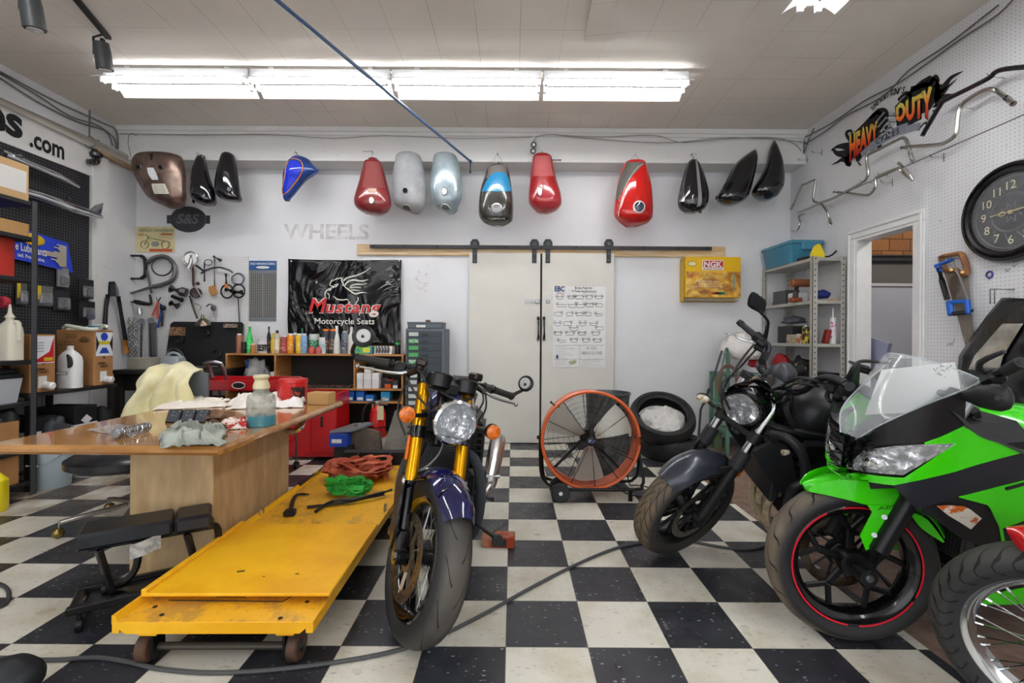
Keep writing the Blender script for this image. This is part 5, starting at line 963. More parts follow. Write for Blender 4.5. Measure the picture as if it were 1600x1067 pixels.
# drill gauge chart
a=at(390,407.5,YB);c=at(432,502,YB); e=E('gauge_chart','tall steel hole gauge chart with a blue header on the back wall','chart',((a.x+c.x)/2,YB,c.z)); w_=(c.x-a.x)/2;h_=a.z-c.z
q=N('hole_chart'); o_=q.sep(q.obj()); g=q.math('MULTIPLY',q.math('LESS_THAN',q.math('FRACT',q.math('DIVIDE',o_[0],.022)),.8),q.math('LESS_THAN',q.math('FRACT',q.math('ADD',q.math('DIVIDE',o_[2],.017),q.noise(3,0,q.obj()))),.6)); q.link(q.mix(g,srgb('9c9c98'),srgb('1c1c1e')),'Base Color'); q.b.inputs['Roughness'].default_value=.4
b=B(); b.box(-w_,w_,-.006,-.001,0,h_); b.build('plate',mat('8b9098',.4,.5),e); b=B(); b.box(-w_*.96,-w_*.06,-.008,-.006,h_*.06,h_*.80); b.box(w_*.06,w_*.96,-.008,-.006,h_*.06,h_*.80); b.build('hole_grid',q.m,e)
b=B(); b.box(-w_,w_,-.009,-.006,h_*.85,h_); b.build('blue_header',mat('2c5a94',.4),e); b=B(); b.text('DAILY MANUFACTURING',(-w_*.9,-.0095,h_*.935),(1,0,0),(0,0,1),.022,bold=.02,fit=w_*1.8,th=.001); b.sph((0,-.009,h_*.89),(w_*.5,.003,.014),12,6); b.build('header_lettering',WHT,e,rec=False)
tool('c_clamp','large black C clamp at the top left of the white pegboard','clamp',lambda b:(b.bar(tp(85,95),tp(210,95),.02,.03,0,.004,up=(0,1,0)),b.tube([tp(195,98),tp(225,125),tp(228,235),tp(200,262)],.018,8,k=3),b.bar(tp(85,268),tp(215,268),.02,.026,0,.004,up=(0,1,0)),b.tube([tp(88,218),tp(90,325)],.012,8),b.tube([tp(85,85),tp(88,140)],.016,8),b.bar(tp(85,135),tp(105,135),.02,.03)),BLK)
tool('ring_bracket','round black clamp ring hanging over the silver tube','ring',lambda b:b.tube([tp(355+78*cos(t),175+70*sin(t),.07) for t in[2*pi*i/28 for i in range(28)]],.008,7,closed=True),DST)
tool('curved_tube','large curved silver metal guard behind the ring','metal guard',lambda b:(b.tube([tp(*q_,.04) for q_ in((240,150),(300,110),(370,100),(430,140),(455,200),(435,275),(370,310),(290,330))],.024,10,k=4),b.bar(tp(125,380),tp(280,330),.02,.05,0,.006,up=(0,1,0)),b.bar(tp(240,200),tp(275,380),.015,.02)),G1)
tool('horn','chrome round horn hanging near the top of the pegboard','horn',lambda b:(b.tube([tp(570+55*cos(t),120+55*sin(t),.06) for t in[2*pi*i/20 for i in range(20)]],.008,6,closed=True),b.cyl(tp(575,120,.04),tp(575,120,.02),.06,20),b.tube([tp(575,90,.09),tp(572,150,.09),tp(555,190,.09)],[.012,.022,.03],12,k=2)),G2)
tool('leather_strap','brown strap hanging under the chrome horn','strap',lambda b:(b.tube([tp(*q_,.05) for q_ in((588,180),(592,240),(592,300),(600,330))],.012,6,k=3)),mat('4a2c22',.6))
tool('pulley','small dark geared pulley with a pale hose','pulley',lambda b:(b.cyl(tp(610,375,.02),tp(610,375,.07),.056,20,bev=.008),b.cyl(tp(610,375,.07),tp(610,375,.08),.03,16),b.sph(tp(625,305,.05),.02,8,6)),mat('2b2422',.4,.5,c2='5c5450',vs=20))
tool('pale_hose','pale curved hose over the geared pulley','hose',lambda b:b.tube([tp(*q_,.09) for q_ in((600,320),(620,350),(640,385),(655,410))],.006,6,k=3),mat('b0a69a',.5))
tool('oil_filter_housing','silver and black cylindrical housing in the middle of the pegboard','housing',lambda b:(b.tube([tp(420,345,.09),tp(500,365,.07),tp(540,375,.06)],[.045,.05,.045],18),b.cyl(tp(415,343,.1),tp(430,347,.09),.03,14,m=1),b.sph(tp(500,430,.05),.025,8,6,m=1),b.bar(tp(430,400,.07),tp(500,430,.07),.03,.03,m=1)),[mat('7c7a80',.3,.9),BLK])
tool('socket_adapter','short black round adapter under the silver housing','adapter',lambda b:(b.tube([tp(420,455,.07),tp(475,475,.06)],[.032,.036],14),b.cyl(tp(410,450,.075),tp(422,455,.07),.018,10)),BLK)
tool('pipe_cutter','dark tube cutter with a green arm left of the pliers','cutter',lambda b:(b.tube([tp(65,428),tp(150,450)],.012,8,m=1),b.tube([tp(145,440,.07),tp(180,450,.07),tp(260,462,.06),tp(272,440,.06),tp(262,390,.05)],[.02,.026,.016,.014,.01],10,k=2),b.cyl(tp(180,490,.05),tp(184,540,.05),.022,12,r2=.03,m=2)),[mat('2b2526',.4,.3),mat('55685c',.5),G2])
tool('pliers','orange handled pliers on the pegboard','pliers',lambda b:(b.tube([tp(312,410),tp(325,440),tp(345,410)],.006,6,k=2,m=1),b.tube([tp(328,440),tp(318,470),(tp(320,520)),tp(325,575)],.011,7,k=2),b.tube([tp(325,450),tp(300,500),tp(280,555)],.009,7,k=2)),[mat('c8543c',.5),DST])
tool('pliers','blue handled pliers beside the orange pair','pliers',lambda b:(b.tube([tp(345,460,.06),tp(350,500,.06),tp(345,550,.06),tp(322,640,.06)],.012,7,k=2),b.tube([tp(352,500,.06),tp(358,560,.06),tp(352,630,.06)],.011,7,k=2,m=1),b.sph(tp(362,490,.05),.03,10,6,m=1)),[mat('2a4a8c',.5),BLK])
for i,(y0,x0,x1,w) in enumerate(((590,200,205,.016),(585,270,285,.02))): tool('open_end_wrench','grey wrench hanging low on the pegboard, '+('left one with an open jaw' if i==0 else 'right one, wider'),'wrench',lambda b:(b.bar(tp(x0,y0),tp(x1-8,900),w,.012,0,.003,up=(0,1,0)),b.cyl(tp(x0,y0,.045),tp(x0,y0,.06),.03,14),b.tube([tp(x1-35,880),tp(x1-30,905),tp(x1+5,905),tp(x1+15,875)],.012,6,k=2)),DST)
tool('wrench_bundle','bundle of slim steel bars beside the wrenches','bar stock',lambda b:[b.bar(tp(x,600,.03),tp(x+4,860,.03),.012,.014,0,.002) for x in(258,292,306)],G1)
tool('orange_tag_tool','orange brown gasket hanging on a rod','gasket',lambda b:(b.prism([tp(*q_,.03) for q_ in((712,330),(760,318),(778,380),(730,400),(715,365))],(0,-.012,0)),b.tube([tp(752,100,.03),tp(752,325,.03)],.006,6,m=1)),[mat('c08a50',.6),DST])
tool('lever_tool','thin curved lever near the top middle of the pegboard','lever',lambda b:(b.tube([tp(*q_) for q_ in((650,228),(700,200),(780,182),(850,200),(890,222))],.009,7,k=4),b.tube([tp(676,150),tp(676,290)],.009,6)),DST)
tool('clutch_cable','coiled dark cable and lever near the top of the pegboard','cable',lambda b:(b.tube([tp(705+30*cos(t),145+22*sin(t),.05+.005*t/6) for t in[i*.5 for i in range(26)]],.004,5),b.bar(tp(610,165),tp(670,210),.02,.02,0,.004),b.tube([tp(745,100),tp(800,130)],[.012,.02],10)),DST)
tool('steel_wire_coil','coil of blue grey wire at the right of the pegboard','wire coil',lambda b:[b.tube([tp(930+x+45*cos(t),270+y+42*sin(t),.05+.006*x/4) for t in[2*pi*i/20 for i in range(20)]],.0035,5,closed=True) for x,y in((0,0),(-6,4),(5,-3),(2,6))],mat('6c7684',.4,.5))
tool('grinder','black ring handled tool at the right of the pegboard, right ring','ring tool',lambda b:(b.tube([tp(935+46*cos(t),362+50*sin(t),.07) for t in[2*pi*i/22 for i in range(22)]],.009,7,closed=True),b.tube([tp(900,370,.07),tp(960,372,.07)],.028,12)),BLK)
tool('grinder','black ring handled tool at the right of the pegboard, left ring','ring tool',lambda b:(b.tube([tp(848+46*cos(t),365+50*sin(t),.06) for t in[2*pi*i/22 for i in range(22)]],.009,7,closed=True),b.tube([tp(840,350,.08),tp(885,360,.08)],.026,12),b.tube([tp(838,230,.05),tp(842,310,.06)],.012,7)),BLK)
tool('orange_clip','orange clip on the black ring tools','clip',lambda b:b.ob(tp(843,325,.1),(1,0,0),(.03,.02,.045),0,.005),ORN)
tool('power_cord','thin black cord hanging down from the ring tools','cord',lambda b:b.tube([tp(*q_,.03) for q_ in((930,400),(935,500),(940,600),(925,680),(912,720))],.005,6,k=3),BLK)
tool('hook_tool','small steel carburettor linkage below the orange gasket','linkage',lambda b:(b.tube([tp(*q_) for q_ in((600,510),(600,455),(650,480),(640,500))],.006,6,k=2),b.sph(tp(745,490,.05),(.03,.02,.035),8,6),b.tube([tp(690,480),(tp(730,460)),tp(750,570)],.008,6,k=2)),G1)
tool('steel_funnel','small dome shaped steel lamp shade hooked above the black sink board','lamp shade',lambda b:(b.lathe([(.074,-.045),(.07,-.02),(.045,.012),(.02,.03),(.012,.07)],tp(665,590,.12),(0,-.15,1),20,cap=False),b.tube([tp(565,400,.05),tp(590,480,.06),tp(622,570,.08)],.01,8,k=2)),mat('8c8070',.3,.9,var=.2))
# bolt cutter leaning in the corner
P=lambda x,y,d=.06:onx(x/3.9525,430+y/3.9525,XL+d); PB=lambda x,y,d:at(x/3.9525,430+y/3.9525,YB-d)
e=E('bolt_cutter','large black bolt cutter with a worn orange handle tip hanging in the left corner','bolt cutter',P(700,100)); L=e.location
b=B(); b.tube([P(690,40)-L,P(700,80)-L,P(700,130)-L],[.03,.05,.055],10,k=2,flat=.5); b.build('jaw',DST,e)
b=B(); b.tube([P(668,120)-L,P(655,200)-L,P(648,335)-L],[.02,.017,.02],10,k=2); b.tube([P(730,130)-L,P(745,220)-L,P(775,400)-L],[.02,.017,.02],10,k=2); b.build('arm',BLK,e); b=B(); b.tube([P(768,400)-L,P(782,480)-L],[.022,.026],10); b.build('orange_grip',mat('c88838',.5),e)
# chain
b=B(); R=random.Random(2)
for k in range(5):
    for i in range(34):
        x=790+k*14+R.uniform(-5,5); y=270+i*12.5; c_=PB(x,y,.1+.03*(k%2)); ax_=(V((1,0,0)),V((0,1,0)))[(i+k)%2]; b.tube([c_+V((0,0,.019*cos(t)))+ax_*.0095*sin(t) for t in[2*pi*j/8 for j in range(8)]],.0034,4,closed=True)
one(b,'steel_chain',mat('8c8c88',.35,.9),'bundle of steel chain hanging at the left end of the pegboard','chain',kind='stuff')
# ---------------------------------------------------------------- work bench with the black sponsor board
bx0,bx1=at(205,575,4.7).x,at(352,575,4.7).x; bzt=at(280,577,4.6).z
e=E('work_bench','dark work bench against the back wall under the white pegboard','bench',((bx0+bx1)/2,4.75,0)); w_=(bx1-bx0)/2
b=B(); b.box(-w_,w_,-.3,.33,bzt-.04,bzt,bev=.004); b.build('top',mat('2f2a28',.5,var=.2),e); b=B(); b.box(-w_+.04,w_,-.24,.33,bzt-.2,bzt-.04); b.build('apron',mat('1c1a1a',.6),e)
for x in(-w_+.05,w_-.05):
    for y in(-.25,.28): b=B(); b.box(x-.03,x+.03,y-.03,y+.03,0,bzt-.04); b.build('leg',mat('241e1c',.6),e)
b=B(); b.box(-w_+.05,w_-.05,.0,.3,.1,.5,bev=.01); b.build('dark_cabinet',mat('121113',.7),e)
a=at(257,502,5.0);c=at(374,576,5.0); e=E('sink_board','black moulded board with badges leaning behind the work bench','board',((a.x+c.x)/2,5.0,bzt)); w_=(c.x-a.x)/2;h_=a.z-bzt
b=B(); b.prism([(-w_,0,0),(w_,0,0),(w_,.06,h_*.95),(w_*.93,.065,h_),(-w_*.88,.065,h_),(-w_*.95,.06,h_*.95)],(0,.02,0)); b.build('panel',mat('1f2022',.5,var=.15),e)
def bt_(x,y,d=0): p=at(180+x/4.85,380+y/4.85,4.99); return V((p.x-e.location.x,p.y-e.location.y-d,p.z-bzt))
for x,y,x2,y2,m_ in((408,635,505,700,'9c7458'),(815,610,905,640,'a89484')): p=bt_(x,y);q_=bt_(x2,y2); b=B(); b.box(p.x,q_.x,-.0,.045,min(p.z,q_.z),max(p.z,q_.z)); b.build('badge',mat(m_,.5,c2='3c2c20',vs=40,ns=(.5,.6)),e)
for x,y,r in((480,728,.045),(768,838,.05),(690,680,.03)): b=B(); b.lathe([(r,0),(r,.03),(r*.8,.032),(r*.75,.005),(0,.005)],bt_(x,y)+V((0,.03,0)),(0,-1,0),20,cap=False); b.build('cup_holder',mat('2c2d2f',.4),e)
b=B(); b.tube([bt_(445,860,.1),bt_(455,815,.1),bt_(495,797,.1),bt_(545,820,.1),bt_(600,900,.12),bt_(625,935,.14)],.009,8,k=4); one(b,'gooseneck',STL,'thin curved steel gooseneck pipe on the work bench','gooseneck')
objs=bpy.data.objects['gooseneck']; objs.location=V(objs.location)+V((e.location.x,e.location.y,bzt))
cbox('small grey cloth cover on the bench at the far left',bx0+.08,bx0+.3,4.55,4.75,bzt,.11,mat('a8a496',.6,var=.1)); 
e=E('jerry_jug','grey plastic jug with a handle loop on the work bench','jug',(at(268,572,4.6).x,4.62,bzt)); b=B(); b.loft([[V((x*.09*k,y*.06*k,z)) for x,y in((-1,-.8),(-.8,-1),(.8,-1),(1,-.8),(1,.8),(.8,1),(-.8,1),(-1,.8))] for z,k in((0,1),(.1,1),(.13,.8))]); b.build('body',mat('9ca4a8',.4),e); b=B(); b.tube([(-.06,0,.12),(-.02,0,.16),(.05,0,.15),(.08,0,.1)],.013,8,k=3); b.build('handle',mat('9ca4a8',.4),e)
b=B(); b.bar(at(308,573,4.5)+V((0,0,.0)),at(340,572,4.5),.015,.012); one(b,'flat_bar',STL,'flat steel bar at the bench front edge','bar')
# ---------------------------------------------------------------- wooden shelf unit with its bottles
OAK=mat('bf8a50',.5,c2='a87440',vs=3,stretch=(1,1,8),var=.08); DKW=mat('2a2622',.7)
ux0,ux1=at(352,552,4.75).x,at(631,552,4.75).x; YU=4.75; uz=at(500,553,YU).z
e=E('wooden_shelf_unit','low oak shelf unit along the back wall under the banner, bottles on top','shelf unit',((ux0+ux1)/2,YU+.18,0)); L=e.location
def ub(n,x0,x1,z0,z1,m=OAK,y0=0,y1=.35): b=B(); b.box(x0-L.x,x1-L.x,YU+y0-L.y,YU+y1-L.y,z0,z1,bev=.0015); return b.build(n,m,e)
tk=.018; X=lambda px:at(px,600,YU).x; Z=lambda py:at(500,py,YU).z
ub('top',ux0,ux1,uz-tk,uz); ub('back_panel',ux0+tk,ux1-tk,.04,uz-tk,DKW,.335,.35)
for px in(352,428,552,627): x=X(px)+.0; ub('side_panel' if px in(352,627) else 'divider',x,x+tk,Z(607) if px in(428,552) else 0,uz-tk)
ub('divider',X(581),X(581)+tk,.05,Z(630)); z1_=Z(607); ub('shelf',ux0+tk,ux1-tk,z1_-tk,z1_); z2_=Z(627); ub('shelf',X(508),ux1-tk,z2_-tk,z2_); z3_=Z(683); ub('shelf',X(581)+tk,ux1-tk,z3_-tk,z3_); ub('shelf',ux0+tk,ux1-tk,.04,.06)
def tb(px,py0,w,lab,col,capc='e8e8e8',shape='can',labc=None,dy=.1,name='spray_bottle',cat='bottle',g='bottles on top of the oak shelf unit'):
    """a bottle on the unit whose foot stands at pixel px and whose tip is at py0; w pixel width"""
    Y=YU+dy; p=at(px,552,Y); h=at(px,py0,Y).z-uz; r=w/2*Y/F
    return bottle(name,lab,(p.x,Y,uz),r,h,col if not isinstance(col,str) else mat(col,.35,c2='d8d4cc' if labc is None and shape=='bottle' and w<9 else None,vs=50,ns=(.6,.64)),mat(capc,.4) if capc else None,shape,mat(labc,.45,c2='e4e0d8',vs=70,ns=(.56,.6)) if labc else None,cat,g)
SB=[(374,521,9,'white capped spray can with brown red label, far left of the row','a86a50','ece8e0','can',None,'spray_can'),(381,534,7,'short black canister between the white capped can and green bottle','1c1c1e','1c1c1e','jar',None,'canister'),(390,510,11,'bright green trigger spray bottle','38d060','38b850','cone','40e070','spray_bottle'),(396,536,8,'small orange brown pot in front of the green bottle','b87848','d8c8b0','jar',None,'pot'),(411,529,16,'white jar with a black label','d8d8d8','c8c8ca','jar','1a1a1c','jar'),(420,510,6,'slim tall black bottle','17171a','17171a','bottle',None,'bottle'),(427,520,8,'narrow yellow bottle','d8b820','e0c020','bottle',None,'bottle'),(433,516,10,'clear squeeze bottle with a cream label and dark nozzle','c8bca0','2a2a2a','bottle','e0d4b0','bottle'),
(444,524,11,'red labelled white capped can','a8524a','e8e8e8','can','b8483c','spray_can'),(454,521,10,'orange can with a white nozzle','e8941c','e0e0e0','can','f0a020','spray_can'),(461,520,8,'grey can behind the orange one','9a9c9c','e0e0e0','can',None,'spray_can'),(467,521,9,'yellow can with a white nozzle','e0b818','e0e0e0','can','e8c828','spray_can'),(475,521,10,'light blue can with a white nozzle','88b0d8','e0e0e0','can','78a4d4','spray_can'),(472,513,9,'dark green trigger bottle behind the blue can','2a8060','1f7050','cone',None,'spray_bottle'),
(487,540,10,'short red cap bottle in front, left of two','c85850','c05048','bottle',None,'bottle'),(498,540,9,'short red pink bottle in front, right of two','c86868','c85858','bottle',None,'bottle'),(491,517,16,'clear cup with a green band and black brushes','c0c8c4',None,'jar','2a9060','cup'),(506,527,15,'white blue tub','d0dce0','e0e4e4','jar','a8c0c8','tub'),(509,514,12,'orange capped can, left of the pair','3c3c44','f08018','can','5c4438','spray_can'),(520,514,12,'orange capped can, right of the pair','3c3c44','f08018','can','5c4438','spray_can'),
(526,509,12,'white trigger bottle with a green collar','dfe6e0','f0f0f0','cone','d8e0d8','spray_bottle'),(539,517,11,'dark blue and grey can with a silver shoulder','6a7480','b0b4b8','can','50586a','spray_can'),(549,511,11,'tall white bottle left of the round mirror','dcdcd4','d8d8d0','bottle',None,'bottle')]
for i,(px,py,w,lab,c_,cc,shp,lc,nm) in enumerate(SB):
    tb(px,py,w,lab+(' on the oak shelf unit' if len(lab.split())<12 else ''),c_,cc,shp,lc,.06 if py>=530 or nm in('pot',) else (.2 if nm in('cup',) or 'behind' in lab else .12),nm,'bottle' if nm not in('jar','cup','tub','pot') else nm)
b=B(); R=random.Random(5)
for i in range(9): p=at(488+R.uniform(-3,5),530,YU+.2); b.tube([p,p+V((R.uniform(-.07,.05),R.uniform(-.02,.02),R.uniform(.12,.19)))],.004,5)
one(b,'brushes',BLK,'black brushes standing in the clear green banded cup','brushes')
cbox('green and yellow carton behind the round mirror on the oak unit',at(556,552,4.85).x,at(583,552,4.85).x,4.8,4.9,uz,.08,mat('6ab840',.5,c2='2a7ab0',vs=20),extra=[('yellow_label',mat('e0dc50',.5),('f',0,.5,.9,.2,.8))])
e=E('blister_pack','clear blister pack of grey parts leaning on the oak unit','packaged part',at(598,551,4.82)*1); b=B(); b.box(-.09,.09,0,.012,0,.085,bev=.002,R=M.Rotation(rad(-20),3,'X'),c=(0,0,0)); b.build('card',WHT,e); 
for i in range(5): b=B(); b.tube([(-.065+i*.03,-.01,.015),(-.055+i*.03,-.015,.05),(-.07+i*.03,.005,.075)],.010,6,k=2); b.build('contents',mat('55585c',.4),e)
e.location.z=uz
bottle('black_lid_jar','small black jar with a bright green lid on the right end of the oak unit',(at(621,552,4.85).x,4.86,uz),.03,.12,BLK,mat('38b860',.4),'jar',None,'jar')
b=B(); p=at(622,500,5.08); b.tube([(p.x,5.06,uz),(p.x,5.1,p.z)],.007,6); one(b,'wood_dowel',mat('a8583c',.6),'thin red wooden stick leaning beside the banner','stick')
for i in range(1): 
    b=B(); p=at(404,548,4.8); b.tube([(p.x,4.88,uz),(p.x,4.88,p.z+.12)],.002,5); b.grid(lambda u,v:(p.x-.01+.08*u,4.88+.005*sin(u*6),p.z+.12-.04*v),6,4,m=lambda u,v:1 if int(v*4)%2==0 else 2); one(b,'small_flag',[STL,mat('c87878',.7),WHT],'tiny faded striped flag on a stick behind the jars','flag')
def ubox(lab,px0,px1,py0,zb,col,dy=.02,dep=.12,g=None,**k): return cbox(lab,at(px0,600,YU+dy).x,at(px1,600,YU+dy).x,YU+dy,YU+dy+dep,zb,max(.02,at(px0,py0,YU+dy).z-zb),mat(col,.5),group=g,**k)
W='white cartons in the right compartment'
for px0,px1,py,row in((557,567,594,0),(568,580,594,0),(581,592,594,0)): ubox('white carton on the lower layer, '+{557:'left',568:'middle',581:'right'}[px0]+', right compartment',px0,px1,py,z1_,'dcdcdc',g=W)
zz=at(560,594,YU+.02).z+.001
for px0,px1 in((557,567),(568,580),(581,592)): ubox('white carton on the upper layer, '+{557:'left',568:'middle',581:'right'}[px0]+', right compartment',px0,px1,583,zz,'e2e2e2',g=W)
ubox('small white carton topmost on the stack, right compartment',569,579,574,at(560,583,YU+.02).z+.002,'e6e6e6',g=W)
ubox('dark carton behind the orange one, right compartment',595,607,590,z1_,'2c2c2e',.1); ubox('small orange and black carton, right compartment',601,611,594,z1_,'c85820',.02,extra=[('black_band',BLK,('f',0,0,1,.55,1))]); ubox('small white and black carton beside the orange one',613,622,595,z1_,'2c2c30',.02,extra=[('white_label',WHT,('f',0,.1,.9,.05,.45))])
for px0,px1,py,c_,l in((540,553,611,'1c62b8','leftmost'),(556,569,611,'1a66c0','second'),(571,584,617,'2a78c8','third, lower'),(595,609,612,'2a94c8','rightmost')): ubox('blue carton on the narrow middle shelf, '+l,px0,px1,py,z2_,c_,g='blue cartons on the narrow shelf',extra=[('white_label',WHT,('f',0,.15,.85,.12,.4))])
R=random.Random(9)
for i in range(14):
    px=476+i%7*11+R.uniform(-2,2)+(5 if i>6 else 0); Y=YU+.06+.1*(i//7); p=at(px,604,Y); b=B(); b.lathe([(.022,0),(.042,0),(.042,.02),(.022,.02),(.022,0)],(p.x,Y,z1_+.002+.013*(i//7)*0),(0,0,1),14,cap=False,m=[0,0,1,0]); one(b,'brake_shoe',[mat('3c3a3c',.4),mat('7c4a40',.5)],'flat dark ring part in the wide compartment, '+('front' if i<7 else 'back')+' row, '+('leftmost','second','third','fourth','fifth','sixth','rightmost')[i%7],'ring part','dark ring parts in the wide compartment')
ubox('black carton at the back of the wide compartment, left',455,468,588,z1_,'1b1b1d',.18); lump('bagged_parts','clear bags of blue and white parts in the left compartment','bags',(X(392),YU+.12,z1_+.08),(.12,.08,.13),mat('a8a8a4',.3,c2='2458b0',vs=9,ns=(.56,.6)),14,.5); bottle('white_fitting_jar','small clear jar in the left compartment behind the red tray',(X(420),YU+.1,z1_),.035,.16,mat('c8d0d0',.2),WHT,'jar',None,'jar')
# drawer cabinet
gx0_,gx1_=at(633,600,4.72).x,at(694,600,4.72).x; gz=at(660,513,4.72).z
e=E('parts_drawer_cabinet','tall grey steel parts cabinet with twenty label fronted drawers','drawer cabinet',((gx0_+gx1_)/2,4.9,0)); w_=(gx1_-gx0_)/2; CB=mat('5d666d',.45,.2)
b=B(); b.box(-w_,w_,-.17,.2,0,gz,bev=.003); b.build('body',CB,e)
zs_=[lerp(gz-.025,.03,i/17) for i in range(18)]; R=random.Random(3)
for i in range(17):
    z1a,z0a=zs_[i]-.004,zs_[i+1]+.004; b=B(); b.box(-w_+.015,w_-.03,-.18,-.165,z0a,z1a,bev=.003); d=b.build('drawer',mat('3e474e',.45,.2),e)
    b=B(); b.box(-w_+.035,-w_+.13,-.183,-.18,z0a+.012,z1a-.010); b.build('label',mat('58b068' if i in(1,2,3,4,14) else 'c8ccc8',.6,c2='c8ccc0' if i in(1,4,14) else None,vs=45),d); b=B(); b.bar((-.03,-.187,(z0a+z1a)/2),(.03,-.187,(z0a+z1a)/2),.012,.018,0,.004); b.build('pull',mat('3a4248',.4,.3),d)
e=E('steel_case','flat grey steel case lying on top of the drawer cabinet','case',((gx0_+gx1_)/2-.0,4.86,gz)); b=B(); b.box(-.18,.17,-.12,.14,0,.055,bev=.006); b.box(-.185,.175,-.125,.145,.05,.065,bev=.003); b.build('case',CB,e); b=B(); b.box(-.02,.03,-.03,.03,.065,.09,bev=.01); b.build('brown_knob',mat('5c4030',.5),e); b=B(); b.box(-.09,-.0,-.126,-.12,.01,.035); b.build('label',WHT,e)
# red cabinet, tray trolley, coffee tub
rx0,rx1=at(444,690,4.3).x,at(524,690,4.3).x; e=E('red_tool_cabinet','red steel tool cabinet with two doors in front of the oak unit','tool cabinet',((rx0+rx1)/2,4.33,0)); w_=(rx1-rx0)/2; RC=mat('c8161c',.3,coat=.4); hz=.62
b=B(); b.box(-w_,w_,0,.34,.03,hz,bev=.006); b.build('body',RC,e)
for s_ in(-1,1): b=B(); b.box(s_*w_*.98,s_*.004,-.008,.0,.07,hz-.14,bev=.003); d=b.build('door',RC,e); b=B(); b.box(s_*.1-.012,s_*.1+.012,-.012,-.006,hz*.5,hz*.5+.1,bev=.003); b.build('handle_recess',BLK,d)
b=B(); b.box(-w_*.98,w_*.98,-.01,0,hz-.125,hz-.02,bev=.003); d=b.build('drawer',RC,e); b=B(); b.box(-w_*.6,w_*.6,-.022,-.008,hz-.05,hz-.035,bev=.003); b.build('pull',ALU,d)
# ================================================================ motorcycles
def tyremat(name,n,k,w,lo,hi,base='1a1a1b',dust='4a4038',dl=.05,curve=0,cl=0,zig=0):
    q=N(name); o=q.sep(q.obj()); an=q.math('DIVIDE',q.math('ARCTAN2',o[2],o[0]),2*pi); ay=q.math('ABSOLUTE',o[1])
    sd=q.math('MULTIPLY',q.math('SIGN',o[1]),.25); rr=q.math('SQRT',q.math('ADD',q.math('MULTIPLY',o[0],o[0]),q.math('MULTIPLY',o[2],o[2])))
    ph=q.math('ADD',q.math('MULTIPLY',an,n),q.math('ADD',q.math('MULTIPLY',ay,k),sd))
    if curve: ph=q.math('ADD',ph,q.math('MULTIPLY',q.math('SINE',q.math('MULTIPLY',ay,90.)),curve))
    if zig: ph=q.math('ADD',ph,q.math('MULTIPLY',q.math('SINE',q.math('MULTIPLY',an,n*2*pi)),zig))
    f=q.math('FRACT',ph); g=q.math('MULTIPLY',q.math('LESS_THAN',f,w),q.math('MULTIPLY',q.math('GREATER_THAN',ay,lo),q.math('LESS_THAN',ay,hi)))
    g=q.math('MULTIPLY',g,q.math('GREATER_THAN',rr,.25))
    if cl: g=q.math('MAXIMUM',g,q.math('LESS_THAN',q.math('ABSOLUTE',q.math('SUBTRACT',ay,cl)),.0013))
    d=q.math('MULTIPLY',q.ramp(ay,dl+.012,dl-.012),q.ramp(q.noise(6,5,q.obj()),.3,.6,.4,1)); d=q.math('MULTIPLY',d,q.ramp(rr,.262,.272))
    c=q.mix(d,srgb(base),srgb(dust)); c=q.mix(g,c,srgb('08080a')); q.link(c,'Base Color'); q.b.inputs['Roughness'].default_value=.6
    q.bump(q.math('SUBTRACT',1.,g),.9,.004); return q.m
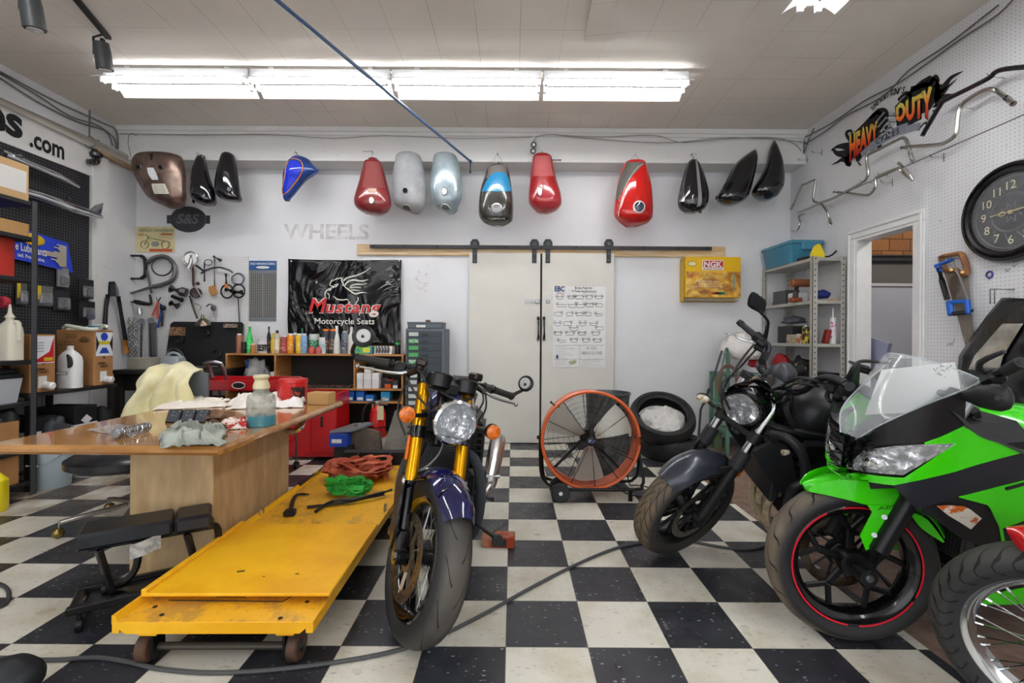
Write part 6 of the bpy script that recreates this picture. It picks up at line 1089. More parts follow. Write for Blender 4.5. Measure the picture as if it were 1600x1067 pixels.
class Bike:
    def __init__(s,label,x,y,h,l,st_,Rw=.3,rake=25,name='motorcycle'):
        s.R=Rw; s.M=M.Translation((x,y,0))@M.Rotation(rad(h),4,'Z')@M.Rotation(-rad(l),4,'X')
        ra=rad(rake); s.ax=V((-sin(ra),0,cos(ra))); s.Fk=M.Translation((0,0,Rw))@M.Rotation(rad(st_),4,s.ax)
        s.e=E(name,label,'motorcycle',mat=s.M); s.Mi=s.M.inverted(); s.Fi=(s.M@s.Fk).inverted()
    def part(s,b,name,m,fork=0,ang=35,sub=0,rec=True):
        o=b.build(name,m,s.e,None,ang,sub,rec)
        if fork: o.matrix_local=s.Fk
        return o
    def _lp(s,Mi,px,py,y):
        o=Mi@V((0,0,H)); q=Mi@at(px,py,1.); d=q-o; t=(y-o.y)/d.y; return o+d*t
    def lb(s,px,py,y): return s._lp(s.Mi,px,py,y)      # on a lengthwise plane of the body
    def lf(s,px,py,y): return s._lp(s.Fi,px,py,y)      # on a lengthwise plane of the steered fork
    def leg(s,t,y,dx=0): return V((s.ax.x*t+dx,y,s.ax.z*t))
    def tyre(s,m,w=.06,ri=.222,cx=0,fork=1,sq=1,name='tyre'):
        R_=s.R; pr=[(ri-.012,w*.62),(ri,w*.78),(ri+.018,w*.93),(ri+(R_-ri)*.42,w*1.03),(ri+(R_-ri)*.62,w),(R_-.018*sq,w*.8),(R_-.009*sq,w*.62),(R_-.003,w*.36),(R_,w*.12)]
        pr=pr+[(a,-h) for a,h in pr[::-1]]; b=B(); b.lathe(pr+[pr[0]],(0,0,0),(0,1,0),72,0,cap=False)
        o=b.build(name,m,s.e,None,60); o.matrix_local=(s.Fk if fork else M.Translation((cx,0,R_))); return o
    def rim(s,m,w=.055,ri=.222,name='rim',fork=1,cx=0,ms=None):
        pr=[(ri-.002,w),(ri+.004,w-.004),(ri-.004,w-.008),(ri-.018,w*.6),(ri-.03,w*.45),(ri-.03,-w*.45),(ri-.018,-w*.6),(ri-.004,-w+.008),(ri+.004,-w+.004),(ri-.002,-w),(ri-.01,-w+.002),(ri-.028,-w*.6),(ri-.036,-w*.4),(ri-.036,w*.4),(ri-.028,w*.6),(ri-.01,w-.002)]
        b=B(); b.lathe(pr+[pr[0]],(0,0,0),(0,1,0),72,0,cap=False); o=b.build(name,m,s.e,None,40); o.matrix_local=(s.Fk if fork else M.Translation((cx,0,s.R))); return o
    def disc(s,y,r0,r1,m,nh=40,carrier=None):
        b=B(); b.lathe([(r0,-.0025),(r1,-.0025),(r1,.0025),(r0,.0025),(r0,-.0025)],(0,y,0),(0,1,0),56,0,cap=False)
        for i in range(nh):
            a=2*pi*i/nh; r=lerp(r0,r1,.3+.4*(i%3)/2); sg=1 if y>0 else -1; b.cyl((cos(a)*r,y+sg*.0022,sin(a)*r),(cos(a)*r,y+sg*.0032,sin(a)*r),.0045,6,m=1)
        s.part(b,'brake_disc',[m,BLK],1)
        b=B(); sg=1 if y>0 else -1
        for i in range(10):
            a=2*pi*i/10; b.bar((cos(a+.25)*.045,y-sg*.008,sin(a+.25)*.045),(cos(a)*(r0+.008),y,sin(a)*(r0+.008)),.012,.005)
        b.lathe([(.035,-.006),(.055,-.006),(.055,.004),(.035,.004),(.035,-.006)],(0,y-sg*.008,0),(0,1,0),24,0,cap=False); s.part(b,'disc_carrier',carrier or m,1)
    def both(s,fn,name,m,fork=0,ang=35):
        b=B(); fn(b,1); fn(b,-1); return s.part(b,name,m,fork,ang)
GOLD=mat('e3a008',.18,.75,var=.06,name='gold')
LENS=mat('f4f8ff',.03,alpha=.13,name='clear_lens',coat=.5)
q=N('reflector'); o_=q.obj(); vo=q.n('ShaderNodeTexVoronoi',i_Scale=24.); q.t.links.new(o_,vo.inputs['Vector']); q.link(q.mix(q.ramp(q.noise(30,3,o_),.42,.6),srgb('f2f4f6'),srgb('70767e')),'Base Color'); q.b.inputs['Metallic'].default_value=1; q.b.inputs['Roughness'].default_value=.12; q.bump(vo.outputs[0],1.,.03); RFL=q.m
AMB=mat('e8780c',.15,coat=1,c2='c85800',vs=60)
def signal(bk,p,d,fork,r=.036,m=None,stalk=None,name='turn_signal',sq=1):
    """lamp at p facing d, stalk from the given point"""
    b=B(); d=V(d).normalized(); b.lathe([(r*.5,-.03),(r*.95,-.018),(r,0),(r*.97,.004)],p,d,20,0,sq=sq); o=bk.part(b,name,BLK if m is None or m is AMB else DK,fork)
    b=B(); b.lathe([(r*.96,.002),(r*.93,.012),(r*.6,.02),(0,.023)],p,d,20,0,sq=sq); b.lathe([(r*.5,.0195),(r*.5,.0225),(r*.44,.0225),(r*.44,.02)],p,d,16,0,cap=False,sq=sq); bk.part(b,'signal_lens',m or AMB,fork)
    if stalk is not None: b=B(); b.tube([V(stalk),lerp(V(stalk),V(p),.5)-V((0,0,.004)),V(p)-d*.02],[.011,.009,.012],8,k=3); bk.part(b,'signal_stalk',BLK,fork)
# ---------------------------------------------------------------- cafe racer with gold fork
k1=Bike('blue cafe racer motorcycle with gold fork tubes and round headlight facing the viewer',-.352,1.804,272,4.3,28)
TY1=tyremat('tyre_sport',13,-13,.07,.012,.046,'242425','55504a',.045,curve=.12)
k1.tyre(TY1,.062,.217); k1.rim(mat('0c0c0e',.15,.3,coat=1),.055,.217)
b=B()
for i in range(32):
    a=2*pi*i/32; s_=1 if i%2 else -1; t=a+(.42 if (i//2)%2 else -.42); b.tube([(cos(t)*.028,s_*.03,sin(t)*.028),(cos(a)*.192,s_*.008,sin(a)*.192)],.0018,5)
k1.part(b,'spokes',ALU,1)
b=B(); b.lathe([(.02,-.06),(.04,-.055),(.04,-.03),(.026,-.02),(.026,.02),(.04,.03),(.04,.055),(.02,.06)],(0,0,0),(0,1,0),24); k1.part(b,'hub',DK,1)
DS1=mat('a08f78',.3,.85,c2='7d6a52',vs=12)
for y in(-.078,.078): k1.disc(y,.115,.155,DS1,36,mat('8c7c68',.4,.8))
b=B(); b.cyl((0,-.125,0),(0,.125,0),.011,12); b.cyl((0,-.13,0),(0,-.12,0),.018,6); b.cyl((0,.12,0),(0,.13,0),.018,6); k1.part(b,'axle',STL,1)
for y in(-.105,.105):
    b=B(); b.cyl(k1.leg(.27,y),k1.leg(.70,y),.0265,20); o=k1.part(b,'fork_tube',GOLD,1)
    b=B(); b.cyl(k1.leg(.04,y),k1.leg(.28,y),.0205,16); b.ob(k1.leg(.05,y),k1.ax,(.09,.05,.055),0,.012); b.cyl((0,y-.02,0),(0,y+.02,0),.032,16); k1.part(b,'fork_slider',mat('15161a',.18,.4,coat=.5),1)
    for t0,t1 in((.44,.49),(.675,.70)): b=B(); b.cyl(k1.leg(t0,y),k1.leg(t1,y),.034,20,bev=.003); k1.part(b,'fork_clamp',mat('101114',.2,coat=.5),1)
    # black guard cast with the mudguard stay
    b=B(); b.prism([k1.leg(.02,y*1.28,-.0),k1.leg(.10,y*1.3,.035),k1.leg(.26,y*1.3,.03),k1.leg(.30,y*1.2,-.0),k1.leg(.27,y*1.3,-.03),k1.leg(.10,y*1.3,-.03)],(0,-.012 if y<0 else .012,0),0); k1.part(b,'fork_guard',mat('111216',.15,coat=1),1)
    b=B(); c_=k1.leg(.08,y*.98,-.075); b.ob(c_,k1.ax,(.11,.05,.06),0,.012); b.cyl(c_+V((0,-.03,.03)),c_+V((0,.03,.03)),.018,12); b.cyl(c_+V((0,-.03,-.025)),c_+V((0,.03,-.025)),.018,12); b.bar(c_,k1.leg(.06,y),.02,.03); k1.part(b,'brake_caliper',mat('3c3630',.45,.5,c2='9a8458',vs=40),1)
b=B()
for t in(.465,.69): b.bar(k1.leg(t,-.1),k1.leg(t,.1),.055,.022,0,.006,up=k1.ax); 
b.cyl(k1.leg(.42,0,-.03),k1.leg(.72,0,-.03),.03,14); k1.part(b,'triple_clamp',mat('121316',.25,coat=.4),1)
b=B(); b.box(-.012,.012,-.004,.004,-.05,.05,bev=.004,R=M.Rotation(rad(-25),3,'Y'),c=(0,0,0)); 
for q_ in b.v: q_+=k1.leg(.40,-.137)
k1.part(b,'side_reflector',ORN,1)
# mudguard
def fenderg(bk,a0,a1,R0,w,m,name,drop=.03,n=18,tap=1,fork=1,th=.003,tip=0):
    def f(u,v):
        a=rad(lerp(a0,a1,u)); t=(v-.5)*2; ww=w*(1-.25*tap*abs(2*u-1)**3)*(min(1,.12+(u/tip)**.6) if tip else 1); r=R0-drop*abs(t)**2.6; return (cos(a)*r,t*ww,sin(a)*r)
    b=B(); b.grid(f,n,12,th=th); return bk.part(b,name,m,fork,60)
fenderg(k1,48,128,.335,.075,mat('0e1450',.1,coat=1,c2='0a0e3c',vs=4),'front_mudguard',.045)
b=B()
for y in(-1,1): b.tube([(.0,.078*y,.30),(-.06,.1*y,.27),k1.leg(.24,.118*y)],.008,8,k=3); 
for a in(70,112): b.tube([(cos(rad(a))*.333,t*.08,sin(rad(a))*(.335-.04*abs(t)**2.6)) for t in[-1,-.6,0,.6,1]],.004,6,k=2)
k1.part(b,'mudguard_stay',GLB,1)
# headlight
hp=V((-.088,0,.512)); hd=V((1,0,-.06)).normalized(); hr=.088
b=B(); b.lathe([(.001,-.12),(.06,-.105),(.083,-.06),(hr,0),(hr,.01),(hr-.005,.01),(hr-.006,-.0),(.07,-.03),(.05,-.06),(.001,-.08)],hp,hd,32,cap=False); k1.part(b,'headlight_shell',mat('101116',.15,coat=1),1)
b=B(); b.lathe([(hr+.002,-.012),(hr+.007,-.004),(hr+.006,.01),(hr-.004,.018),(hr-.008,.012),(hr-.008,0)],hp,hd,40,0,cap=False); k1.part(b,'chrome_ring',CHR,1)
b=B(); b.lathe([(.001,-.062),(.018,-.06),(.04,-.045),(.06,-.02),(hr-.008,.008)],hp,hd,36,cap=False); b.lathe([(0,-.02),(.014,-.02),(.016,.0),(.01,.012),(0,.014)],hp,hd,12,cap=False); k1.part(b,'reflector_bowl',RFL,1)
b=B(); b.lathe([(hr-.006,.009),(hr*.7,.017),(hr*.35,.021),(0,.023)],hp,hd,36); k1.part(b,'headlight_glass',LENS,1)
b=B(); b.tube([hp+hd*.0+V((.012,y,-.062+abs(y)*.1)) for y in(-.05,-.02,.02,.05)],.0022,5); b.box(hp.x+.006,hp.x+.008,-.003,.003,hp.z-.01,hp.z+.012); b.box(hp.x+.006,hp.x+.008,-.01,.006,hp.z+.008,hp.z+.013); k1.part(b,'bulb_shield',BLK,1)
b=B()
for y in(-.105,.105): b.bar(k1.leg(.56,y*.96),V((hp.x-.03,y*.84,hp.z+.02)),.03,.008,0,.003)
k1.part(b,'headlight_bracket',BLK,1)
# gauges
for y in(-.062,.062):
    c_=V((-.235,y,.665)); d_=V((-.25,0,1)).normalized(); b=B(); b.lathe([(.03,-.055),(.048,-.045),(.052,-.0),(.054,.006),(.05,.012),(.046,.008),(0,.008)],c_,d_,28); k1.part(b,'gauge',mat('141416',.3),1)
b=B(); b.box(-.26,-.2,-.03,.03,.60,.655,bev=.008); b.tube([(-.2,-.1,.62),(-.13,-.03,.60),(-.13,.03,.60),(-.2,.1,.62)],.006,6,k=2); k1.part(b,'gauge_bracket',BLK,1)
# clip on handlebars
def barz(y,s_): return V((-.31-.08*abs(y)/.38,y,.655-.02*s_))
for s_ in(-1,1):
    b=B(); b.tube([k1.leg(.70,.1*s_),(-.33,.16*s_,.665),(-.36,.25*s_,.66),(-.40,.40*s_,.645)],.0115,10,k=3); b.cyl(k1.leg(.69,.105*s_),k1.leg(.73,.105*s_),.036,18,bev=.003); k1.part(b,'handlebar',DK,1)
    b=B(); b.tube([(-.358,.255*s_,.66),(-.368,.285*s_,.657),(-.398,.385*s_,.648)],[.021,.0165,.0165],12,k=3); b.cyl((-.398,.385*s_,.648),(-.401,.395*s_,.646),.019,12); k1.part(b,'grip',mat('2a2927',.6),1)
    b=B(); b.tube([(-.347,.205*s_,.662),(-.356,.25*s_,.66)],.023,12); b.ob((-.34,.215*s_,.655),(0.1,1,0),(.05,.05,.05),0,.01); k1.part(b,'switch_housing',BLK,1)
    b=B(); b.tube([(-.305,.17*s_,.655),(-.29,.22*s_,.635),(-.30,.28*s_,.625),(-.325,.36*s_,.62),(-.33,.385*s_,.618)],[.009,.011,.009,.007,.006],8,k=4,flat=.7); b.sph((-.332,.39*s_,.618),.011,8,6); k1.part(b,'lever',ALU,1)
    b=B(); b.tube([(-.34,.13*s_,.665),(-.30,.17*s_,.65),(-.29,.19*s_,.64)],.014,8,k=2); b.ob((-.32,.135*s_,.70),(1,.3*s_,.1),(.06,.05,.035),0,.008); b.cyl((-.325,.135*s_,.66),(-.325,.135*s_,.69),.02,12); k1.part(b,'fluid_reservoir',mat('1d1b1a',.3,c2='3a2214',vs=30),1)
    e0=V((-.401,.395*s_,.646))
    if s_<0: mc=k1.lf(568,525,-.41); 
    else: mc=k1.lf(821,599,.44)
    tow=(k1.Fi@V((0,-.3,H+.1)))-mc; tow.normalize()
    b=B(); b.tube([e0,e0+V((-.005,.02*s_,.02)),lerp(e0,mc,.6)+V((0,.02*s_,0)),mc+tow*.012],[.012,.009,.008,.007],8,k=3); k1.part(b,'mirror_stem',BLK,1)
    r=.046 if s_<0 else .042; dd=tow+ V((0,.0,.15)) if s_<0 else tow+V((0,-.7,0))
    b=B(); b.lathe([(.0,.01),(.027,.01),(.029,.006),(r*.96,.0),(r,-.006),(r*.94,-.014),(0,-.014)],mc,dd,32,[1,1,0,0,0,0]); k1.part(b,'bar_end_mirror',[mat('17181a',.35),mat('b5b5b3',.35,.4)],1)
for s_ in(-1,1): signal(k1,V((-.12,.195*s_,.50)),(1,0,0),1,.034,AMB,V((-.2,.09*s_,.50)))
# cables and hoses
b=B()
for pts in([(-.32,-.2,.65),(-.22,-.16,.58),(-.16,-.06,.5),(-.25,-.02,.4)],[(-.32,-.15,.68),(-.2,-.12,.62),(-.15,-.1,.56),(-.22,-.05,.46)],[(-.32,.18,.65),(-.2,.15,.6),(-.2,.1,.5),(-.28,.04,.38)],[(-.31,-.17,.65),(-.25,-.2,.5),(-.2,-.15,.4)],[(-.32,.2,.65),(-.3,.22,.55),(-.35,.16,.4)],[(-.25,-.06,.42),(-.2,.0,.3),(-.16,-.09,.26)]): b.tube(pts,.0045,6,k=5)
k1.part(b,'cables',BLK,1)
b=B(); b.tube([(-.2,.02,.43),(-.16,.0,.36),(-.14,-.05,.3),(-.13,-.12,.26)],.0035,6,k=5); k1.part(b,'brake_hose',mat('8c8c8a',.5),1)
# body of the bike
q=N('radiator_core'); o_=q.obj(); d_=q.dots(o_,1,2,.012,.0042); q.link(q.mix(d_,srgb('0a0a0b'),srgb('2f3033')),'Base Color'); q.b.inputs['Roughness'].default_value=.4; RAD=q.m
b=B(); b.box(-.36,-.33,-.11,.11,.36,.67,bev=.004); k1.part(b,'radiator',RAD)
b=B(); b.box(-.365,-.322,-.125,.125,.665,.71,bev=.008); b.box(-.365,-.322,-.125,.125,.33,.36,bev=.006); b.box(-.365,-.322,-.125,-.11,.34,.69,bev=.004); b.box(-.365,-.322,.11,.125,.34,.69,bev=.004); k1.part(b,'radiator_frame',mat('1b1c1e',.35))
b=B(); b.box(-.85,-.42,-.15,.15,.22,.52,bev=.03); b.box(-.80,-.45,-.17,.17,.52,.76,bev=.02)
for i in range(6): b.box(-.80,-.44,-.185,.185,.55+i*.03,.558+i*.03)
b.cyl((-.72,-.21,.36),(-.72,.21,.36),.09,24,bev=.01); b.cyl((-.55,-.19,.32),(-.55,.19,.32),.07,20,bev=.01); k1.part(b,'engine',ENG)
for s_ in(-1,1):
    b=B(); b.tube([(-.44,.08*s_,.60),(-.40,.13*s_,.60),(-.39,.17*s_,.54),(-.40,.19*s_,.42),(-.44,.185*s_,.28),(-.54,.16*s_,.17),(-.75,.15*s_,.15),(-.95,.18*s_,.2)],.024,12,k=5); k1.part(b,'wrapped_header',mat('3c3f45',.85,var=.2,vs=60,bump=.6,bs=140))
    b=B(); b.tube([(-.92,.19*s_,.2),(-1.0,.21*s_,.23),(-1.08,.235*s_,.275),(-1.42,.27*s_,.44),(-1.46,.272*s_,.46)],[.028,.03,.046,.056,.044],18,k=4); k1.part(b,'silencer',mat('c9c7c4',.25,1,var=.05))
    b=B(); b.tube([(-.9,.14*s_,.34),(-1.0,.2*s_,.33)],.012,8); b.tube([(-1.0,.2*s_,.33),(-1.02,.29*s_,.33)],.014,8); k1.part(b,'footpeg',STL)
    b=B(); b.tube([(-.70,.16*s_,.30),(-.70,.26*s_,.30)],.014,8); k1.part(b,'engine_peg',BLK)
for s_ in(-1,1):
    b=B(); b.tube([(-.30,.03*s_,.82),(-.34,.10*s_,.6),(-.36,.12*s_,.35),(-.45,.12*s_,.2),(-.9,.12*s_,.2)],.014,8,k=4); b.tube([(-.30,.02*s_,.85),(-.6,.1*s_,.78),(-1.0,.12*s_,.72),(-1.1,.12*s_,.45),(-.9,.12*s_,.2)],.014,8,k=4); b.bar((-.9,.11*s_,.35),(-1.42,.12*s_,.31),.03,.05,0,.01); k1.part(b,'frame',DK)
def tankb(bk,x0,x1,z0,z1,w,m,name='fuel_tank'):
    rings=[]
    for i in range(13):
        t=i/12; x=lerp(x0,x1,t); k=max(.02,1-abs(2*t-1)**3.2)**.55; ww=w*k*(1-.25*t); zt=z0+(z1-z0)*k*(1-.2*t)
        rings.append([V((x,math.copysign(abs(cos(a))**.8,cos(a))*ww,lerp(z0,zt,.5)+math.copysign(abs(sin(a))**.8,sin(a))*(zt-z0)*.5)) for a in [2*pi*j/20 for j in range(20)]])
    b=B(); b.loft(rings); return bk.part(b,name,m,0,60)
tankb(k1,-.42,-.86,.72,.90,.13,mat('101a60',.1,coat=1)); b=B(); b.box(-1.4,-.86,-.11,.11,.74,.80,bev=.03); b.box(-1.46,-1.2,-.1,.1,.78,.88,bev=.03); k1.part(b,'seat',mat('1a1a1b',.6))
k1.tyre(TY1,.075,.217,-1.42,0,name='rear_tyre'); k1.rim(GLB,.06,.217,'rear_rim',0,-1.42)
sf=k1.lb(778,842,.27); b=B(); b.tube([(-.55,.14,.24),sf],.012,10); b.tube([sf-V((0,0,-.0)),sf+V((.02,0,.0))],.02,8); b.tube([lerp(V((-.55,.14,.24)),sf,.8),k1.lb(791,817,.33)],.007,6); k1.part(b,'side_stand',BLK)
b=B(); b.bar(k1.leg(.0,.12)+V((-.02,0,.3)),k1.leg(.1,.1)+V((-.02,0,.3)),.01,.01); 
# wood block of the stand
p=fl(778,856); e=E('wood_block','small orange stained wood block under the side stand of the blue motorcycle','block',(p.x,p.y+.04,0),rad(-4)); b=B(); b.box(-.09,.09,-.045,.045,0,.06,bev=.004); b.build('block',mat('a8765a',.7,c2='a03c1c',vs=10,var=.1,ns=(.45,.55)),e); b=B(); b.box(-.03,.05,-.0465,-.04,.008,.05); b.build('dark_stain',mat('2e2a2c',.8),e)
# ---------------------------------------------------------------- black naked bike
k2=Bike('matt black naked motorcycle leaning beside the metal shelf, brown dusty front tyre',.895,2.502,178,15.9,29.6)
MB_=mat('22242a',.32,.35,name='matt_black'); TY2=tyremat('tyre_street',30,34,.13,.003,.055,'2c2a28','75644f',.05,cl=.02)
k2.tyre(TY2,.062,.217); k2.rim(mat('121214',.3,.3),.05,.217)
def cast(bk,n,m,split=.55,ro=.195,w=.022,off=0,fork=1,name='spoke_star'):
    b=B(); b.lathe([(.02,-.04),(.045,-.035),(.05,-.012),(.05,.012),(.045,.035),(.02,.04)],(0,0,0),(0,1,0),24)
    for i in range(n):
        a=2*pi*i/n+off; p=lambda r,t:V((cos(t)*r,0,sin(t)*r)); s0=p(.035,a);s1=p(ro*split,a); b.bar(s0,s1,.03,w,0,.006,up=(0,1,0)); 
        for d in(-.3,.3): b.bar(s1,p(ro,a+d),.022,w*.75,0,.005,up=(0,1,0))
    return bk.part(b,name,m,fork)
cast(k2,5,DK,.3,off=.4)
for y in(-.07,.07): k2.disc(y,.11,.145,mat('6a6560',.3,.9),30,BLK)
b=B(); b.cyl((0,-.12,0),(0,.12,0),.012,12); k2.part(b,'axle',DK,1)
for y in(-.1,.1):
    b=B(); b.cyl(k2.leg(-.03,y),k2.leg(.34,y),.0285,16,bev=.004); b.cyl((0,y-.022,0),(0,y+.022,0),.034,14); k2.part(b,'fork_slider',mat('191a1c',.4),1)
    b=B(); b.cyl(k2.leg(.32,y),k2.leg(.42,y),.034,16,bev=.006); b.cyl(k2.leg(.335,y),k2.leg(.35,y),.037,16); k2.part(b,'dust_boot',mat('26272a',.5),1)
    b=B(); b.cyl(k2.leg(.40,y),k2.leg(.74,y),.0205,16); k2.part(b,'fork_tube',CHR,1)
    for t0,t1 in((.475,.53),(.71,.745)): b=B(); b.cyl(k2.leg(t0,y),k2.leg(t1,y),.032,16,bev=.003); k2.part(b,'fork_clamp',BLK,1)
    b=B(); c_=k2.leg(.1,y*.95,-.07); b.ob(c_,k2.ax,(.11,.05,.06),0,.012); b.cyl(c_+V((0,-.028,.02)),c_+V((0,.028,.02)),.018,12); k2.part(b,'brake_caliper',BLK,1)
    b=B(); c_=k2.leg(.29,y*1.1,-.05); b.ob(c_,k2.ax,(.06,.012,.035),0,.006); k2.part(b,'side_reflector',AMB,1)
b=B(); b.bar(k2.leg(.5,-.1),k2.leg(.5,.1),.06,.03,0,.006,up=k2.ax); b.bar(k2.leg(.73,-.1),k2.leg(.73,.1),.06,.02,0,.005,up=k2.ax); b.cyl(k2.leg(.45,0,-.03),k2.leg(.76,0,-.03),.03,12); k2.part(b,'triple_clamp',BLK,1)
fenderg(k2,52,125,.33,.085,mat('3a3e48',.28,.5,coat=.3),'front_mudguard',.05)
for y in(-1,1): b=B(); b.bar(V((-.06,.085*y,.29)),k2.leg(.33,.115*y),.05,.006,0,.002,up=(0,1,0)); k2.part(b,'mudguard_stay',BLK,1)
# headlight with its glossy mask
L2=[k2.lf(x,y,yy) for x,y,yy in((1134,622,-.06),(1150,616,-.02),(1168,617,.03),(1184,634,.07),(1187,648,.08),(1176,659,.07),(1158,662,.02),(1142,653,-.04),(1135,638,-.06))]
cL=sum(L2,V())/9
def ringo(P,s_,dx): c_=sum(P,V())/len(P); return [c_+(p-c_)*s_+V((dx,0,0)) for p in P]
Ls=cr(L2,3,True)
b=B(); b.loft([ringo(Ls,.9,-.12),ringo(Ls,1.3,-.08),ringo(Ls,1.36,-.03),ringo(Ls,1.3,.0),ringo(Ls,1.1,.008),ringo(Ls,1.02,.008),ringo(Ls,.98,-.02),ringo(Ls,.7,-.05),ringo(Ls,.1,-.06)]); k2.part(b,'headlight_shell',mat('0d0e11',.1,coat=1),1,60)
b=B(); b.loft([ringo(Ls,.3,-.02),ringo(Ls,.7,-.004),ringo(Ls,1.0,.0075)],cap=False); c0=ringo(Ls,.3,-.02); b.add(c0,[tuple(range(len(c0)))]); k2.part(b,'reflector_bowl',RFL,1)
b=B(); b.loft([ringo(Ls,1.03,.0085),ringo(Ls,.75,.02),ringo(Ls,.3,.026)]); k2.part(b,'headlight_glass',LENS,1,60)
# hood over the light
hd_=[(1133,619,-.075),(1140,606,-.07),(1160,598,-.03),(1190,594,.03),(1207,612,.1),(1211,640,.115),(1200,668,.11)]
r0=[k2.lf(*q_) for q_ in hd_]; b=B(); b.loft([r0,[q_+V((-.06,0,.012)) for q_ in r0],[q_+V((-.13,0,-.02)) for q_ in r0]],closed=False,cap=False); b2=B(); P=[r0,[q_+V((-.06,0,.012)) for q_ in r0],[q_+V((-.13,0,-.02)) for q_ in r0]]
P=[cr(r,3) for r in P]; b=B(); b.grid(lambda u,v:P[round(u*2)][round(v*(len(P[0])-1))],2,len(P[0])-1,th=.004); k2.part(b,'headlight_cowl',mat('0e0f12',.1,coat=1),1,60)
g0=[k2.lf(x,y,yy) for x,y,yy in((1193,588,-.06),(1210,570,-.03),(1226,568,.02),(1238,584,.07),(1236,598,.08),(1212,603,.04),(1196,600,-.03))]; gs=cr(g0,3,True); b=B(); b.loft([ringo(gs,.75,.035),ringo(gs,.98,.02),ringo(gs,1.,-.02),ringo(gs,.8,-.05)]); k2.part(b,'gauge_pod',mat('34363c',.35),1,60)
# handlebar
hb=[k2.lf(1157,505,-.36),k2.lf(1182,526,-.26),k2.lf(1200,540,-.2),k2.lf(1196,558,-.16),k2.lf(1186,574,-.10),k2.lf(1212,596,0.0),k2.lf(1232,612,.08),k2.lf(1256,610,.14),k2.lf(1276,594,.2),k2.lf(1298,590,.27),k2.lf(1322,600,.36)]
b=B(); b.tube(hb,.0155,12,k=4); k2.part(b,'handlebar',mat('2b2d33',.3,.4),1)
b=B(); b.tube([hb[0],lerp(hb[0],hb[1],.9)],.0185,12); b.cyl(hb[0],hb[0]+(hb[0]-hb[1]).normalized()*.015,.016,12); k2.part(b,'grip',mat('2a2b2e',.6),1)
b=B(); b.tube([k2.lf(1302,592,.28),k2.lf(1328,604,.38)],.0185,12); k2.part(b,'grip',mat('2a2b2e',.6),1)
b=B(); b.ob(k2.lf(1186,529,-.25),hb[2]-hb[0],(.07,.05,.05),0,.012); b.ob(k2.lf(1190,536,-.22),hb[2]-hb[0],(.05,.06,.035),0,.01); b.cyl(k2.lf(1180,540,-.24),k2.lf(1192,546,-.2),.018,10); k2.part(b,'switch_housing',BLK,1)
b=B(); b.ob(k2.lf(1302,606,.29),hb[-1]-hb[-2],(.06,.05,.045),0,.012); b.tube([k2.lf(1298,606,.27),k2.lf(1292,618,.27),k2.lf(1300,628,.3),k2.lf(1320,622,.36)],.009,8,k=3); k2.part(b,'switch_housing',BLK,1)
b=B(); b.tube([k2.lf(1133,521,-.38),k2.lf(1146,523,-.33),k2.lf(1158,530,-.28),k2.lf(1176,534,-.24)],[.005,.007,.008,.01],8,k=3,flat=.7); k2.part(b,'lever',ALU,1)
b=B(); b.tube([k2.lf(1194,532,-.23),k2.lf(1199,512,-.23),k2.lf(1199,500,-.23),k2.lf(1184,484,-.25)],[.014,.009,.007,.007],8,k=4); k2.part(b,'mirror_stem',BLK,1)
mo=[k2.lf(x,y,-.27) for x,y in((1168,472),(1171,461),(1178,456),(1195,468),(1197,477),(1193,490),(1184,487),(1170,479))]; ms_=cr(mo,3,True); dn=(k2.Fi.to_3x3()@V((-.3,-1,.05))).normalized(); c_=sum(ms_,V())/len(ms_)
b=B(); b.loft([[c_+(q_-c_)*.9+dn*.006 for q_ in ms_],[q_+dn*.002 for q_ in ms_],[q_-dn*.006 for q_ in ms_],[c_+(q_-c_)*.7-dn*.016 for q_ in ms_]]); k2.part(b,'mirror_head',BLK,1,60); b=B(); b.add([c_+(q_-c_)*.84+dn*.0068 for q_ in ms_],[tuple(range(len(ms_)))]); k2.part(b,'mirror_glass',mat('3c4044',.05,1),1)
b=B(); b.tube([k2.lf(1326,600,.33),k2.lf(1331,583,.33),k2.lf(1339,568,.33),k2.lf(1352,564,.34),k2.lf(1386,567,.36)],[.014,.013,.008,.007,.007],8,k=4); k2.part(b,'mirror_stem',BLK,1)
b=B()
for pts in([(1178,538,-.24),(1160,560,-.16),(1140,590,-.08),(1130,612,-.05),(1140,640,-.02)],[(1182,545,-.22),(1150,580,-.1),(1128,600,-.04),(1127,630,0)],[(1290,600,.25),(1250,590,.18),(1220,605,.1),(1205,622,.08)],[(1190,548,-.2),(1196,570,-.15),(1200,590,-.1)],[(1280,604,.22),(1240,600,.12),(1215,625,.06)]): b.tube([k2.lf(*q_) for q_ in pts],.0055,6,k=5)
k2.part(b,'cables',BLK,1)
b=B(); b.tube([k2.lf(1196,553,-.17),k2.lf(1190,565,-.1)],.017,8); k2.part(b,'bar_riser',DK,1)
CLR=mat('e0dcd0',.1,coat=1,c2='b09060',vs=60)
signal(k2,k2.lf(1099,622,-.2),(.8,.6,.1),1,.036,CLR,k2.lf(1126,640,-.1),sq=.6); signal(k2,k2.lf(1219,703,.2),(.7,.8,.1),1,.042,CLR,k2.lf(1192,690,.12),sq=.62)
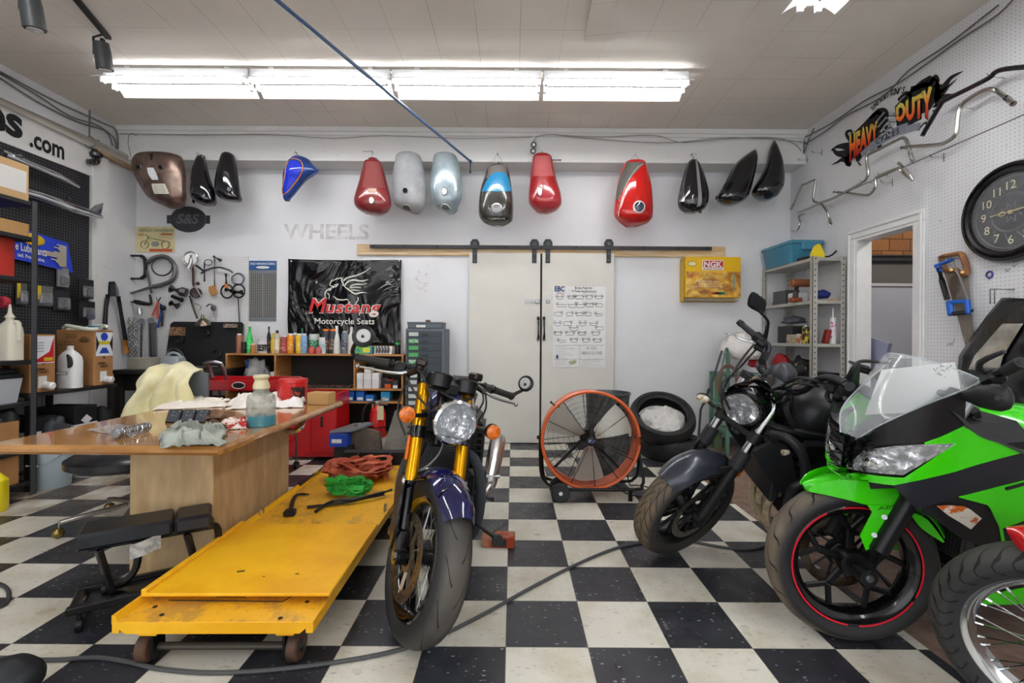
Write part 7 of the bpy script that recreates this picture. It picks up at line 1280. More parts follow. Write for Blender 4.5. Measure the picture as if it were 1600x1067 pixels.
# body
GR=mat('17181b',.4,.2)
tk=[]; TP=[(1228,622,.0,.0),(1238,601,.10,.12),(1262,594,.15,.2),(1300,596,.16,.24),(1340,606,.14,.22),(1380,625,.10,.15)]
def side(bk,top,bot,hw,m,name,nu=14,nv=6,mirror=True,th=.003,fork=0,off=0,ang=50,k=3):
    """body panel given by its upper and lower edge in the photo, laid on the half width hw(x,z); mirrored to the far side"""
    P=cr([V((a,b_,0)) for a,b_ in top],k);Q=cr([V((a,b_,0)) for a,b_ in bot],k)
    def sm(C,u):
        t=u*(len(C)-1); i=min(int(t),len(C)-2); return lerp(C[i],C[i+1],t-i)
    lpf=bk.lf if fork else bk.lb
    G=[]
    for i in range(nu+1):
        r=[]
        for j in range(nv+1):
            q_=lerp(sm(P,i/nu),sm(Q,i/nu),j/nv); y=.15
            for _ in range(16): l=lpf(q_.x,q_.y,y); y=lerp(y,hw(l.x,l.z)+off,.45)
            l=lpf(q_.x,q_.y,y); r.append(l)
        G.append(r)
    b=B(); b.grid(lambda u,v:G[round(u*nu)][round(v*nv)],nu,nv,th=th)
    if mirror: b2=B(); b2.grid(lambda u,v:(lambda p:(p.x,-p.y,p.z))(G[round((1-u)*nu)][round(v*nv)]),nu,nv,th=th); bk.part(b2,name,m,fork,ang)
    return bk.part(b,name,m,fork,ang,rec=False if th==0 else True)
rings=[]
for i in range(12):
    t=i/11; x=lerp(-.40,-.95,t); k=max(.03,1-abs(2*t-1)**3)**.5; ww=.165*k*(1-.3*t); z0=.74;zt=z0+.23*k
    rings.append([V((x,math.copysign(abs(cos(a))**.75,cos(a))*ww,lerp(z0,zt,.45)+math.copysign(abs(sin(a))**.85,sin(a))*(zt-z0)*.55)) for a in [2*pi*j/24 for j in range(24)]])
b=B(); b.loft(rings); k2.part(b,'fuel_tank',mat('26272b',.38,.2),0,60)
b=B(); b.box(-.9,-.42,-.16,.16,.30,.66,bev=.04); b.cyl((-.75,-.2,.38),(-.75,.2,.38),.1,20,bev=.012); b.box(-.75,-.45,-.14,.14,.6,.74,bev=.02)
for i in range(5): b.box(-.52,-.40,-.15,.15,.56+i*.028,.566+i*.028)
k2.part(b,'engine',ENG)
b=B(); b.box(-.38,-.34,-.14,.14,.42,.76,bev=.008); k2.part(b,'radiator',RAD)
b=B(); b.prism([k2.lb(x,y,.17) for x,y in((1178,706),(1206,692),(1228,694),(1240,720),(1250,778),(1236,786),(1212,762),(1186,728))],(0,-.02,0)); k2.part(b,'radiator_shroud',mat('1c1d20',.5)); b=B(); b.prism([V((q_.x,-q_.y,q_.z)) for q_ in[k2.lb(x,y,.17) for x,y in((1178,706),(1206,692),(1228,694),(1240,720),(1250,778),(1236,786),(1212,762),(1186,728))]],(0,.02,0)); k2.part(b,'radiator_shroud',mat('1c1d20',.5))
gp=[(1202,678,.13),(1226,682,.2),(1248,700,.24),(1258,728,.25),(1256,752,.25),(1240,762,.24),(1232,778,.2),(1230,812,.15)]
for s_ in(-1,1): b=B(); b.tube([V((p.x,p.y*s_,p.z)) for p in[k2.lb(*q_) for q_ in gp]],.02,12,k=4); k2.part(b,'crash_bar',mat('2a2b2f',.4,.2))
for s_ in(-1,1): b=B(); b.tube([V((p.x,p.y*s_,p.z)) for p in[k2.lb(*q_) for q_ in((1192,655,.06),(1215,668,.13),(1250,676,.16),(1300,686,.17),(1360,700,.17))]],.018,10,k=3); b.tube([V((p.x,p.y*s_,p.z)) for p in[k2.lb(*q_) for q_ in((1235,612,.06),(1228,640,.13),(1240,666,.16))]],.014,8,k=3); b.bar((-.95,.11*s_,.4),(-1.4,.12*s_,.33),.03,.05); k2.part(b,'frame',DK)
HDR=mat('d8c8a8',.35,.5,c2='b09c7c',vs=20)
for i,(x,y) in enumerate((( -.06,0),(.0,0),(.06,0))):
    yy=(-.08,.0,.08)[i]; b=B(); b.tube([(-.43,yy,.44),(-.39,yy,.42),(-.37,yy,.36),(-.385,yy*.9,.28),(-.43,yy*.7,.2),(-.6,yy*.3,.16)],.019,10,k=4); k2.part(b,'header_pipe',HDR)
b=B(); b.tube([(-.55,0,.16),(-.75,-.05,.15),(-.95,-.12,.2),(-1.3,-.16,.28)],[.03,.05,.06,.055],12,k=3); b.cyl((-.44,.13,.2),(-.44,.17,.2),.035,16); k2.part(b,'silencer',DK)
b=B(); b.box(-1.35,-.92,-.12,.12,.78,.86,bev=.03); k2.part(b,'seat',mat('1a1a1b',.6)); k2.tyre(TY2,.075,.217,-1.41,0,name='rear_tyre'); k2.rim(DK,.06,.217,'rear_rim',0,-1.41)
st2=k2.M@V((-.72,.14,.25)); sfw=V((st2.x+.12,st2.y-.17,.012)); b=B(); b.tube([(-.72,.14,.25),k2.Mi@sfw],.012,8); b.cyl(k2.Mi@(sfw+V((0,0,.008))),k2.Mi@(sfw-V((0,0,.01))),.03,10); k2.part(b,'side_stand',BLK)
# ---------------------------------------------------------------- green sport bike
k3=Bike('lime green sport motorcycle with clear windscreen and red striped black wheel',1.296,1.853,185,8.5,-14.4)
GRN=mat('3ed40a',.2,coat=.7,name='lime_paint'); NBK=mat('1a1b20',.4,name='satin_fairing'); GB=mat('0a0a0d',.1,coat=1)
TY3=tyremat('tyre_touring',17,30,.085,.006,.052,'1f1f20','75695a',.05,curve=.3)
k3.tyre(TY3,.06,.226); k3.rim(mat('0f0f11',.2,.3,coat=.5),.052,.226)
b=B()
for a0,a1 in((-150,-95),(-85,60),(75,205)):
    n_=24; b.grid(lambda u,v:(cos(rad(lerp(a0,a1,u)))*(.222+.006*v),.0525+.001*v,sin(rad(lerp(a0,a1,u)))*(.222+.006*v)),n_,1,th=.0015)
    b.grid(lambda u,v:(cos(rad(lerp(a0,a1,u)))*(.222+.006*v),-.0525-.001*v,sin(rad(lerp(a0,a1,u)))*(.222+.006*v)),n_,1,th=-.0015)
k3.part(b,'rim_stripe',mat('d8142e',.4),1)
cast(k3,5,mat('121214',.3,.3),.62,.192,.017,off=.32)
for y in(-.075,): k3.disc(y,.11,.145,mat('5c564c',.4,.9,c2='3c2c1c',vs=12),20,BLK)
b=B(); b.cyl((0,-.12,0),(0,.125,0),.011,12); b.cyl((0,.085,0),(0,.13,0),.03,16); k3.part(b,'axle',BLK,1)
b=B(); b.cyl((0,.128,0),(0,.134,0),.014,12); b.cyl((0,.13,0),(0,.139,0),.009,6); k3.part(b,'axle_nut',STL,1)
for y in(-.1,.1):
    b=B(); b.tube([k3.leg(.0,y),k3.leg(.1,y),k3.leg(.36,y)],[.031,.031,.0285],16); k3.part(b,'fork_slider',mat('18191b',.35,.2),1)
    b=B(); b.cyl(k3.leg(.35,y),k3.leg(.74,y),.0185,14); k3.part(b,'fork_tube',STL,1)
b=B(); c_=k3.leg(.12,-.07,.07); b.ob(c_,k3.ax,(.1,.05,.05),0,.012); b.ob(k3.leg(.02,-.07,-.1),k3.ax,(.09,.04,.05),0,.01); k3.part(b,'brake_caliper',DK,1)
b=B(); b.bar(k3.leg(.47,-.1),k3.leg(.47,.1),.06,.03,0,.005,up=k3.ax); b.bar(k3.leg(.72,-.1),k3.leg(.72,.1),.06,.02,0,.005,up=k3.ax); b.cyl(k3.leg(.43,0,-.03),k3.leg(.74,0,-.03),.03,12); k3.part(b,'triple_clamp',BLK,1)
fenderg(k3,58,152,.336,.082,GRN,'front_mudguard',.03,tap=.5,tip=.4,n=26)
side(k3,[(1264,764),(1281,753),(1322,749),(1362,753),(1402,759)],[(1266,768),(1300,775),(1330,782),(1362,790),(1408,792)],lambda x,z:.008+.075*min(1,max(0,(.2-x)/.16))**.6,GRN,'mudguard_skirt',fork=1)
pl=[(1354,788),(1408,791),(1391,843.7),(1352,859),(1343,836),(1362,800)]; b=B(); b.prism([k3.lf(x,y,.088) for x,y in pl],(0,.004,0)); k3.part(b,'mudguard_stay',GRN,1); b=B(); b.prism([(lambda p:V((p.x,-p.y,p.z)))(k3.lf(x,y,.088)) for x,y in pl],(0,-.004,0)); k3.part(b,'mudguard_stay',GRN,1)
side(k3,[(1424,800),(1448,811),(1475,846)],[(1424,806),(1440,826),(1472,847)],lambda x,z:.086,GRN,'rear_skirt',fork=1)
b=B(); p=k3.lf(1372,797,.0935); q_=k3.lf(1400,795,.0935); b.text('ABS',p,(q_-p).normalized()*1,(0,0,1),.014,th=0,fit=(q_-p).length); k3.part(b,'abs_lettering',mat('1a5a08',.5),1,rec=False)
for x,y in((1382,808),(1366,836)): b=B(); b.cyl(k3.lf(x,y,.09),k3.lf(x,y,.1),.009,10); k3.part(b,'mudguard_bolt',STL,1)
def hw(x,z):
    k=max(0.0,min(1,(.07-x)/.55)); return .262*k**.26*(1-.35*max(0,min(1,(.62-z)/.4)))+.006
# side panels, top to bottom
side(k3,[(1322,694),(1340,687),(1378,664),(1444,634),(1509,610)],[(1320,722),(1345,700),(1395,694),(1447,690),(1506,664)],hw,mat('101014',.28,coat=.2),'nose_cowl',18,6)
side(k3,[(1325,738),(1362,742),(1411,747),(1446,724),(1493,692),(1507,666),(1533,684),(1596,702)],[(1322,747),(1350,752),(1395,758),(1440,749),(1490,737),(1524,726),(1560,716),(1604,705)],hw,GRN,'upper_fairing',24,6,k=1)
side(k3,[(1444,691),(1470,682),(1506,665)],[(1444,694),(1478,693),(1494,692)],hw,GRN,'upper_fairing_wedge',6,3,off=.002,k=1)
side(k3,[(1395,758),(1440,749),(1490,737),(1524,726),(1560,716),(1604,705)],[(1432,796),(1460,787),(1497,776),(1530,768),(1560,760),(1604,749)],hw,mat('22232a',.35),'fairing_band',20,6,off=-.004,k=1)
side(k3,[(1440,752),(1460,770),(1497,776),(1520,782),(1544,789)],[(1440,800),(1462,812),(1500,840),(1530,852),(1562,848)],hw,NBK,'lower_cowl',14,8,off=-.008,k=1)
side(k3,[(1497,776),(1530,768),(1560,760),(1604,749)],[(1499,777),(1544,789),(1562,826),(1604,811)],hw,GRN,'side_fairing',16,6,k=1)
side(k3,[(1560,826),(1604,812)],[(1564,852),(1604,848)],hw,NBK,'side_fairing_lower',4,4,off=-.01,k=1); side(k3,[(1557,800),(1562,826),(1566,850)],[(1562,800),(1567,826),(1571,850)],hw,GRN,'fairing_edge',6,2,off=.001,k=1)
b=B(); p=k3.lb(1572,764,.27); q_=k3.lb(1604,755,.27); b.bar(p,q_,.006,.008); k3.part(b,'fairing_slot',BLK)
side(k3,[(1484,640),(1500,650),(1530,674),(1560,688),(1604,706)],[(1492,648),(1507,663),(1533,682),(1570,696),(1604,712)],hw,mat('3a3b3e',.45),'trim_strip',14,2,off=.006,k=1)
# headlights
b=B(); QP=[k3.lb(x,y,-.02) for x,y in((1378,578),(1492,566),(1508,640),(1352,648))]; b.add([k3.M@q for q in QP]+[k3.M@(q+V((0,-.002,0))) for q in QP],[(0,1,2,3),(7,6,5,4),(0,4,5,1),(1,5,6,2),(2,6,7,3),(3,7,4,0)])
R=random.Random(7)
for i in range(16): x=R.uniform(1462,1484); y=R.uniform(572,590); q_=k3.M@k3.lb(x,y,-.018); q2=k3.M@k3.lb(x+R.uniform(-5,5),y+R.uniform(-5,5),-.018); b.bar(q_,q2,.002,.002,m=1)
one(b,'paper_sheet',[mat('e4e4e2',.8),mat('55585c',.7)],'white paper sheet propped behind the windscreen of the green motorcycle','paper')
HL_t=[(1324,727),(1350,703),(1395,697),(1444,694),(1493,692.6)];HL_b=[(1324,732),(1362,738),(1411,742),(1444,722),(1493,693.6)]
side(k3,HL_t,HL_b,hw,mat('17181b',.2,coat=1,c2='8a8880',vs=30,ns=(.5,.54)),'headlight_housing',16,6,off=-.004,k=1)
side(k3,[(1340,722),(1358,706),(1395,700),(1440,698),(1482,695)],[(1342,726),(1368,733),(1408,736),(1436,720),(1482,696)],hw,RFL,'reflector',14,6,off=-.001,k=1)
side(k3,HL_t,HL_b,hw,LENS,'headlight_lens',14,6,off=.006,k=1)
side(k3,[(1322,747),(1325,738),(1324,727),(1320,716)],[(1330,750),(1331,741),(1330,729),(1336,704)],hw,GB,'nose_beak',6,4,off=.004,k=1)
SG=[(1463,790),(1480,789),(1510,791),(1533,809)],[(1464,791),(1480,804),(1497,814),(1516,826)]
side(k3,*SG,hw,mat('d8d2c4',.15,coat=1,c2='c8601c',vs=22,ns=(.5,.56)),'turn_signal',8,4,off=.006,k=1)
# windscreen
Nn=[(1337,686,.035),(1378,663,.09),(1444,633,.13),(1509,607,.16),(1534,594,.17)]; Cc=[(1333,682),(1349,656),(1372,618),(1398,580),(1419,556)]
NP=cr([k3.lb(*q_) for q_ in Nn],4);CP=cr([k3.lb(x,y,0) for x,y in Cc],4)
def scr(u,v):
    n=NP[round(u*16)];c=CP[round(u*16)]; t=(v*2-1)*pi/2; f=1-cos(t); return (c.x+(n.x-c.x)*f,n.y*sin(t),c.z+(n.z-c.z)*f)
b=B(); b.grid(scr,16,20,th=.003); k3.part(b,'windscreen',mat('e8f0f4',.03,alpha=.2,coat=1,name='screen_plastic'),0,60)
b=B(); b.tube([V(scr(u/16,1))+V((0,.001,0)) for u in range(17)],.003,5); b.tube([V(scr(u/16,0))-V((0,.001,0)) for u in range(17)],.003,5); b.tube([V(scr(1,v/20)) for v in range(21)],.0025,5); k3.part(b,'screen_edge',mat('c8d4d8',.1,alpha=.55,name='screen_edge'),0)
# dash and inner body
b=B(); b.loft([[V((x,y*w_,z)) for y,z in((-1,z0),(-.7,z1),(.7,z1),(1,z0),(.8,z0-.14),(-.8,z0-.14))] for x,w_,z0,z1 in((.02,.05,.75,.765),(-.05,.12,.78,.82),(-.15,.165,.81,.865),(-.28,.195,.84,.89),(-.42,.2,.85,.9),(-.5,.16,.79,.84))]); k3.part(b,'dashboard',mat('1a1b1e',.5))
b=B(); b.box(-.36,-.31,-.09,.09,.86,.93,bev=.012,R=M.Rotation(rad(25),3,'Y')); k3.part(b,'instrument_cluster',mat('101113',.3))
b=B(); b.box(-1.05,-.32,-.15,.15,.28,.70,bev=.04); k3.part(b,'engine',ENG)
b=B(); b.box(-.33,-.28,-.16,.16,.38,.68,bev=.01); k3.part(b,'radiator',RAD)
tankb(k3,-.44,-.98,.72,.925,.17,GRN); b=B(); b.box(-1.55,-.95,-.12,.12,.72,.80,bev=.03); k3.part(b,'seat',mat('1a1a1b',.6))
side(k3,[(1515,932),(1560,925),(1604,917)],[(1512,942),(1560,944),(1604,943)],lambda x,z:.16,GRN,'belly_panel',10,3,k=1); b=B(); b.box(-1.5,-1.2,-.1,.1,.74,.86,bev=.04); k3.part(b,'tail_cowl',GRN)
b=B(); b.box(-1.0,-.45,-.13,.13,.16,.30,bev=.03); k3.part(b,'belly_pan',NBK)
for s_ in(-1,1):
    b=B(); b.bar((-.95,.11*s_,.4),(-1.38,.12*s_,.31),.03,.05,0,.01); k3.part(b,'swingarm',DK)
k3.tyre(TY3,.07,.226,-1.38,0,name='rear_tyre'); k3.rim(BLK,.06,.226,'rear_rim',0,-1.38)
b=B(); b.tube([(-.7,-.14,.2),(-1.1,-.17,.25),(-1.5,-.2,.42)],[.03,.05,.055],12,k=3); k3.part(b,'silencer',DK)
# handlebars, levers, mirrors
h0=k3.lf(1500,618,.16);h1=k3.lf(1547,592,.27);h2=k3.lf(1596,566,.39)
for s_ in(-1,1):
    P=[V((p.x,p.y*s_,p.z-(.1 if s_<0 else 0)*i/2)) for i,p in enumerate((k3.leg(.74,.1),h1,h2))]
    b=B(); b.tube(P[:2]+[P[2]],.012,8,k=3); k3.part(b,'handlebar',DK,1)
    b=B(); b.tube([lerp(P[1],P[2],.25),lerp(P[1],P[2],.5),lerp(P[1],P[2],1)],[.019,.016,.017],12); k3.part(b,'grip',mat('26272a',.6),1)
    b=B(); b.ob(lerp(P[1],P[2],.1),P[2]-P[1],(.06,.05,.045),0,.01); k3.part(b,'switch_housing',BLK,1)
    b=B(); b.tube([P[1]+V((.03,0,.02)),lerp(P[1],P[2],.4)+V((.06,0,.03)),P[2]+V((.045,0,.03))],[.01,.009,.006],8,k=3); k3.part(b,'lever',mat('3a3b3e',.4,.5),1)
    if s_<0: continue
    m=[k3.lb(x,y,yy) for x,y,yy in((1447,644,.12),(1470,630,.15),(1500,620,.19))]; m=[V((p.x,p.y*s_,p.z)) for p in m]
    b=B(); b.tube(m,[.013,.011,.010],8,k=3); b.bar(m[0]-V((0,.01*s_,.005)),lerp(m[0],m[2],.6)+V((0,0,.0)),.03,.012,0,.004); k3.part(b,'mirror_arm',BLK)
    e1=k3.lb(1496,618,.19);e2=k3.lb(1582,622,.33); e1=V((e1.x,e1.y*s_,e1.z));e2=V((e2.x,e2.y*s_,e2.z)); dd=e2-e1; up=V((0,0,1))
    rg=[]
    for t,r in((0,.010),(.12,.016),(.25,.022),(.4,.033),(.6,.040),(.8,.042),(.93,.034),(1,.016)):
        c_=e1+dd*t; x_,y_,_=frame(dd); rg.append([c_+x_*cos(a)*r*.6+y_*sin(a)*r for a in[2*pi*j/20 for j in range(20)]])
    b=B(); b.loft(rg); k3.part(b,'mirror_head',mat('1c1d1f',.45),0,60)
    b=B(); c_=e1+dd*.86; n_=frame(dd)[0]*(-1 if frame(dd)[0].y*s_<0 else 1); b.cyl(c_+n_*.02,c_+n_*.0265,.008,8); k3.part(b,'mirror_screw',STL)
b=B(); b.tube([(-.3,.1,.9),(-.33,.16,.86),(-.36,.14,.8),(-.34,.06,.76)],.006,6,k=4); b.tube([(-.34,-.1,.95),(-.25,-.05,.9),(-.3,.02,.82)],.005,6,k=4); k3.part(b,'cables',BLK)
b=B(); s0=k3.lb(1500,990,.2); b.tube([(-.6,.14,.2),(-.72,.25,.014)],.011,8); b.cyl((-.72,.25,.016),(-.72,.25,.002),.025,10); k3.part(b,'side_stand',BLK)
# ---------------------------------------------------------------- red bike with the wire wheel
k4=Bike('red motorcycle at the right edge, chrome wire spoked front wheel and block tread tyre',1.555,1.265,110,5.4,23.1,Rw=.31)
TY4=tyremat('tyre_block',38,34,.16,.008,.062,'2c2c2e','4a4845',.05,zig=.1,curve=.25)
k4.tyre(TY4,.055,.24,sq=.9); k4.rim(CHR,.04,.24)
b=B()
for i in range(36):
    a=2*pi*i/36; s_=1 if i%2 else -1; t=a+(.55 if (i//2)%2 else -.55); b.tube([(cos(t)*.035,s_*.03,sin(t)*.035),(cos(a)*.206,s_*.006,sin(a)*.206)],.0021,5); b.cyl((cos(a)*.208,s_*.006,sin(a)*.208),lerp(V((cos(a)*.206,s_*.006,sin(a)*.206)),V((cos(t)*.035,s_*.03,sin(t)*.035)),.1),.0038,6)
k4.part(b,'spokes',CHR,1)
b=B(); b.lathe([(.02,-.06),(.05,-.055),(.05,-.03),(.035,-.02),(.035,.02),(.05,.03),(.05,.055),(.02,.06)],(0,0,0),(0,1,0),24); b.cyl((0,-.11,0),(0,.11,0),.01,10); k4.part(b,'hub',CHR,1)
fenderg(k4,71,150,.355,.07,mat('c8141c',.12,coat=1),'front_mudguard',.045,tap=.6,tip=.12,n=30)
for y in(-.095,.095):
    b=B(); b.cyl(k4.leg(-.02,y),k4.leg(.35,y),.027,14,bev=.004); k4.part(b,'fork_slider',ALU,1); b=B(); b.cyl(k4.leg(.35,y),k4.leg(.74,y),.019,12); k4.part(b,'fork_tube',CHR,1)
b=B(); b.bar(k4.leg(.5,-.1),k4.leg(.5,.1),.06,.03,0,.006,up=k4.ax); b.bar(k4.leg(.73,-.1),k4.leg(.73,.1),.06,.02,0,.005,up=k4.ax); k4.part(b,'triple_clamp',ALU,1)
b=B(); b.tube([(-.33,-.34,.78),(-.33,-.2,.79),(-.32,-.08,.72),(-.32,.08,.72),(-.33,.2,.79),(-.33,.34,.78)],.011,10,k=4); k4.part(b,'handlebar',CHR,1)
b=B(); b.box(-.95,-.45,-.14,.14,.28,.62,bev=.04); k4.part(b,'engine',ALU); tankb(k4,-.42,-.85,.74,.92,.13,mat('c8141c',.12,coat=1)); b=B(); b.box(-1.3,-.85,-.11,.11,.74,.82,bev=.03); k4.part(b,'seat',mat('1a1a1b',.6))
b=B()
for s_ in(-1,1): b.tube([(-.33,.02*s_,.86),(-.42,.1*s_,.5),(-.5,.12*s_,.26),(-1.0,.12*s_,.28),(-1.35,.11*s_,.31)],.016,8,k=3)
k4.part(b,'frame',BLK); k4.tyre(TY4,.06,.24,-1.36,0,name='rear_tyre'); k4.rim(CHR,.045,.24,'rear_rim',0,-1.36)
b=B(); b.tube([(-.7,.12,.26),(-.78,.27,.03)],.011,8); k4.part(b,'side_stand',BLK)
# ================================================================ big work table
TZ=.70; tx0,tx1,ty0,ty1=-2.13,-1.165,1.88,3.25
TW=mat('b07f48',.16,coat=.5,c2='a06f3a',vs=2.2,stretch=(1.5,9,1),var=.1,name='table_wood')
e=E('work_table','long honey wood topped work table with a plywood pedestal','table',((tx0+tx1)/2,(ty0+ty1)/2,0)); L=e.location
b=B(); b.box(tx0-L.x,tx1-L.x,ty0-L.y,ty1-L.y,TZ-.038,TZ,bev=.013); b.build('top',TW,e)
b=B(); b.box(-1.79-L.x,-1.40-L.x,2.2-L.y,2.95-L.y,0,TZ-.038,bev=.004); b.build('pedestal',mat('c4a87e',.5,c2='b0926a',vs=3.5,stretch=(4,4,1),var=.12,ns=(.4,.65)),e)
b=B(); b.tube([at(446,672,2.85)-L,at(456,674,2.85)-L,at(468,670,2.85)-L,at(474,660,2.9)-L],[.016,.017,.016,.013],10,k=4); b.build('chrome_handle',CHR,e)
def tb_(px,py,dz=0): p=fl(px,py,TZ); p.z+=dz; return p
CL=lambda c,c2=None,**k:mat(c,.85,c2=c2,vs=5,bump=.5,bs=14,bd=.012,**k)
def drape(name,lab,quad,m,seed,amp,cat='cloth',n=30,base=0,grp=None,fold=9):
    """crumpled sheet spread between four corners on the table"""
    from mathutils import noise
    q=[V(x) for x in quad]
    def f(u,v):
        p=lerp(lerp(q[0],q[1],u),lerp(q[3],q[2],u),v); w=(noise.noise(V((u*fold*.5,v*fold*.4,seed)))+.5*noise.noise(V((u*fold*1.3+4,v*fold,seed)))); ed=min(u,1-u,v,1-v)*6; k=min(1,.25+ed)
        sh=noise.noise(V((u*4,v*4,seed+9)))*.05; return (p.x+sh,p.y+sh*.8,p.z+base+amp*k*(.6+w))
    b=B(); b.grid(f,n,n,th=.004); zmin=min(v_.z for v_ in b.v)
    for v_ in b.v: v_.z=max(v_.z,TZ+.001) if q[0].z<TZ+.3 else v_.z
    return one(b,name,m,lab,cat,grp,ang=180)
drape('white_cloth','long white crumpled cloth along the far edge of the table, left part',[tb_(238,641),tb_(352,636),tb_(360,624),tb_(285,622)],CL('e4dccf','efe9e0'),3,.028,fold=8)
drape('white_cloth','white crumpled cloth behind the spray bottle at the far edge',[tb_(352,640),tb_(474,637),tb_(474,626),tb_(368,622)],CL('e8e2da','f2eeea'),7,.05,fold=12)
drape('grey_rag','grey green crumpled rag on the near corner of the table',[tb_(252,700),tb_(344,698),tb_(358,672),tb_(262,672)],CL('82887f','a8ada4'),12,.06,n=48,fold=11)
drape('stained_rag','small white rag with red stains beside the spray bottle',[tb_(357,672),tb_(388,670),tb_(390,660),tb_(362,660)],mat('e8dcd4',.85,c2='b82c28',vs=22,ns=(.5,.56)),5,.03,n=18,fold=8)
b=B(); b.grid(lambda u,v:lerp(lerp(tb_(134,673),tb_(205,684),u),lerp(tb_(182,663),tb_(236,672),u),v)+V((0,0,.003+.004*sin(u*9+v*7)**2)),12,12,th=.001); one(b,'clear_bag',mat('e8e8ec',.15,alpha=.45,coat=1,name='clear_film'),'flat clear plastic bag on the left of the table top','plastic bag',ang=180)
a=tb_(184,686,.024);c=tb_(230,674,.024); e=E('coil_spring','short chrome shock absorber spring lying on the table','spring',(a+c)/2-V((0,0,.024))); L=e.location; d_=(c-a); x_,y_,_=frame(d_)
b=B(); b.tube([a-L+d_*(i/96)+x_*cos(i*.75)*.017+y_*sin(i*.75)*.017 for i in range(97)],.0032,6); b.build('coil',CHR,e); b=B(); b.cyl(a-L-d_*.1,a-L+d_*.08,.021,16,bev=.004); b.cyl(a-L,c-L,.008,10); b.cyl(c-L-d_*.05,c-L+d_*.03,.02,14,bev=.003); b.build('damper',STL,e)
for i,(x0,x1) in enumerate(((257,279),(280,301),(302,322))):
    p=tb_((x0+x1)/2,661); e=E('phone_like_pack','shiny black packet standing on the table, '+('left','middle','right')[i]+' of three','packet',p+V((0,.0,0)),rad(6),'shiny black packets on the table'); w_=(x1-x0)/2/F*p.y; b=B(); b.box(-w_,w_,-.0,.02,0,.075,bev=.006,R=M.Rotation(rad(-28),3,'X'),c=(0,0,0)); b.build('case',mat('14161a',.25,coat=.6),e); b=B(); b.box(-w_*.8,w_*.8,-.002,.0,.008,.066,bev=.0,R=M.Rotation(rad(-28),3,'X'),c=(0,0,0)); b.build('window',mat('3a4048',.08,coat=1,c2='8a9096',vs=14,ns=(.5,.6)),e)
for o in bpy.data.objects:
    if o.name.startswith('phone_like_pack'): o.name='shiny_packet'
b=B(); p=tb_(322,660,.022); b.tube([p,p+V((.05,.03,.0)),p+V((.07,.05,0))],[.022,.02,.016],12); one(b,'brown_tube',mat('5c4034',.4,c2='9a7c60',vs=20),'short brown tube right of the black packets','tube')
p=tb_(408,664); e=E('spray_bottle','hazy squeeze bottle of blue liquid with a cream cap on the table','bottle',p); HB=mat('b8bab0',.3,alpha=.75,name='hazy_plastic')
b=B(); k_=p.y/F; b.lathe([(19*k_,0),(21*k_,.004),(21*k_,.052)],(0,0,0),(0,0,1),24,cap=False); b.lathe([(20*k_,.0),(20*k_,.05),(0,.05)],(0,0,0),(0,0,1),24,1,cap=False); b.lathe([(21*k_,.052),(21*k_,.12),(19*k_,.15),(11*k_,.168),(11*k_,.185)],(0,0,0),(0,0,1),24,2,cap=False); b.build('body',[mat('4f8d9c',.15,coat=.5),mat('3f8294',.2),mat('c4c4b8',.2,alpha=.5,name='hazy',c2='9c9c8c',vs=18)],e); b=B(); b.lathe([(12*k_,.183),(12*k_,.2),(9*k_,.225),(12*k_,.24),(11*k_,.25),(0,.25)],(0,0,0),(0,0,1),20); b.build('cap',mat('d8cfa8',.4),e)
p=tb_(454,630); bt=E('coffee_tub','red plastic tub with a dark label at the far edge of the table','tub',V((p.x,3.15,TZ))); b=B(); b.lathe([(.085,0),(.09,.01),(.088,.13),(.092,.135),(.092,.155),(.09,.16),(.001,.162)],(0,0,0),(0,0,1),28,cap=False); b.box(-.1,-.075,-.03,.03,.03,.13,bev=.012); b.build('body',mat('cc1c1c',.3,coat=.3),bt); b=B(); b.lathe([(.0905,.02),(.0895,.11)],(0,0,0),(0,0,1),10,a0=rad(105),a1=rad(165),cap=False); b.build('label',mat('2a1814',.5,c2='c04030',vs=30,ns=(.55,.6)),bt)
p=tb_(500,632); cbox('small plain cardboard box at the far right tip of the table',p.x-.075,p.x+.07,3.04,3.14,TZ,.078,mat('c09860',.7),rz=rad(-8))
# ---------------------------------------------------------------- office chair with towel
e=E('office_chair','black seated office chair with chrome star base and ball casters behind the table','chair',(-2.30,2.88,0)); L=e.location
b=B(); b.lathe([(.001,.36),(.25,.36),(.29,.385),(.29,.42),(.25,.445),(.001,.45)],(-.03,-.03,0),(0,0,1),36,cap=False); b.build('seat',mat('15171c',.3,coat=.2),e); b=B(); b.cyl((0,0,.1),(0,0,.37),.026,14); b.build('gas_column',BLK,e)
for i in range(5):
    a_=rad(224-72*i); d_=V((cos(a_),sin(a_),0)); b=B(); b.bar(d_*.04+V((0,0,.12)),d_*.34+V((0,0,.085)),.035,.022,0,.005); o=b.build('base_arm',mat('a8a39a',.3,.9),e); b=B(); b.cyl(d_*.34+V((0,0,.05)),d_*.34+V((0,0,.09)),.007,8); b.sph(d_*.345+V((0,0,.031)),.03,14,9,m=1); b.build('ball_caster',[STL,mat('8c7a4a',.3,.9)],o)
b=B(); b.tube([(0,.2,.40),(0,.32,.42),(.0,.36,.6),(0,.34,.85)],.018,8,k=3); b.build('back_post',DST,e); b=B(); b.grid(lambda u,v:(lerp(-.2,.2,u),.33+.03*(2*u-1)**2,.6+.32*v-.04*(2*u-1)**2*v),8,8,th=.03); b.build('backrest',mat('5c6064',.5),e)
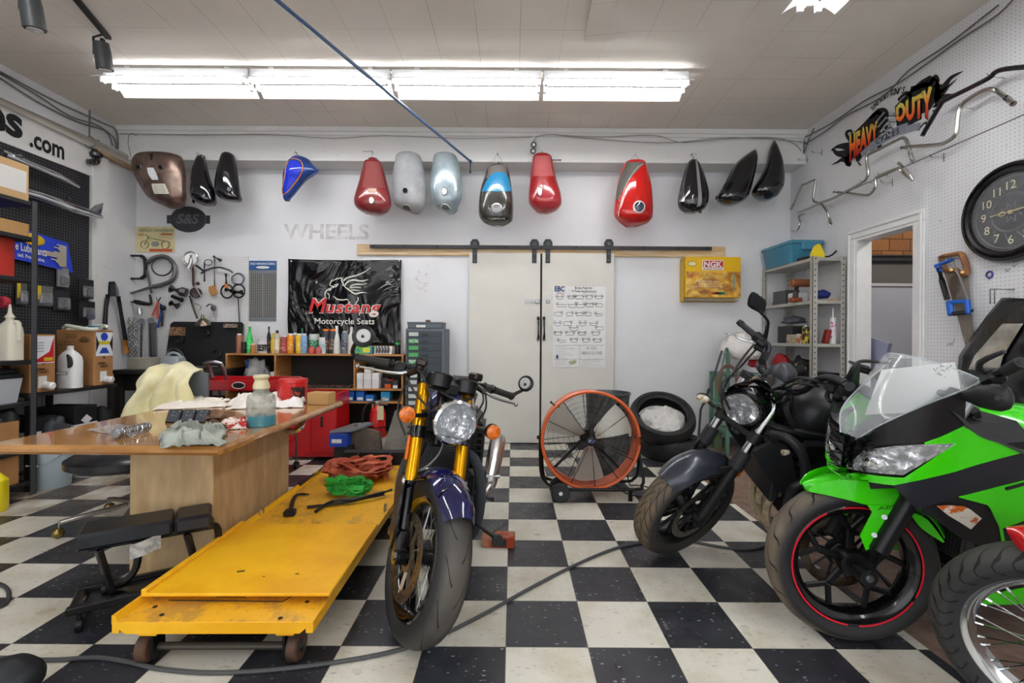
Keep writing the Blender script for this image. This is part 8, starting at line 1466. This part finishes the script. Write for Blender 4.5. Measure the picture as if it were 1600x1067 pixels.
def tw(u,v):
    s_=(u-.5)*2; z=.94-abs(v-.35)*.0; t=v*1.5-.35     # over the top of the backrest
    y=.3 if t>0 else .37; x=.02+s_*(.165+.03*max(0,t)); z=.95-.05*s_*s_-(max(0,t)*.34 if t>0 else -t*.5); z-=.04*sin(s_*2.1+1)*max(0,t)
    k=max(0,t); return (x-.0+.015*sin(k*9+s_*3)-.06*k*(1-s_)*.5,y-.05*min(1,k*4)-.03*sin(s_*9+k*2)*min(1,k*3)-.06*k,z+.012*sin(s_*7))
b=B(); b.grid(tw,34,30,th=.008); b.v=[q+V((-2.30-.03,2.88,0)) for q in b.v]; one(b,'towel',mat('d8cf9e',.9,c2='e6dfb8',vs=6,sheen=.3),'pale yellow towel draped over the office chair back','towel',ang=180)
# red tray trolley behind
x0,x1=at(289,600,3.7).x,at(438,600,3.7).x; zt=at(360,594,3.7).z
e=E('tool_trolley','red tray workshop trolley with grey tube frame behind the table','trolley',((x0+x1)/2,3.9,0)); w_=(x1-x0)/2
b=B(); 
for s_ in(-1,1): b.box(s_*w_,s_*(w_-.006),-.2,.2,zt-.085,zt,bev=.002); b.box(-w_,w_,s_*.2,s_*.194,zt-.085,zt,bev=.002)
b.box(-w_,w_,-.2,.2,zt-.085,zt-.078); b.build('tray',mat('b81820',.3,coat=.4),e)
b=B(); b.lathe([(.05,0),(.05,.007),(0,.007)],(.05,-.2,zt-.04),(0,-1,0),24,sq=.5); b.build('badge',mat('1c1a1c',.4),e); b=B(); b.tube([(.05+.05*cos(t),-.208,zt-.04+.025*sin(t)) for t in[2*pi*i/24 for i in range(24)]],.003,5,closed=True); b.build('badge_rim',WHT,e); b=B(); b.text('Craft',(.026,-.209,zt-.048),(1,0,0),(0,0,1),.016,bold=.02,fit=.048); b.build('badge_lettering',WHT,e,rec=False)
for sx in(-1,1):
    for sy in(-1,1): b=B(); b.tube([(sx*(w_-.04),sy*.17,zt-.08),(sx*(w_-.04),sy*.17,.05)],.013,8); o=b.build('leg',ALU,e); b=B(); b.cyl((sx*(w_-.04)-.015,sy*.17,.03),(sx*(w_-.04)+.015,sy*.17,.03),.03,14); b.build('caster',BLK,o)
b=B(); b.tube([(-w_+.02,.12,zt-.05),(-w_+.0,.1,zt+.08),(-w_+.02,.0,zt+.12),(-w_+.16,-.0,zt+.12),(-w_+.18,.05,zt-.05)],.013,8,k=3); b.build('push_handle',ALU,e); b=B(); b.box(-w_+.05,w_-.05,-.16,.16,.25,.27); b.build('lower_tray',mat('b81820',.3),e)
R=random.Random(6); 
for i in range(4): b=B(); x=-.2+i*.13; b.bar((x,-.1,zt-.066),(x+.12,.08+R.uniform(-.05,.05),zt-.066),.016,.018,0,.003); b.v=[q+V(e.location) for q in b.v]; one(b,'hand_tool',STL,'steel hand tool lying in the red tray, '+('leftmost','second from left','second from right','rightmost')[i]+' of four','tool','tools in the red tray')
# rolling mechanic seat
p0=V((-1.70,1.83,0)); e=E('rolling_work_seat','low black padded rolling work seat with bent tube frame beside the yellow lift','work seat',p0,math.atan2(.22,.34)); BT=mat('141417',.35,.3,coat=.3)
b=B(); b.box(.0,.31,-.02,.16,.30,.365,bev=.012); b.build('pad',mat('15181d',.35,c2='1d2026'),e); b=B(); b.box(.315,.45,-.02,.16,.30,.365,bev=.012); b.build('pad',mat('15181d',.35,c2='1d2027'),e)
b=B(); b.box(.03,.46,.04,.14,.275,.30,bev=.005); b.build('pad_rail',BT,e)
for x in(.07,.36):
    b=B(); b.bar((x,.0,.29),(x+.04,.02,.10),.035,.022,0,.004); b.tube([(x+.03,.06,.288),(x+.09,.07,.285),(x+.115,.08,.25),(x+.11,.08,.16),(x+.07,.08,.11),(x+.0,.08,.09)],.015,8,k=4); b.build('bent_leg',BT,e)
b=B(); b.bar((-.02,-.03,.085),(.45,-.03,.085),.03,.03,0,.004); b.bar((-.02,.14,.085),(.45,.14,.085),.03,.03,0,.004); b.bar((0,-.03,.085),(.0,.14,.085),.03,.025,0,.004); b.bar((.44,-.03,.085),(.44,.14,.085),.03,.025,0,.004); b.box(.03,.44,.0,.12,.075,.082,bev=.002); b.build('base_frame',BT,e)
for x,y in((.02,-.03),(.02,.14),(.43,-.03),(.43,.14)): b=B(); b.cyl((x-.012,y,.026),(x+.012,y,.026),.026,16,bev=.003); b.bar((x,y,.03),(x,y,.07),.032,.01); b.build('caster',DK,e)
b=B(); b.grid(lambda u,v:(.17+.1*u,-.026-.01*sin(u*5),.297-.06*v+.02*u),5,4,th=.001); b.build('paper_tag',mat('b8b8b4',.7,c2='8c8c88',vs=30),e)
# ---------------------------------------------------------------- yellow lift table
YL_=mat('fcc021',.4,c2='f0ae14',vs=3,var=.05,name='lift_yellow'); YW=N('lift_deck'); p=YW.obj(); n1=YW.ramp(YW.noise(9,6,YW.scale(p,(1,1,1)),rough=.7),.48,.6); n2=YW.ramp(YW.noise(55,6,YW.scale(p,(1.4,.7,1)),rough=.75),.57,.68)
YW.link(YW.mix(YW.math('MULTIPLY',n2,.6),YW.mix(YW.math('MULTIPLY',n1,.75),srgb('f4b628'),srgb('c09048')),srgb('4a3c28')),'Base Color'); YW.b.inputs['Roughness'].default_value=.4
e=E('motorcycle_lift','long low yellow steel motorcycle lift table with a loose plate on top','lift table',(-1.03,2.6,0),rad(.8)); L=e.location; lx0,lx1=-.34,.34; ya,yb=1.60-L.y,3.64-L.y; dz=.17
b=B(); b.box(lx0,lx1,ya,yb,dz-.012,dz,bev=.001); b.build('deck',YW.m,e)
b=B(); b.prism([(lx0,ya-.001,dz-.002),(lx1,ya-.001,dz-.002),(lx1-.045,ya-.001,dz-.04),(lx0+.045,ya-.001,dz-.04)],(0,.02,0)); b.build('front_skirt',YL_,e)
for s_ in(-1,1): b=B(); x=s_*.34; b.box(x-s_*.025,x,ya,yb,dz-.04,dz-.01,bev=.002); b.build('side_rail',YL_,e)
b=B(); b.prism([(lx0,ya,dz),(lx0+.02,ya,dz),(lx0+.012,ya,dz+.022),(lx0,ya,dz+.022)],(0,yb-ya,0)); b.build('side_lip',YL_,e)
b=B(); b.bar((lx0+.1,ya+.13,dz+.0015),(lx0+.52,ya+.12,dz+.0015),.002,.003); b.bar((lx0+.52,ya+.12,dz+.0015),(lx0+.56,ya+.0+.2,dz+.0015),.002,.003); b.box(lx0+.26,lx0+.37,ya+.15,ya+.175,dz+.0005,dz+.0015); 
for x,y in((.27,.12),(.22,.02),(-.2,.04),(-.26,.09)): b.cyl((x,ya+y,dz),(x,ya+y,dz+.002),.008,10)
b.build('deck_marks',mat('2c2418',.7),e)
ux=.01; pz=dz+.03
b=B(); b.box(lx0+ux+.01,lx1+ux+.01,1.70-L.y,2.34-L.y,pz,pz+.012,bev=.003); o=b.build('loose_plate',YL_,e); b=B(); b.box(lx0+ux+.01,lx0+ux+.03,1.70-L.y,2.34-L.y,pz+.01,pz+.026,bev=.003); b.build('plate_lip',YL_,o); b=B(); b.box(lx0+.05,lx1-.05,1.84-L.y,2.25-L.y,dz,pz); b.build('plate_feet',mat('5c4410',.6),o)
b=B()
for x,y,r in((-.05,1.86,.014),(.18,1.84,.007),(.06,1.82,.004)): b.ob((x,y-L.y,pz+.013),(1,.3,0),(r*2,r*.6,.002))
b.build('plate_spots',mat('3c3018',.7),o)
for x in(-.235,.235):
    b=B(); b.cyl((x*1.1-.02,ya+.06,.052),(x*1.1+.02,ya+.06,.052),.052,24,bev=.006); o=b.build('wheel',mat('5c4030',.6,c2='3c2c24',vs=10),e); b=B(); b.cyl((x*1.1-.024,ya+.06,.052),(x*1.1+.024,ya+.06,.052),.02,12); b.build('hub',DST,o)
    b=B(); b.box(x*1.1-.032*(1 if x>0 else -1)-.004,x*1.1-.032*(1 if x>0 else -1)+.004,ya+.03,ya+.09,.02,dz-.03); b.box(x-.03,x+.03,ya+.02,ya+.05,dz-.06,dz-.035,m=1); b.build('wheel_bracket',[DK,YL_],e)
    b=B(); b.cyl((x*1.1-.02,yb-.12,.052),(x*1.1+.02,yb-.12,.052),.052,20,bev=.006); b.build('wheel',mat('5c4030',.6,c2='3c2c24',vs=10),e)
b=B(); b.cyl((-.25,ya+.06,.05),(.25,ya+.06,.05),.013,10); b.cyl((-.25,ya+.09,dz-.06),(.25,ya+.09,dz-.06),.013,10); b.build('axle',mat('4a463e',.5,.5),e)
b=B(); b.box(-.22,.22,ya+.2,yb-.1,.03,.11,bev=.005); b.build('scissor_frame',mat('1c1814',.6),e)
b=B(); b.tube([(lx0+.01,3.02-L.y,dz+.02),(lx0+.01,3.60-L.y,dz+.02)],.014,8); b.build('hold_down_rail',mat('2c2824',.5),e)
for x,y in((lx0+.015,2.55),(lx1-.015,2.62)): b=B(); b.tube([(x,y-L.y+.022*cos(t),dz+.02+.022*sin(t)) for t in[2*pi*i/14 for i in range(14)]],.004,6,closed=True); b.build('tie_ring',STL,e)
b=B(); b.box(lx0+.1,lx1,yb-.08,yb,dz,dz+.10,bev=.004); b.prism([(.12,yb-.3,dz),(.12,yb-.05,dz),(.12,yb-.05,dz+.1),(.12,yb-.2,dz+.08)],(.012,0,0)); b.prism([(-.12,yb-.3,dz),(-.12,yb-.05,dz),(-.12,yb-.05,dz+.1),(-.12,yb-.2,dz+.08)],(.012,0,0)); b.build('wheel_chock',mat('26262a',.5,.2),e)
def strap(name,lab,c,r,m,n,seed,w=.012,cat='strap'):
    R=random.Random(seed); b=B()
    for k in range(n):
        a_=R.uniform(0,6.28); pts=[]
        for i in range(7): a_+=R.uniform(.4,1.5); rr=R.uniform(.25,1); pts.append(V((c.x+cos(a_)*r[0]*rr,c.y+sin(a_)*r[1]*rr,c.z+.008+R.random()*r[2])))
        b.tube(pts,w,6,k=4,flat=.22)
    return one(b,name,m,lab,cat)
dk=lambda px,py:fl(px,py,dz)
strap('ratchet_strap','heap of faded orange red ratchet straps on the far end of the lift',dk(560,748),(.24,.17,.12),mat('a8462c',.8,c2='c86c4c',vs=8),15,4,.018)
strap('ratchet_strap','bright green strap bundle on the yellow lift in front of the orange straps',dk(546,772),(.15,.08,.09),mat('2c9c34',.7,c2='40b848',vs=8),11,8,.016); strap('ratchet_buckle','dark ratchet buckles among the orange straps',dk(556,738),(.11,.06,.11),mat('3a3230',.5,.6),4,9,.012,'buckle')
b=B(); b.tube([dk(600,778)+V((0,0,.02)),dk(575,783)+V((0,0,.022)),dk(545,788)+V((0,0,.015)),dk(510,792)+V((0,0,.012)),dk(480,795)+V((0,0,.01))],.012,8,k=3,flat=.6); b.tube([dk(612,773)+V((0,0,.03)),dk(560,787)+V((0,0,.03)),dk(520,788)+V((0,0,.02)),dk(493,802)+V((0,0,.01))],.009,8,k=3); one(b,'bar_end_strap',BLK,'black padded handlebar straps lying across the lift','strap')
b=B(); b.tube([dk(482,775)+V((0,0,.01)),dk(465,776)+V((0,0,.014)),dk(458,785)+V((0,0,.014)),dk(454,802)+V((0,0,.012))],.012,6,k=3,flat=.5); b.ob(dk(453,806)+V((0,0,.018)),(1,.2,0),(.06,.05,.03),0,.006); one(b,'black_strap',BLK,'short black strap with a square pad left on the lift','strap')
# boards and jack behind the lift
b=B(); b.prism([at(x,y,4.2) for x,y in((617,642),(645,640),(634,727),(590,728))],(0,.05,0)); one(b,'grey_board',mat('8c8880',.7,c2='74706a',vs=5),'weathered grey board standing behind the gold fork','board')
b=B(); b.prism([at(x,y,4.3) for x,y in((553,664),(592,676),(596,708),(536,708))],(0,.06,0)); one(b,'brown_board',mat('5c5048',.7,c2='74685c',vs=6),'dark brown board with an arrow mark between lift and extinguisher','board')
p=fl(590,704); p=V((at(590,700,4.45).x,4.45,0)); e=E('fire_extinguisher','red fire extinguisher with white label and hose in front of the oak unit','fire extinguisher',p); r=.075; zb=.10
b=B(); b.lathe([(r*.9,zb-.1),(r*.9,.0),(r,.02),(r,.40),(r*.85,.455),(r*.4,.48),(r*.3,.5)],(0,0,0),(0,0,1),24); b.build('cylinder',mat('c81c1c',.25,coat=.5),e)
b=B(); b.lathe([(r+.001,.03),(r+.001,.2)],(0,0,0),(0,0,1),24,cap=False); b.build('label',mat('dcd8d4',.5,c2='8c8480',vs=40,ns=(.55,.6)),e); b=B(); b.lathe([(r+.002,.29),(r+.002,.30)],(0,0,0),(0,0,1),24,cap=False); b.build('band',BLK,e)
b=B(); b.box(-.02,.02,-.02,.02,.49,.53,bev=.004); b.bar((-.02,0,.53),(.11,-.01,.57),.02,.008); b.bar((-.02,0,.515),(.09,0,.50),.02,.008); b.build('valve_handle',STL,e); b=B(); b.tube([(-.02,0,.52),(-.10,-.02,.5),(-.13,-.04,.38),(-.115,-.05,.1),(-.11,-.05,.03)],.011,8,k=4); b.build('hose',BLK,e); b=B(); b.box(.02,.075,-.08,-.077,.37,.5); b.build('tag',mat('d8cca0',.6),e)
p=V((at(531,690,4.2).x,4.2,0)); cbox('low black stand under the blue carton beside the red cabinet',p.x-.06,p.x+.1,4.22,4.4,0,.16,mat('222224',.6),name='stand',cat='stand'); cbox('bright blue carton with white lettering right of the red cabinet',p.x-.09,p.x+.07,4.18,4.40,.16,.115,mat('2046b0',.4),extra=[('white_label',WHT,('f',0,.15,.7,.3,.6))]); b=B(); b.prism([(p.x-.09,4.2,.28),(p.x+.1,4.2,.29),(p.x+.28,4.42,.33),(p.x+.05,4.42,.31)],(0,0,.02)); one(b,'grey_tray',mat('8c9498',.4,.5),'grey metal tray lying on the blue carton','tray')
# ---------------------------------------------------------------- drum fan
FY=3.44; fc=at(920,684,FY); fr=.345; e=E('drum_fan','large drum floor fan with an orange rim and black wire grille','fan',(fc.x,FY,0)); c_=V((0,0,fc.z)); OR_=mat('dc6430',.35,coat=.3)
b=B(); b.lathe([(fr-.006,-.085),(fr,-.095),(fr+.008,-.09),(fr+.008,-.07),(fr,-.06),(fr,.10),(fr-.006,.10),(fr-.006,-.085)],c_,(0,1,0),72,cap=False); b.tube([c_+V((cos(t)*(fr+.002),-.088,sin(t)*(fr+.002))) for t in[2*pi*i/72 for i in range(72)]],.012,10,closed=True); b.build('drum',OR_,e)
def grille(y,n,nm):
    b=B()
    for i in range(n):
        r=lerp(.06,fr-.012,i/(n-1)); b.tube([c_+V((cos(t)*r,y*(1-.25*(r/fr)**4),sin(t)*r)) for t in[2*pi*k/48 for k in range(48)]],.001,4,closed=True)
    for k in range(12): a_=2*pi*k/12+.1; b.tube([c_+V((cos(a_)*r,y*(1-.25*(r/fr)**4)-.001,sin(a_)*r)) for r in(.05,.2,.3,fr)],.0028,5)
    b.build(nm,BLK,e)
grille(-.10,24,'front_grille'); grille(.10,8,'rear_grille')
b=B(); b.lathe([(.001,-.125),(.032,-.12),(.038,-.11),(.038,-.10),(.001,-.10)],c_,(0,1,0),24,cap=False)
for k in range(3): a_=rad(90+120*k); b.bar(c_+V((cos(a_)*.02,-.108,sin(a_)*.02)),c_+V((cos(a_)*.105,-.108,sin(a_)*.105)),.035,.02,0,.006,up=(0,1,0))
b.build('hub_cover',mat('161618',.4),e); b=B(); b.sph(c_+V((0,-.122,0)),(.028,.003,.014),12,6); b.build('badge',mat('2c3a6c',.3,c2='c8c8d0',vs=60,ns=(.5,.6)),e)
for k in range(3):
    a0=rad(-90+120*k)
    def bl(u,v): r=lerp(.05,fr-.03,u); da=(v-.5)*(.95-.2*u); a_=a0+da; return c_+V((cos(a_)*r,.0+.05*(v-.5)*(1.2-.5*u)+.0,sin(a_)*r))
    b=B(); b.grid(bl,10,8,th=.002); b.build('blade',mat('cdcbc0',.4,.4),e,ang=60)
b=B(); b.cyl(c_+V((0,.0,0)),c_+V((0,.09,0)),.06,20,bev=.01); b.build('motor',DK,e); b=B()
for k in range(4): a_=rad(45+90*k); b.bar(c_+V((cos(a_)*.04,.09,sin(a_)*.04)),c_+V((cos(a_)*fr,.09,sin(a_)*fr)),.02,.005,up=(0,1,0))
b.build('motor_bracket',DK,e)
lp_=lambda x,y,dy=0:at(x,y,FY+dy)-V(e.location)
SB_=mat('1c1a1a',.4,.3)
b=B(); b.tube([lp_(844,676),lp_(845,735,.0),lp_(852,752,-.03),lp_(862,760,-.1),lp_(880,764,-.14),lp_(990,765,-.14),lp_(1003,758,-.1),lp_(1005,745,-.05),lp_(997,700,0),lp_(996,684)],.0115,8,k=4); b.build('stand',SB_,e)
b=B(); b.tube([lp_(846,684),lp_(848,735,.05),lp_(856,748,.12),lp_(890,752,.2),lp_(975,752,.2),lp_(990,748,.12),lp_(997,735,.04),lp_(997,690)],.0115,8,k=4); b.build('stand',SB_,e)
for x in(843,996): b=B(); q_=lp_(x,683); b.cyl(q_+V((-.02,0,0)),q_+V((.02,0,0)),.014,10); b.build('pivot_knob',SB_,e)
for x,y in((865,632),(977,631)): q_=lp_(x,y); d_=(q_-c_).normalized(); b=B(); b.tube([q_-d_*.02,q_+d_*.03],.012,8); b.build('carry_handle',SB_,e)
for dy in(-.17,-.02): b=B(); q_=lp_(872,766); b.cyl(V((q_.x,dy-.02,.066)),V((q_.x,dy+.015,.066)),.066,24,bev=.008); b.cyl(V((q_.x,dy-.024,.066)),V((q_.x,dy-.018,.066)),.014,8,m=1); b.build('wheel',[mat('26282b',.5),WHT],e)
b=B(); q_=lp_(985,764,-.14); b.box(q_.x-.014,q_.x+.014,q_.y-.01,q_.y+.01,0,q_.z,bev=.003); b.build('foot',BLK,e)
b=B(); q0=V((fc.x,FY,0)); b.tube([q0+V((.3,.1,.2)),q0+V((.34,.16,.03)),q0+V((.42,.2,.006)),q0+V((.6,.05,.006)),q0+V((.55,-.1,.006)),q0+V((.3,-.02,.006)),q0+V((.25,.2,.006))],.005,6,k=5); one(b,'fan_cord',BLK,'thin black power cord looping on the tiles beside the fan','cord')
p=V((at(949,650,4.05).x,4.05,0)); e=E('galvanized_can','ribbed galvanized steel can standing behind the fan','can',p); pr=[(.17,0),(.175,.02)]+[(.18+.004*(i%2),.06+i*.045) for i in range(13)]+[(.188,.66),(.196,.665),(.196,.68),(.184,.68),(.178,.6),(.168,.05),(.001,.04)]
b=B(); b.lathe(pr,(0,0,0),(0,0,1),40,cap=False); b.lathe([(.17,0),(0,0)],(0,0,0),(0,0,1),40,cap=False); b.build('can',mat('7c7f80',.4,.8,c2='63676a',vs=10),e)
# tyres
def loose(lab,c,R_,w,tilt,rz,seed,mm):
    e=E('spare_tyre',lab,'tyre',c,0,'loose tyres stacked by the wall'); e.rotation_euler=(rad(tilt),0,rz)
    ri=R_*.715; pr=[(ri,-w*.36),(ri,-w*.5),(ri+.02,-w*.62),(R_-.06,-w*.8),(R_-.025,-w*.72),(R_-.008,-w*.4),(R_,0),(R_-.008,w*.4),(R_-.025,w*.72),(R_-.06,w*.8),(ri+.02,w*.62),(ri,w*.5),(ri,w*.36),(ri+.015,w*.5),(R_-.05,w*.66),(R_-.018,0),(R_-.05,-w*.66),(ri+.015,-w*.5)]
    b=B(); b.lathe(pr+[pr[0]],(0,0,0),(0,0,1),64,cap=False); b.build('casing',mm,e,ang=50); return e
TM=mat('1a1a1c',.55,c2='262628',vs=9,var=.15,bump=.25,bs=50)
loose('dark motorcycle tyre lying flat under the bagged tyre',V((at(1046,690,4.62).x,4.60,.098)),.31,.12,0,0,1,TM)
tc=at(1034,653,4.56); e2=loose('dark motorcycle tyre tilted on top of the flat one with a white bag inside',tc,.315,.11,37,rad(-6),2,TM)
lump('white_bag','crumpled white plastic bag inside the tilted tyre','bag',tc+V((0,.0,-.06)),(.2,.19,.075),mat('d4d2d0',.45,bump=1,bs=7,bd=.08),21,.3,30,fr=3).rotation_euler=(rad(37),0,0)
# floor cords
b=B(); b.tube([fl(x,y,.008) for x,y in((-60,1030),(0,1028),(80,1031),(150,1027),(200,1034),(250,1045),(330,1051),(430,1046),(540,1032),(620,1016),(690,992),(760,957),(830,918),(900,882),(960,857),(1000,848),(1040,842),(1080,846),(1130,855),(1170,858),(1195,852),(1215,840))],.0075,8,k=5); one(b,'extension_cord',mat('4a4b4c',.5),'long grey extension cord curving across the checkered floor','cord')
b=B(); b.tube([fl(x,y,.008) for x,y in((-30,905),(0,913),(11,920),(14,930),(8,944),(-20,955))],.0085,8,k=4); one(b,'power_cord',mat('3c3e40',.5),'small loop of grey cord at the left edge of the floor','cord')
lump('dark_cushion','dark rounded cushion end at the bottom left corner','cushion',fl(8,1100)+V((0,0,.03)),(.10,.08,.07),mat('1c2026',.5),31,.08)
b=B(); b.lathe([(.07,0),(.08,.02),(.08,.2),(.03,.26)],fl(-14,800),(0,0,1),16); one(b,'yellow_jug',mat('e8d418',.4),'yellow jug edge showing at the left edge of the floor','jug')
# ================================================================ sub-parts under their parts
def base(n): return n.rsplit('.',1)[0] if n[-3:].isdigit() and '.' in n else n
NEST=dict(chrome_ring='headlight_shell',reflector_bowl='headlight_shell',headlight_glass='headlight_shell',bulb_shield='headlight_shell',signal_lens='turn_signal',signal_stalk='turn_signal',disc_carrier='brake_disc',axle_nut='axle',mudguard_stay='front_mudguard',mudguard_skirt='front_mudguard',rear_skirt='front_mudguard',abs_lettering='front_mudguard',mudguard_bolt='front_mudguard',mirror_glass='mirror_head',mirror_screw='mirror_head',spokes='rim',spoke_star='rim',rim_stripe='rim',hub='rim',radiator_frame='radiator',reflector='headlight_housing',headlight_lens='headlight_housing',screen_edge='windscreen',instrument_cluster='dashboard',numerals='dial',filigree='dial',hands='dial',
 lettering_outline='sheet',red_lettering='sheet',white_lettering='sheet',winged_horse='sheet',grommets='sheet',blue_logo='sheet',red_logo='sheet',title='sheet',diagrams='sheet',product_pictures='sheet',spec_list='sheet',yellow_logo='sheet',logo_plate='box',picture_panel='box',rivet='handle',badge_lettering='badge',socket='housing',mounting_strap='housing',gusset='upright',motor_bracket='motor',badge='*',switch_housing='handlebar',grip='handlebar',lever='handlebar',wing_nut='frame',wire_handle='pail',small_labels='box',orange_pinstripe='blue_panel')
for e in [o for o in bpy.data.objects if o.type=='EMPTY' and not o.parent]:
    ch=[o for o in bpy.data.objects if o.parent==e]
    by={}
    for o in ch: by.setdefault(base(o.name),[]).append(o)
    moved=set()
    for c in ch:
        t=NEST.get(base(c.name))
        if not t or c in moved or any(g.parent==c for g in bpy.data.objects): continue
        names=['board','plate','box','carton','body','tub','case','panel','cylinder','card','hub_cover','drum','drawer_front'] if t=='*' else [t]
        P=next((by[n] for n in names if n in by and n!=base(c.name)),None)
        if not P or (base(P[0].name) in NEST and NEST[base(P[0].name)] in by): continue
        i=by[base(c.name)].index(c); p=P[min(i*len(P)//len(by[base(c.name)]),len(P)-1)]
        if p.parent!=e or len(ch)-len(moved)<=3: continue
        ml=p.matrix_local.inverted()@c.matrix_local; c.parent=p; c.matrix_local=ml; moved.add(c)
bpy.context.view_layer.update()
def adopt(c,p):
    c,p=bpy.data.objects.get(c),bpy.data.objects.get(p)
    if not c or not p: return
    w=c.matrix_world.copy(); c.parent=p; c.matrix_local=p.matrix_world.inverted()@w
    for k in('label','category','group'):
        if k in c: del c[k]
for o in bpy.data.objects:
    if o.get('label','').startswith('large brown carton on the floor'): adopt('label_digits',o.name)
adopt('bottle_spout','funnel_bottle'); adopt('tool_fitting','pump_tool')
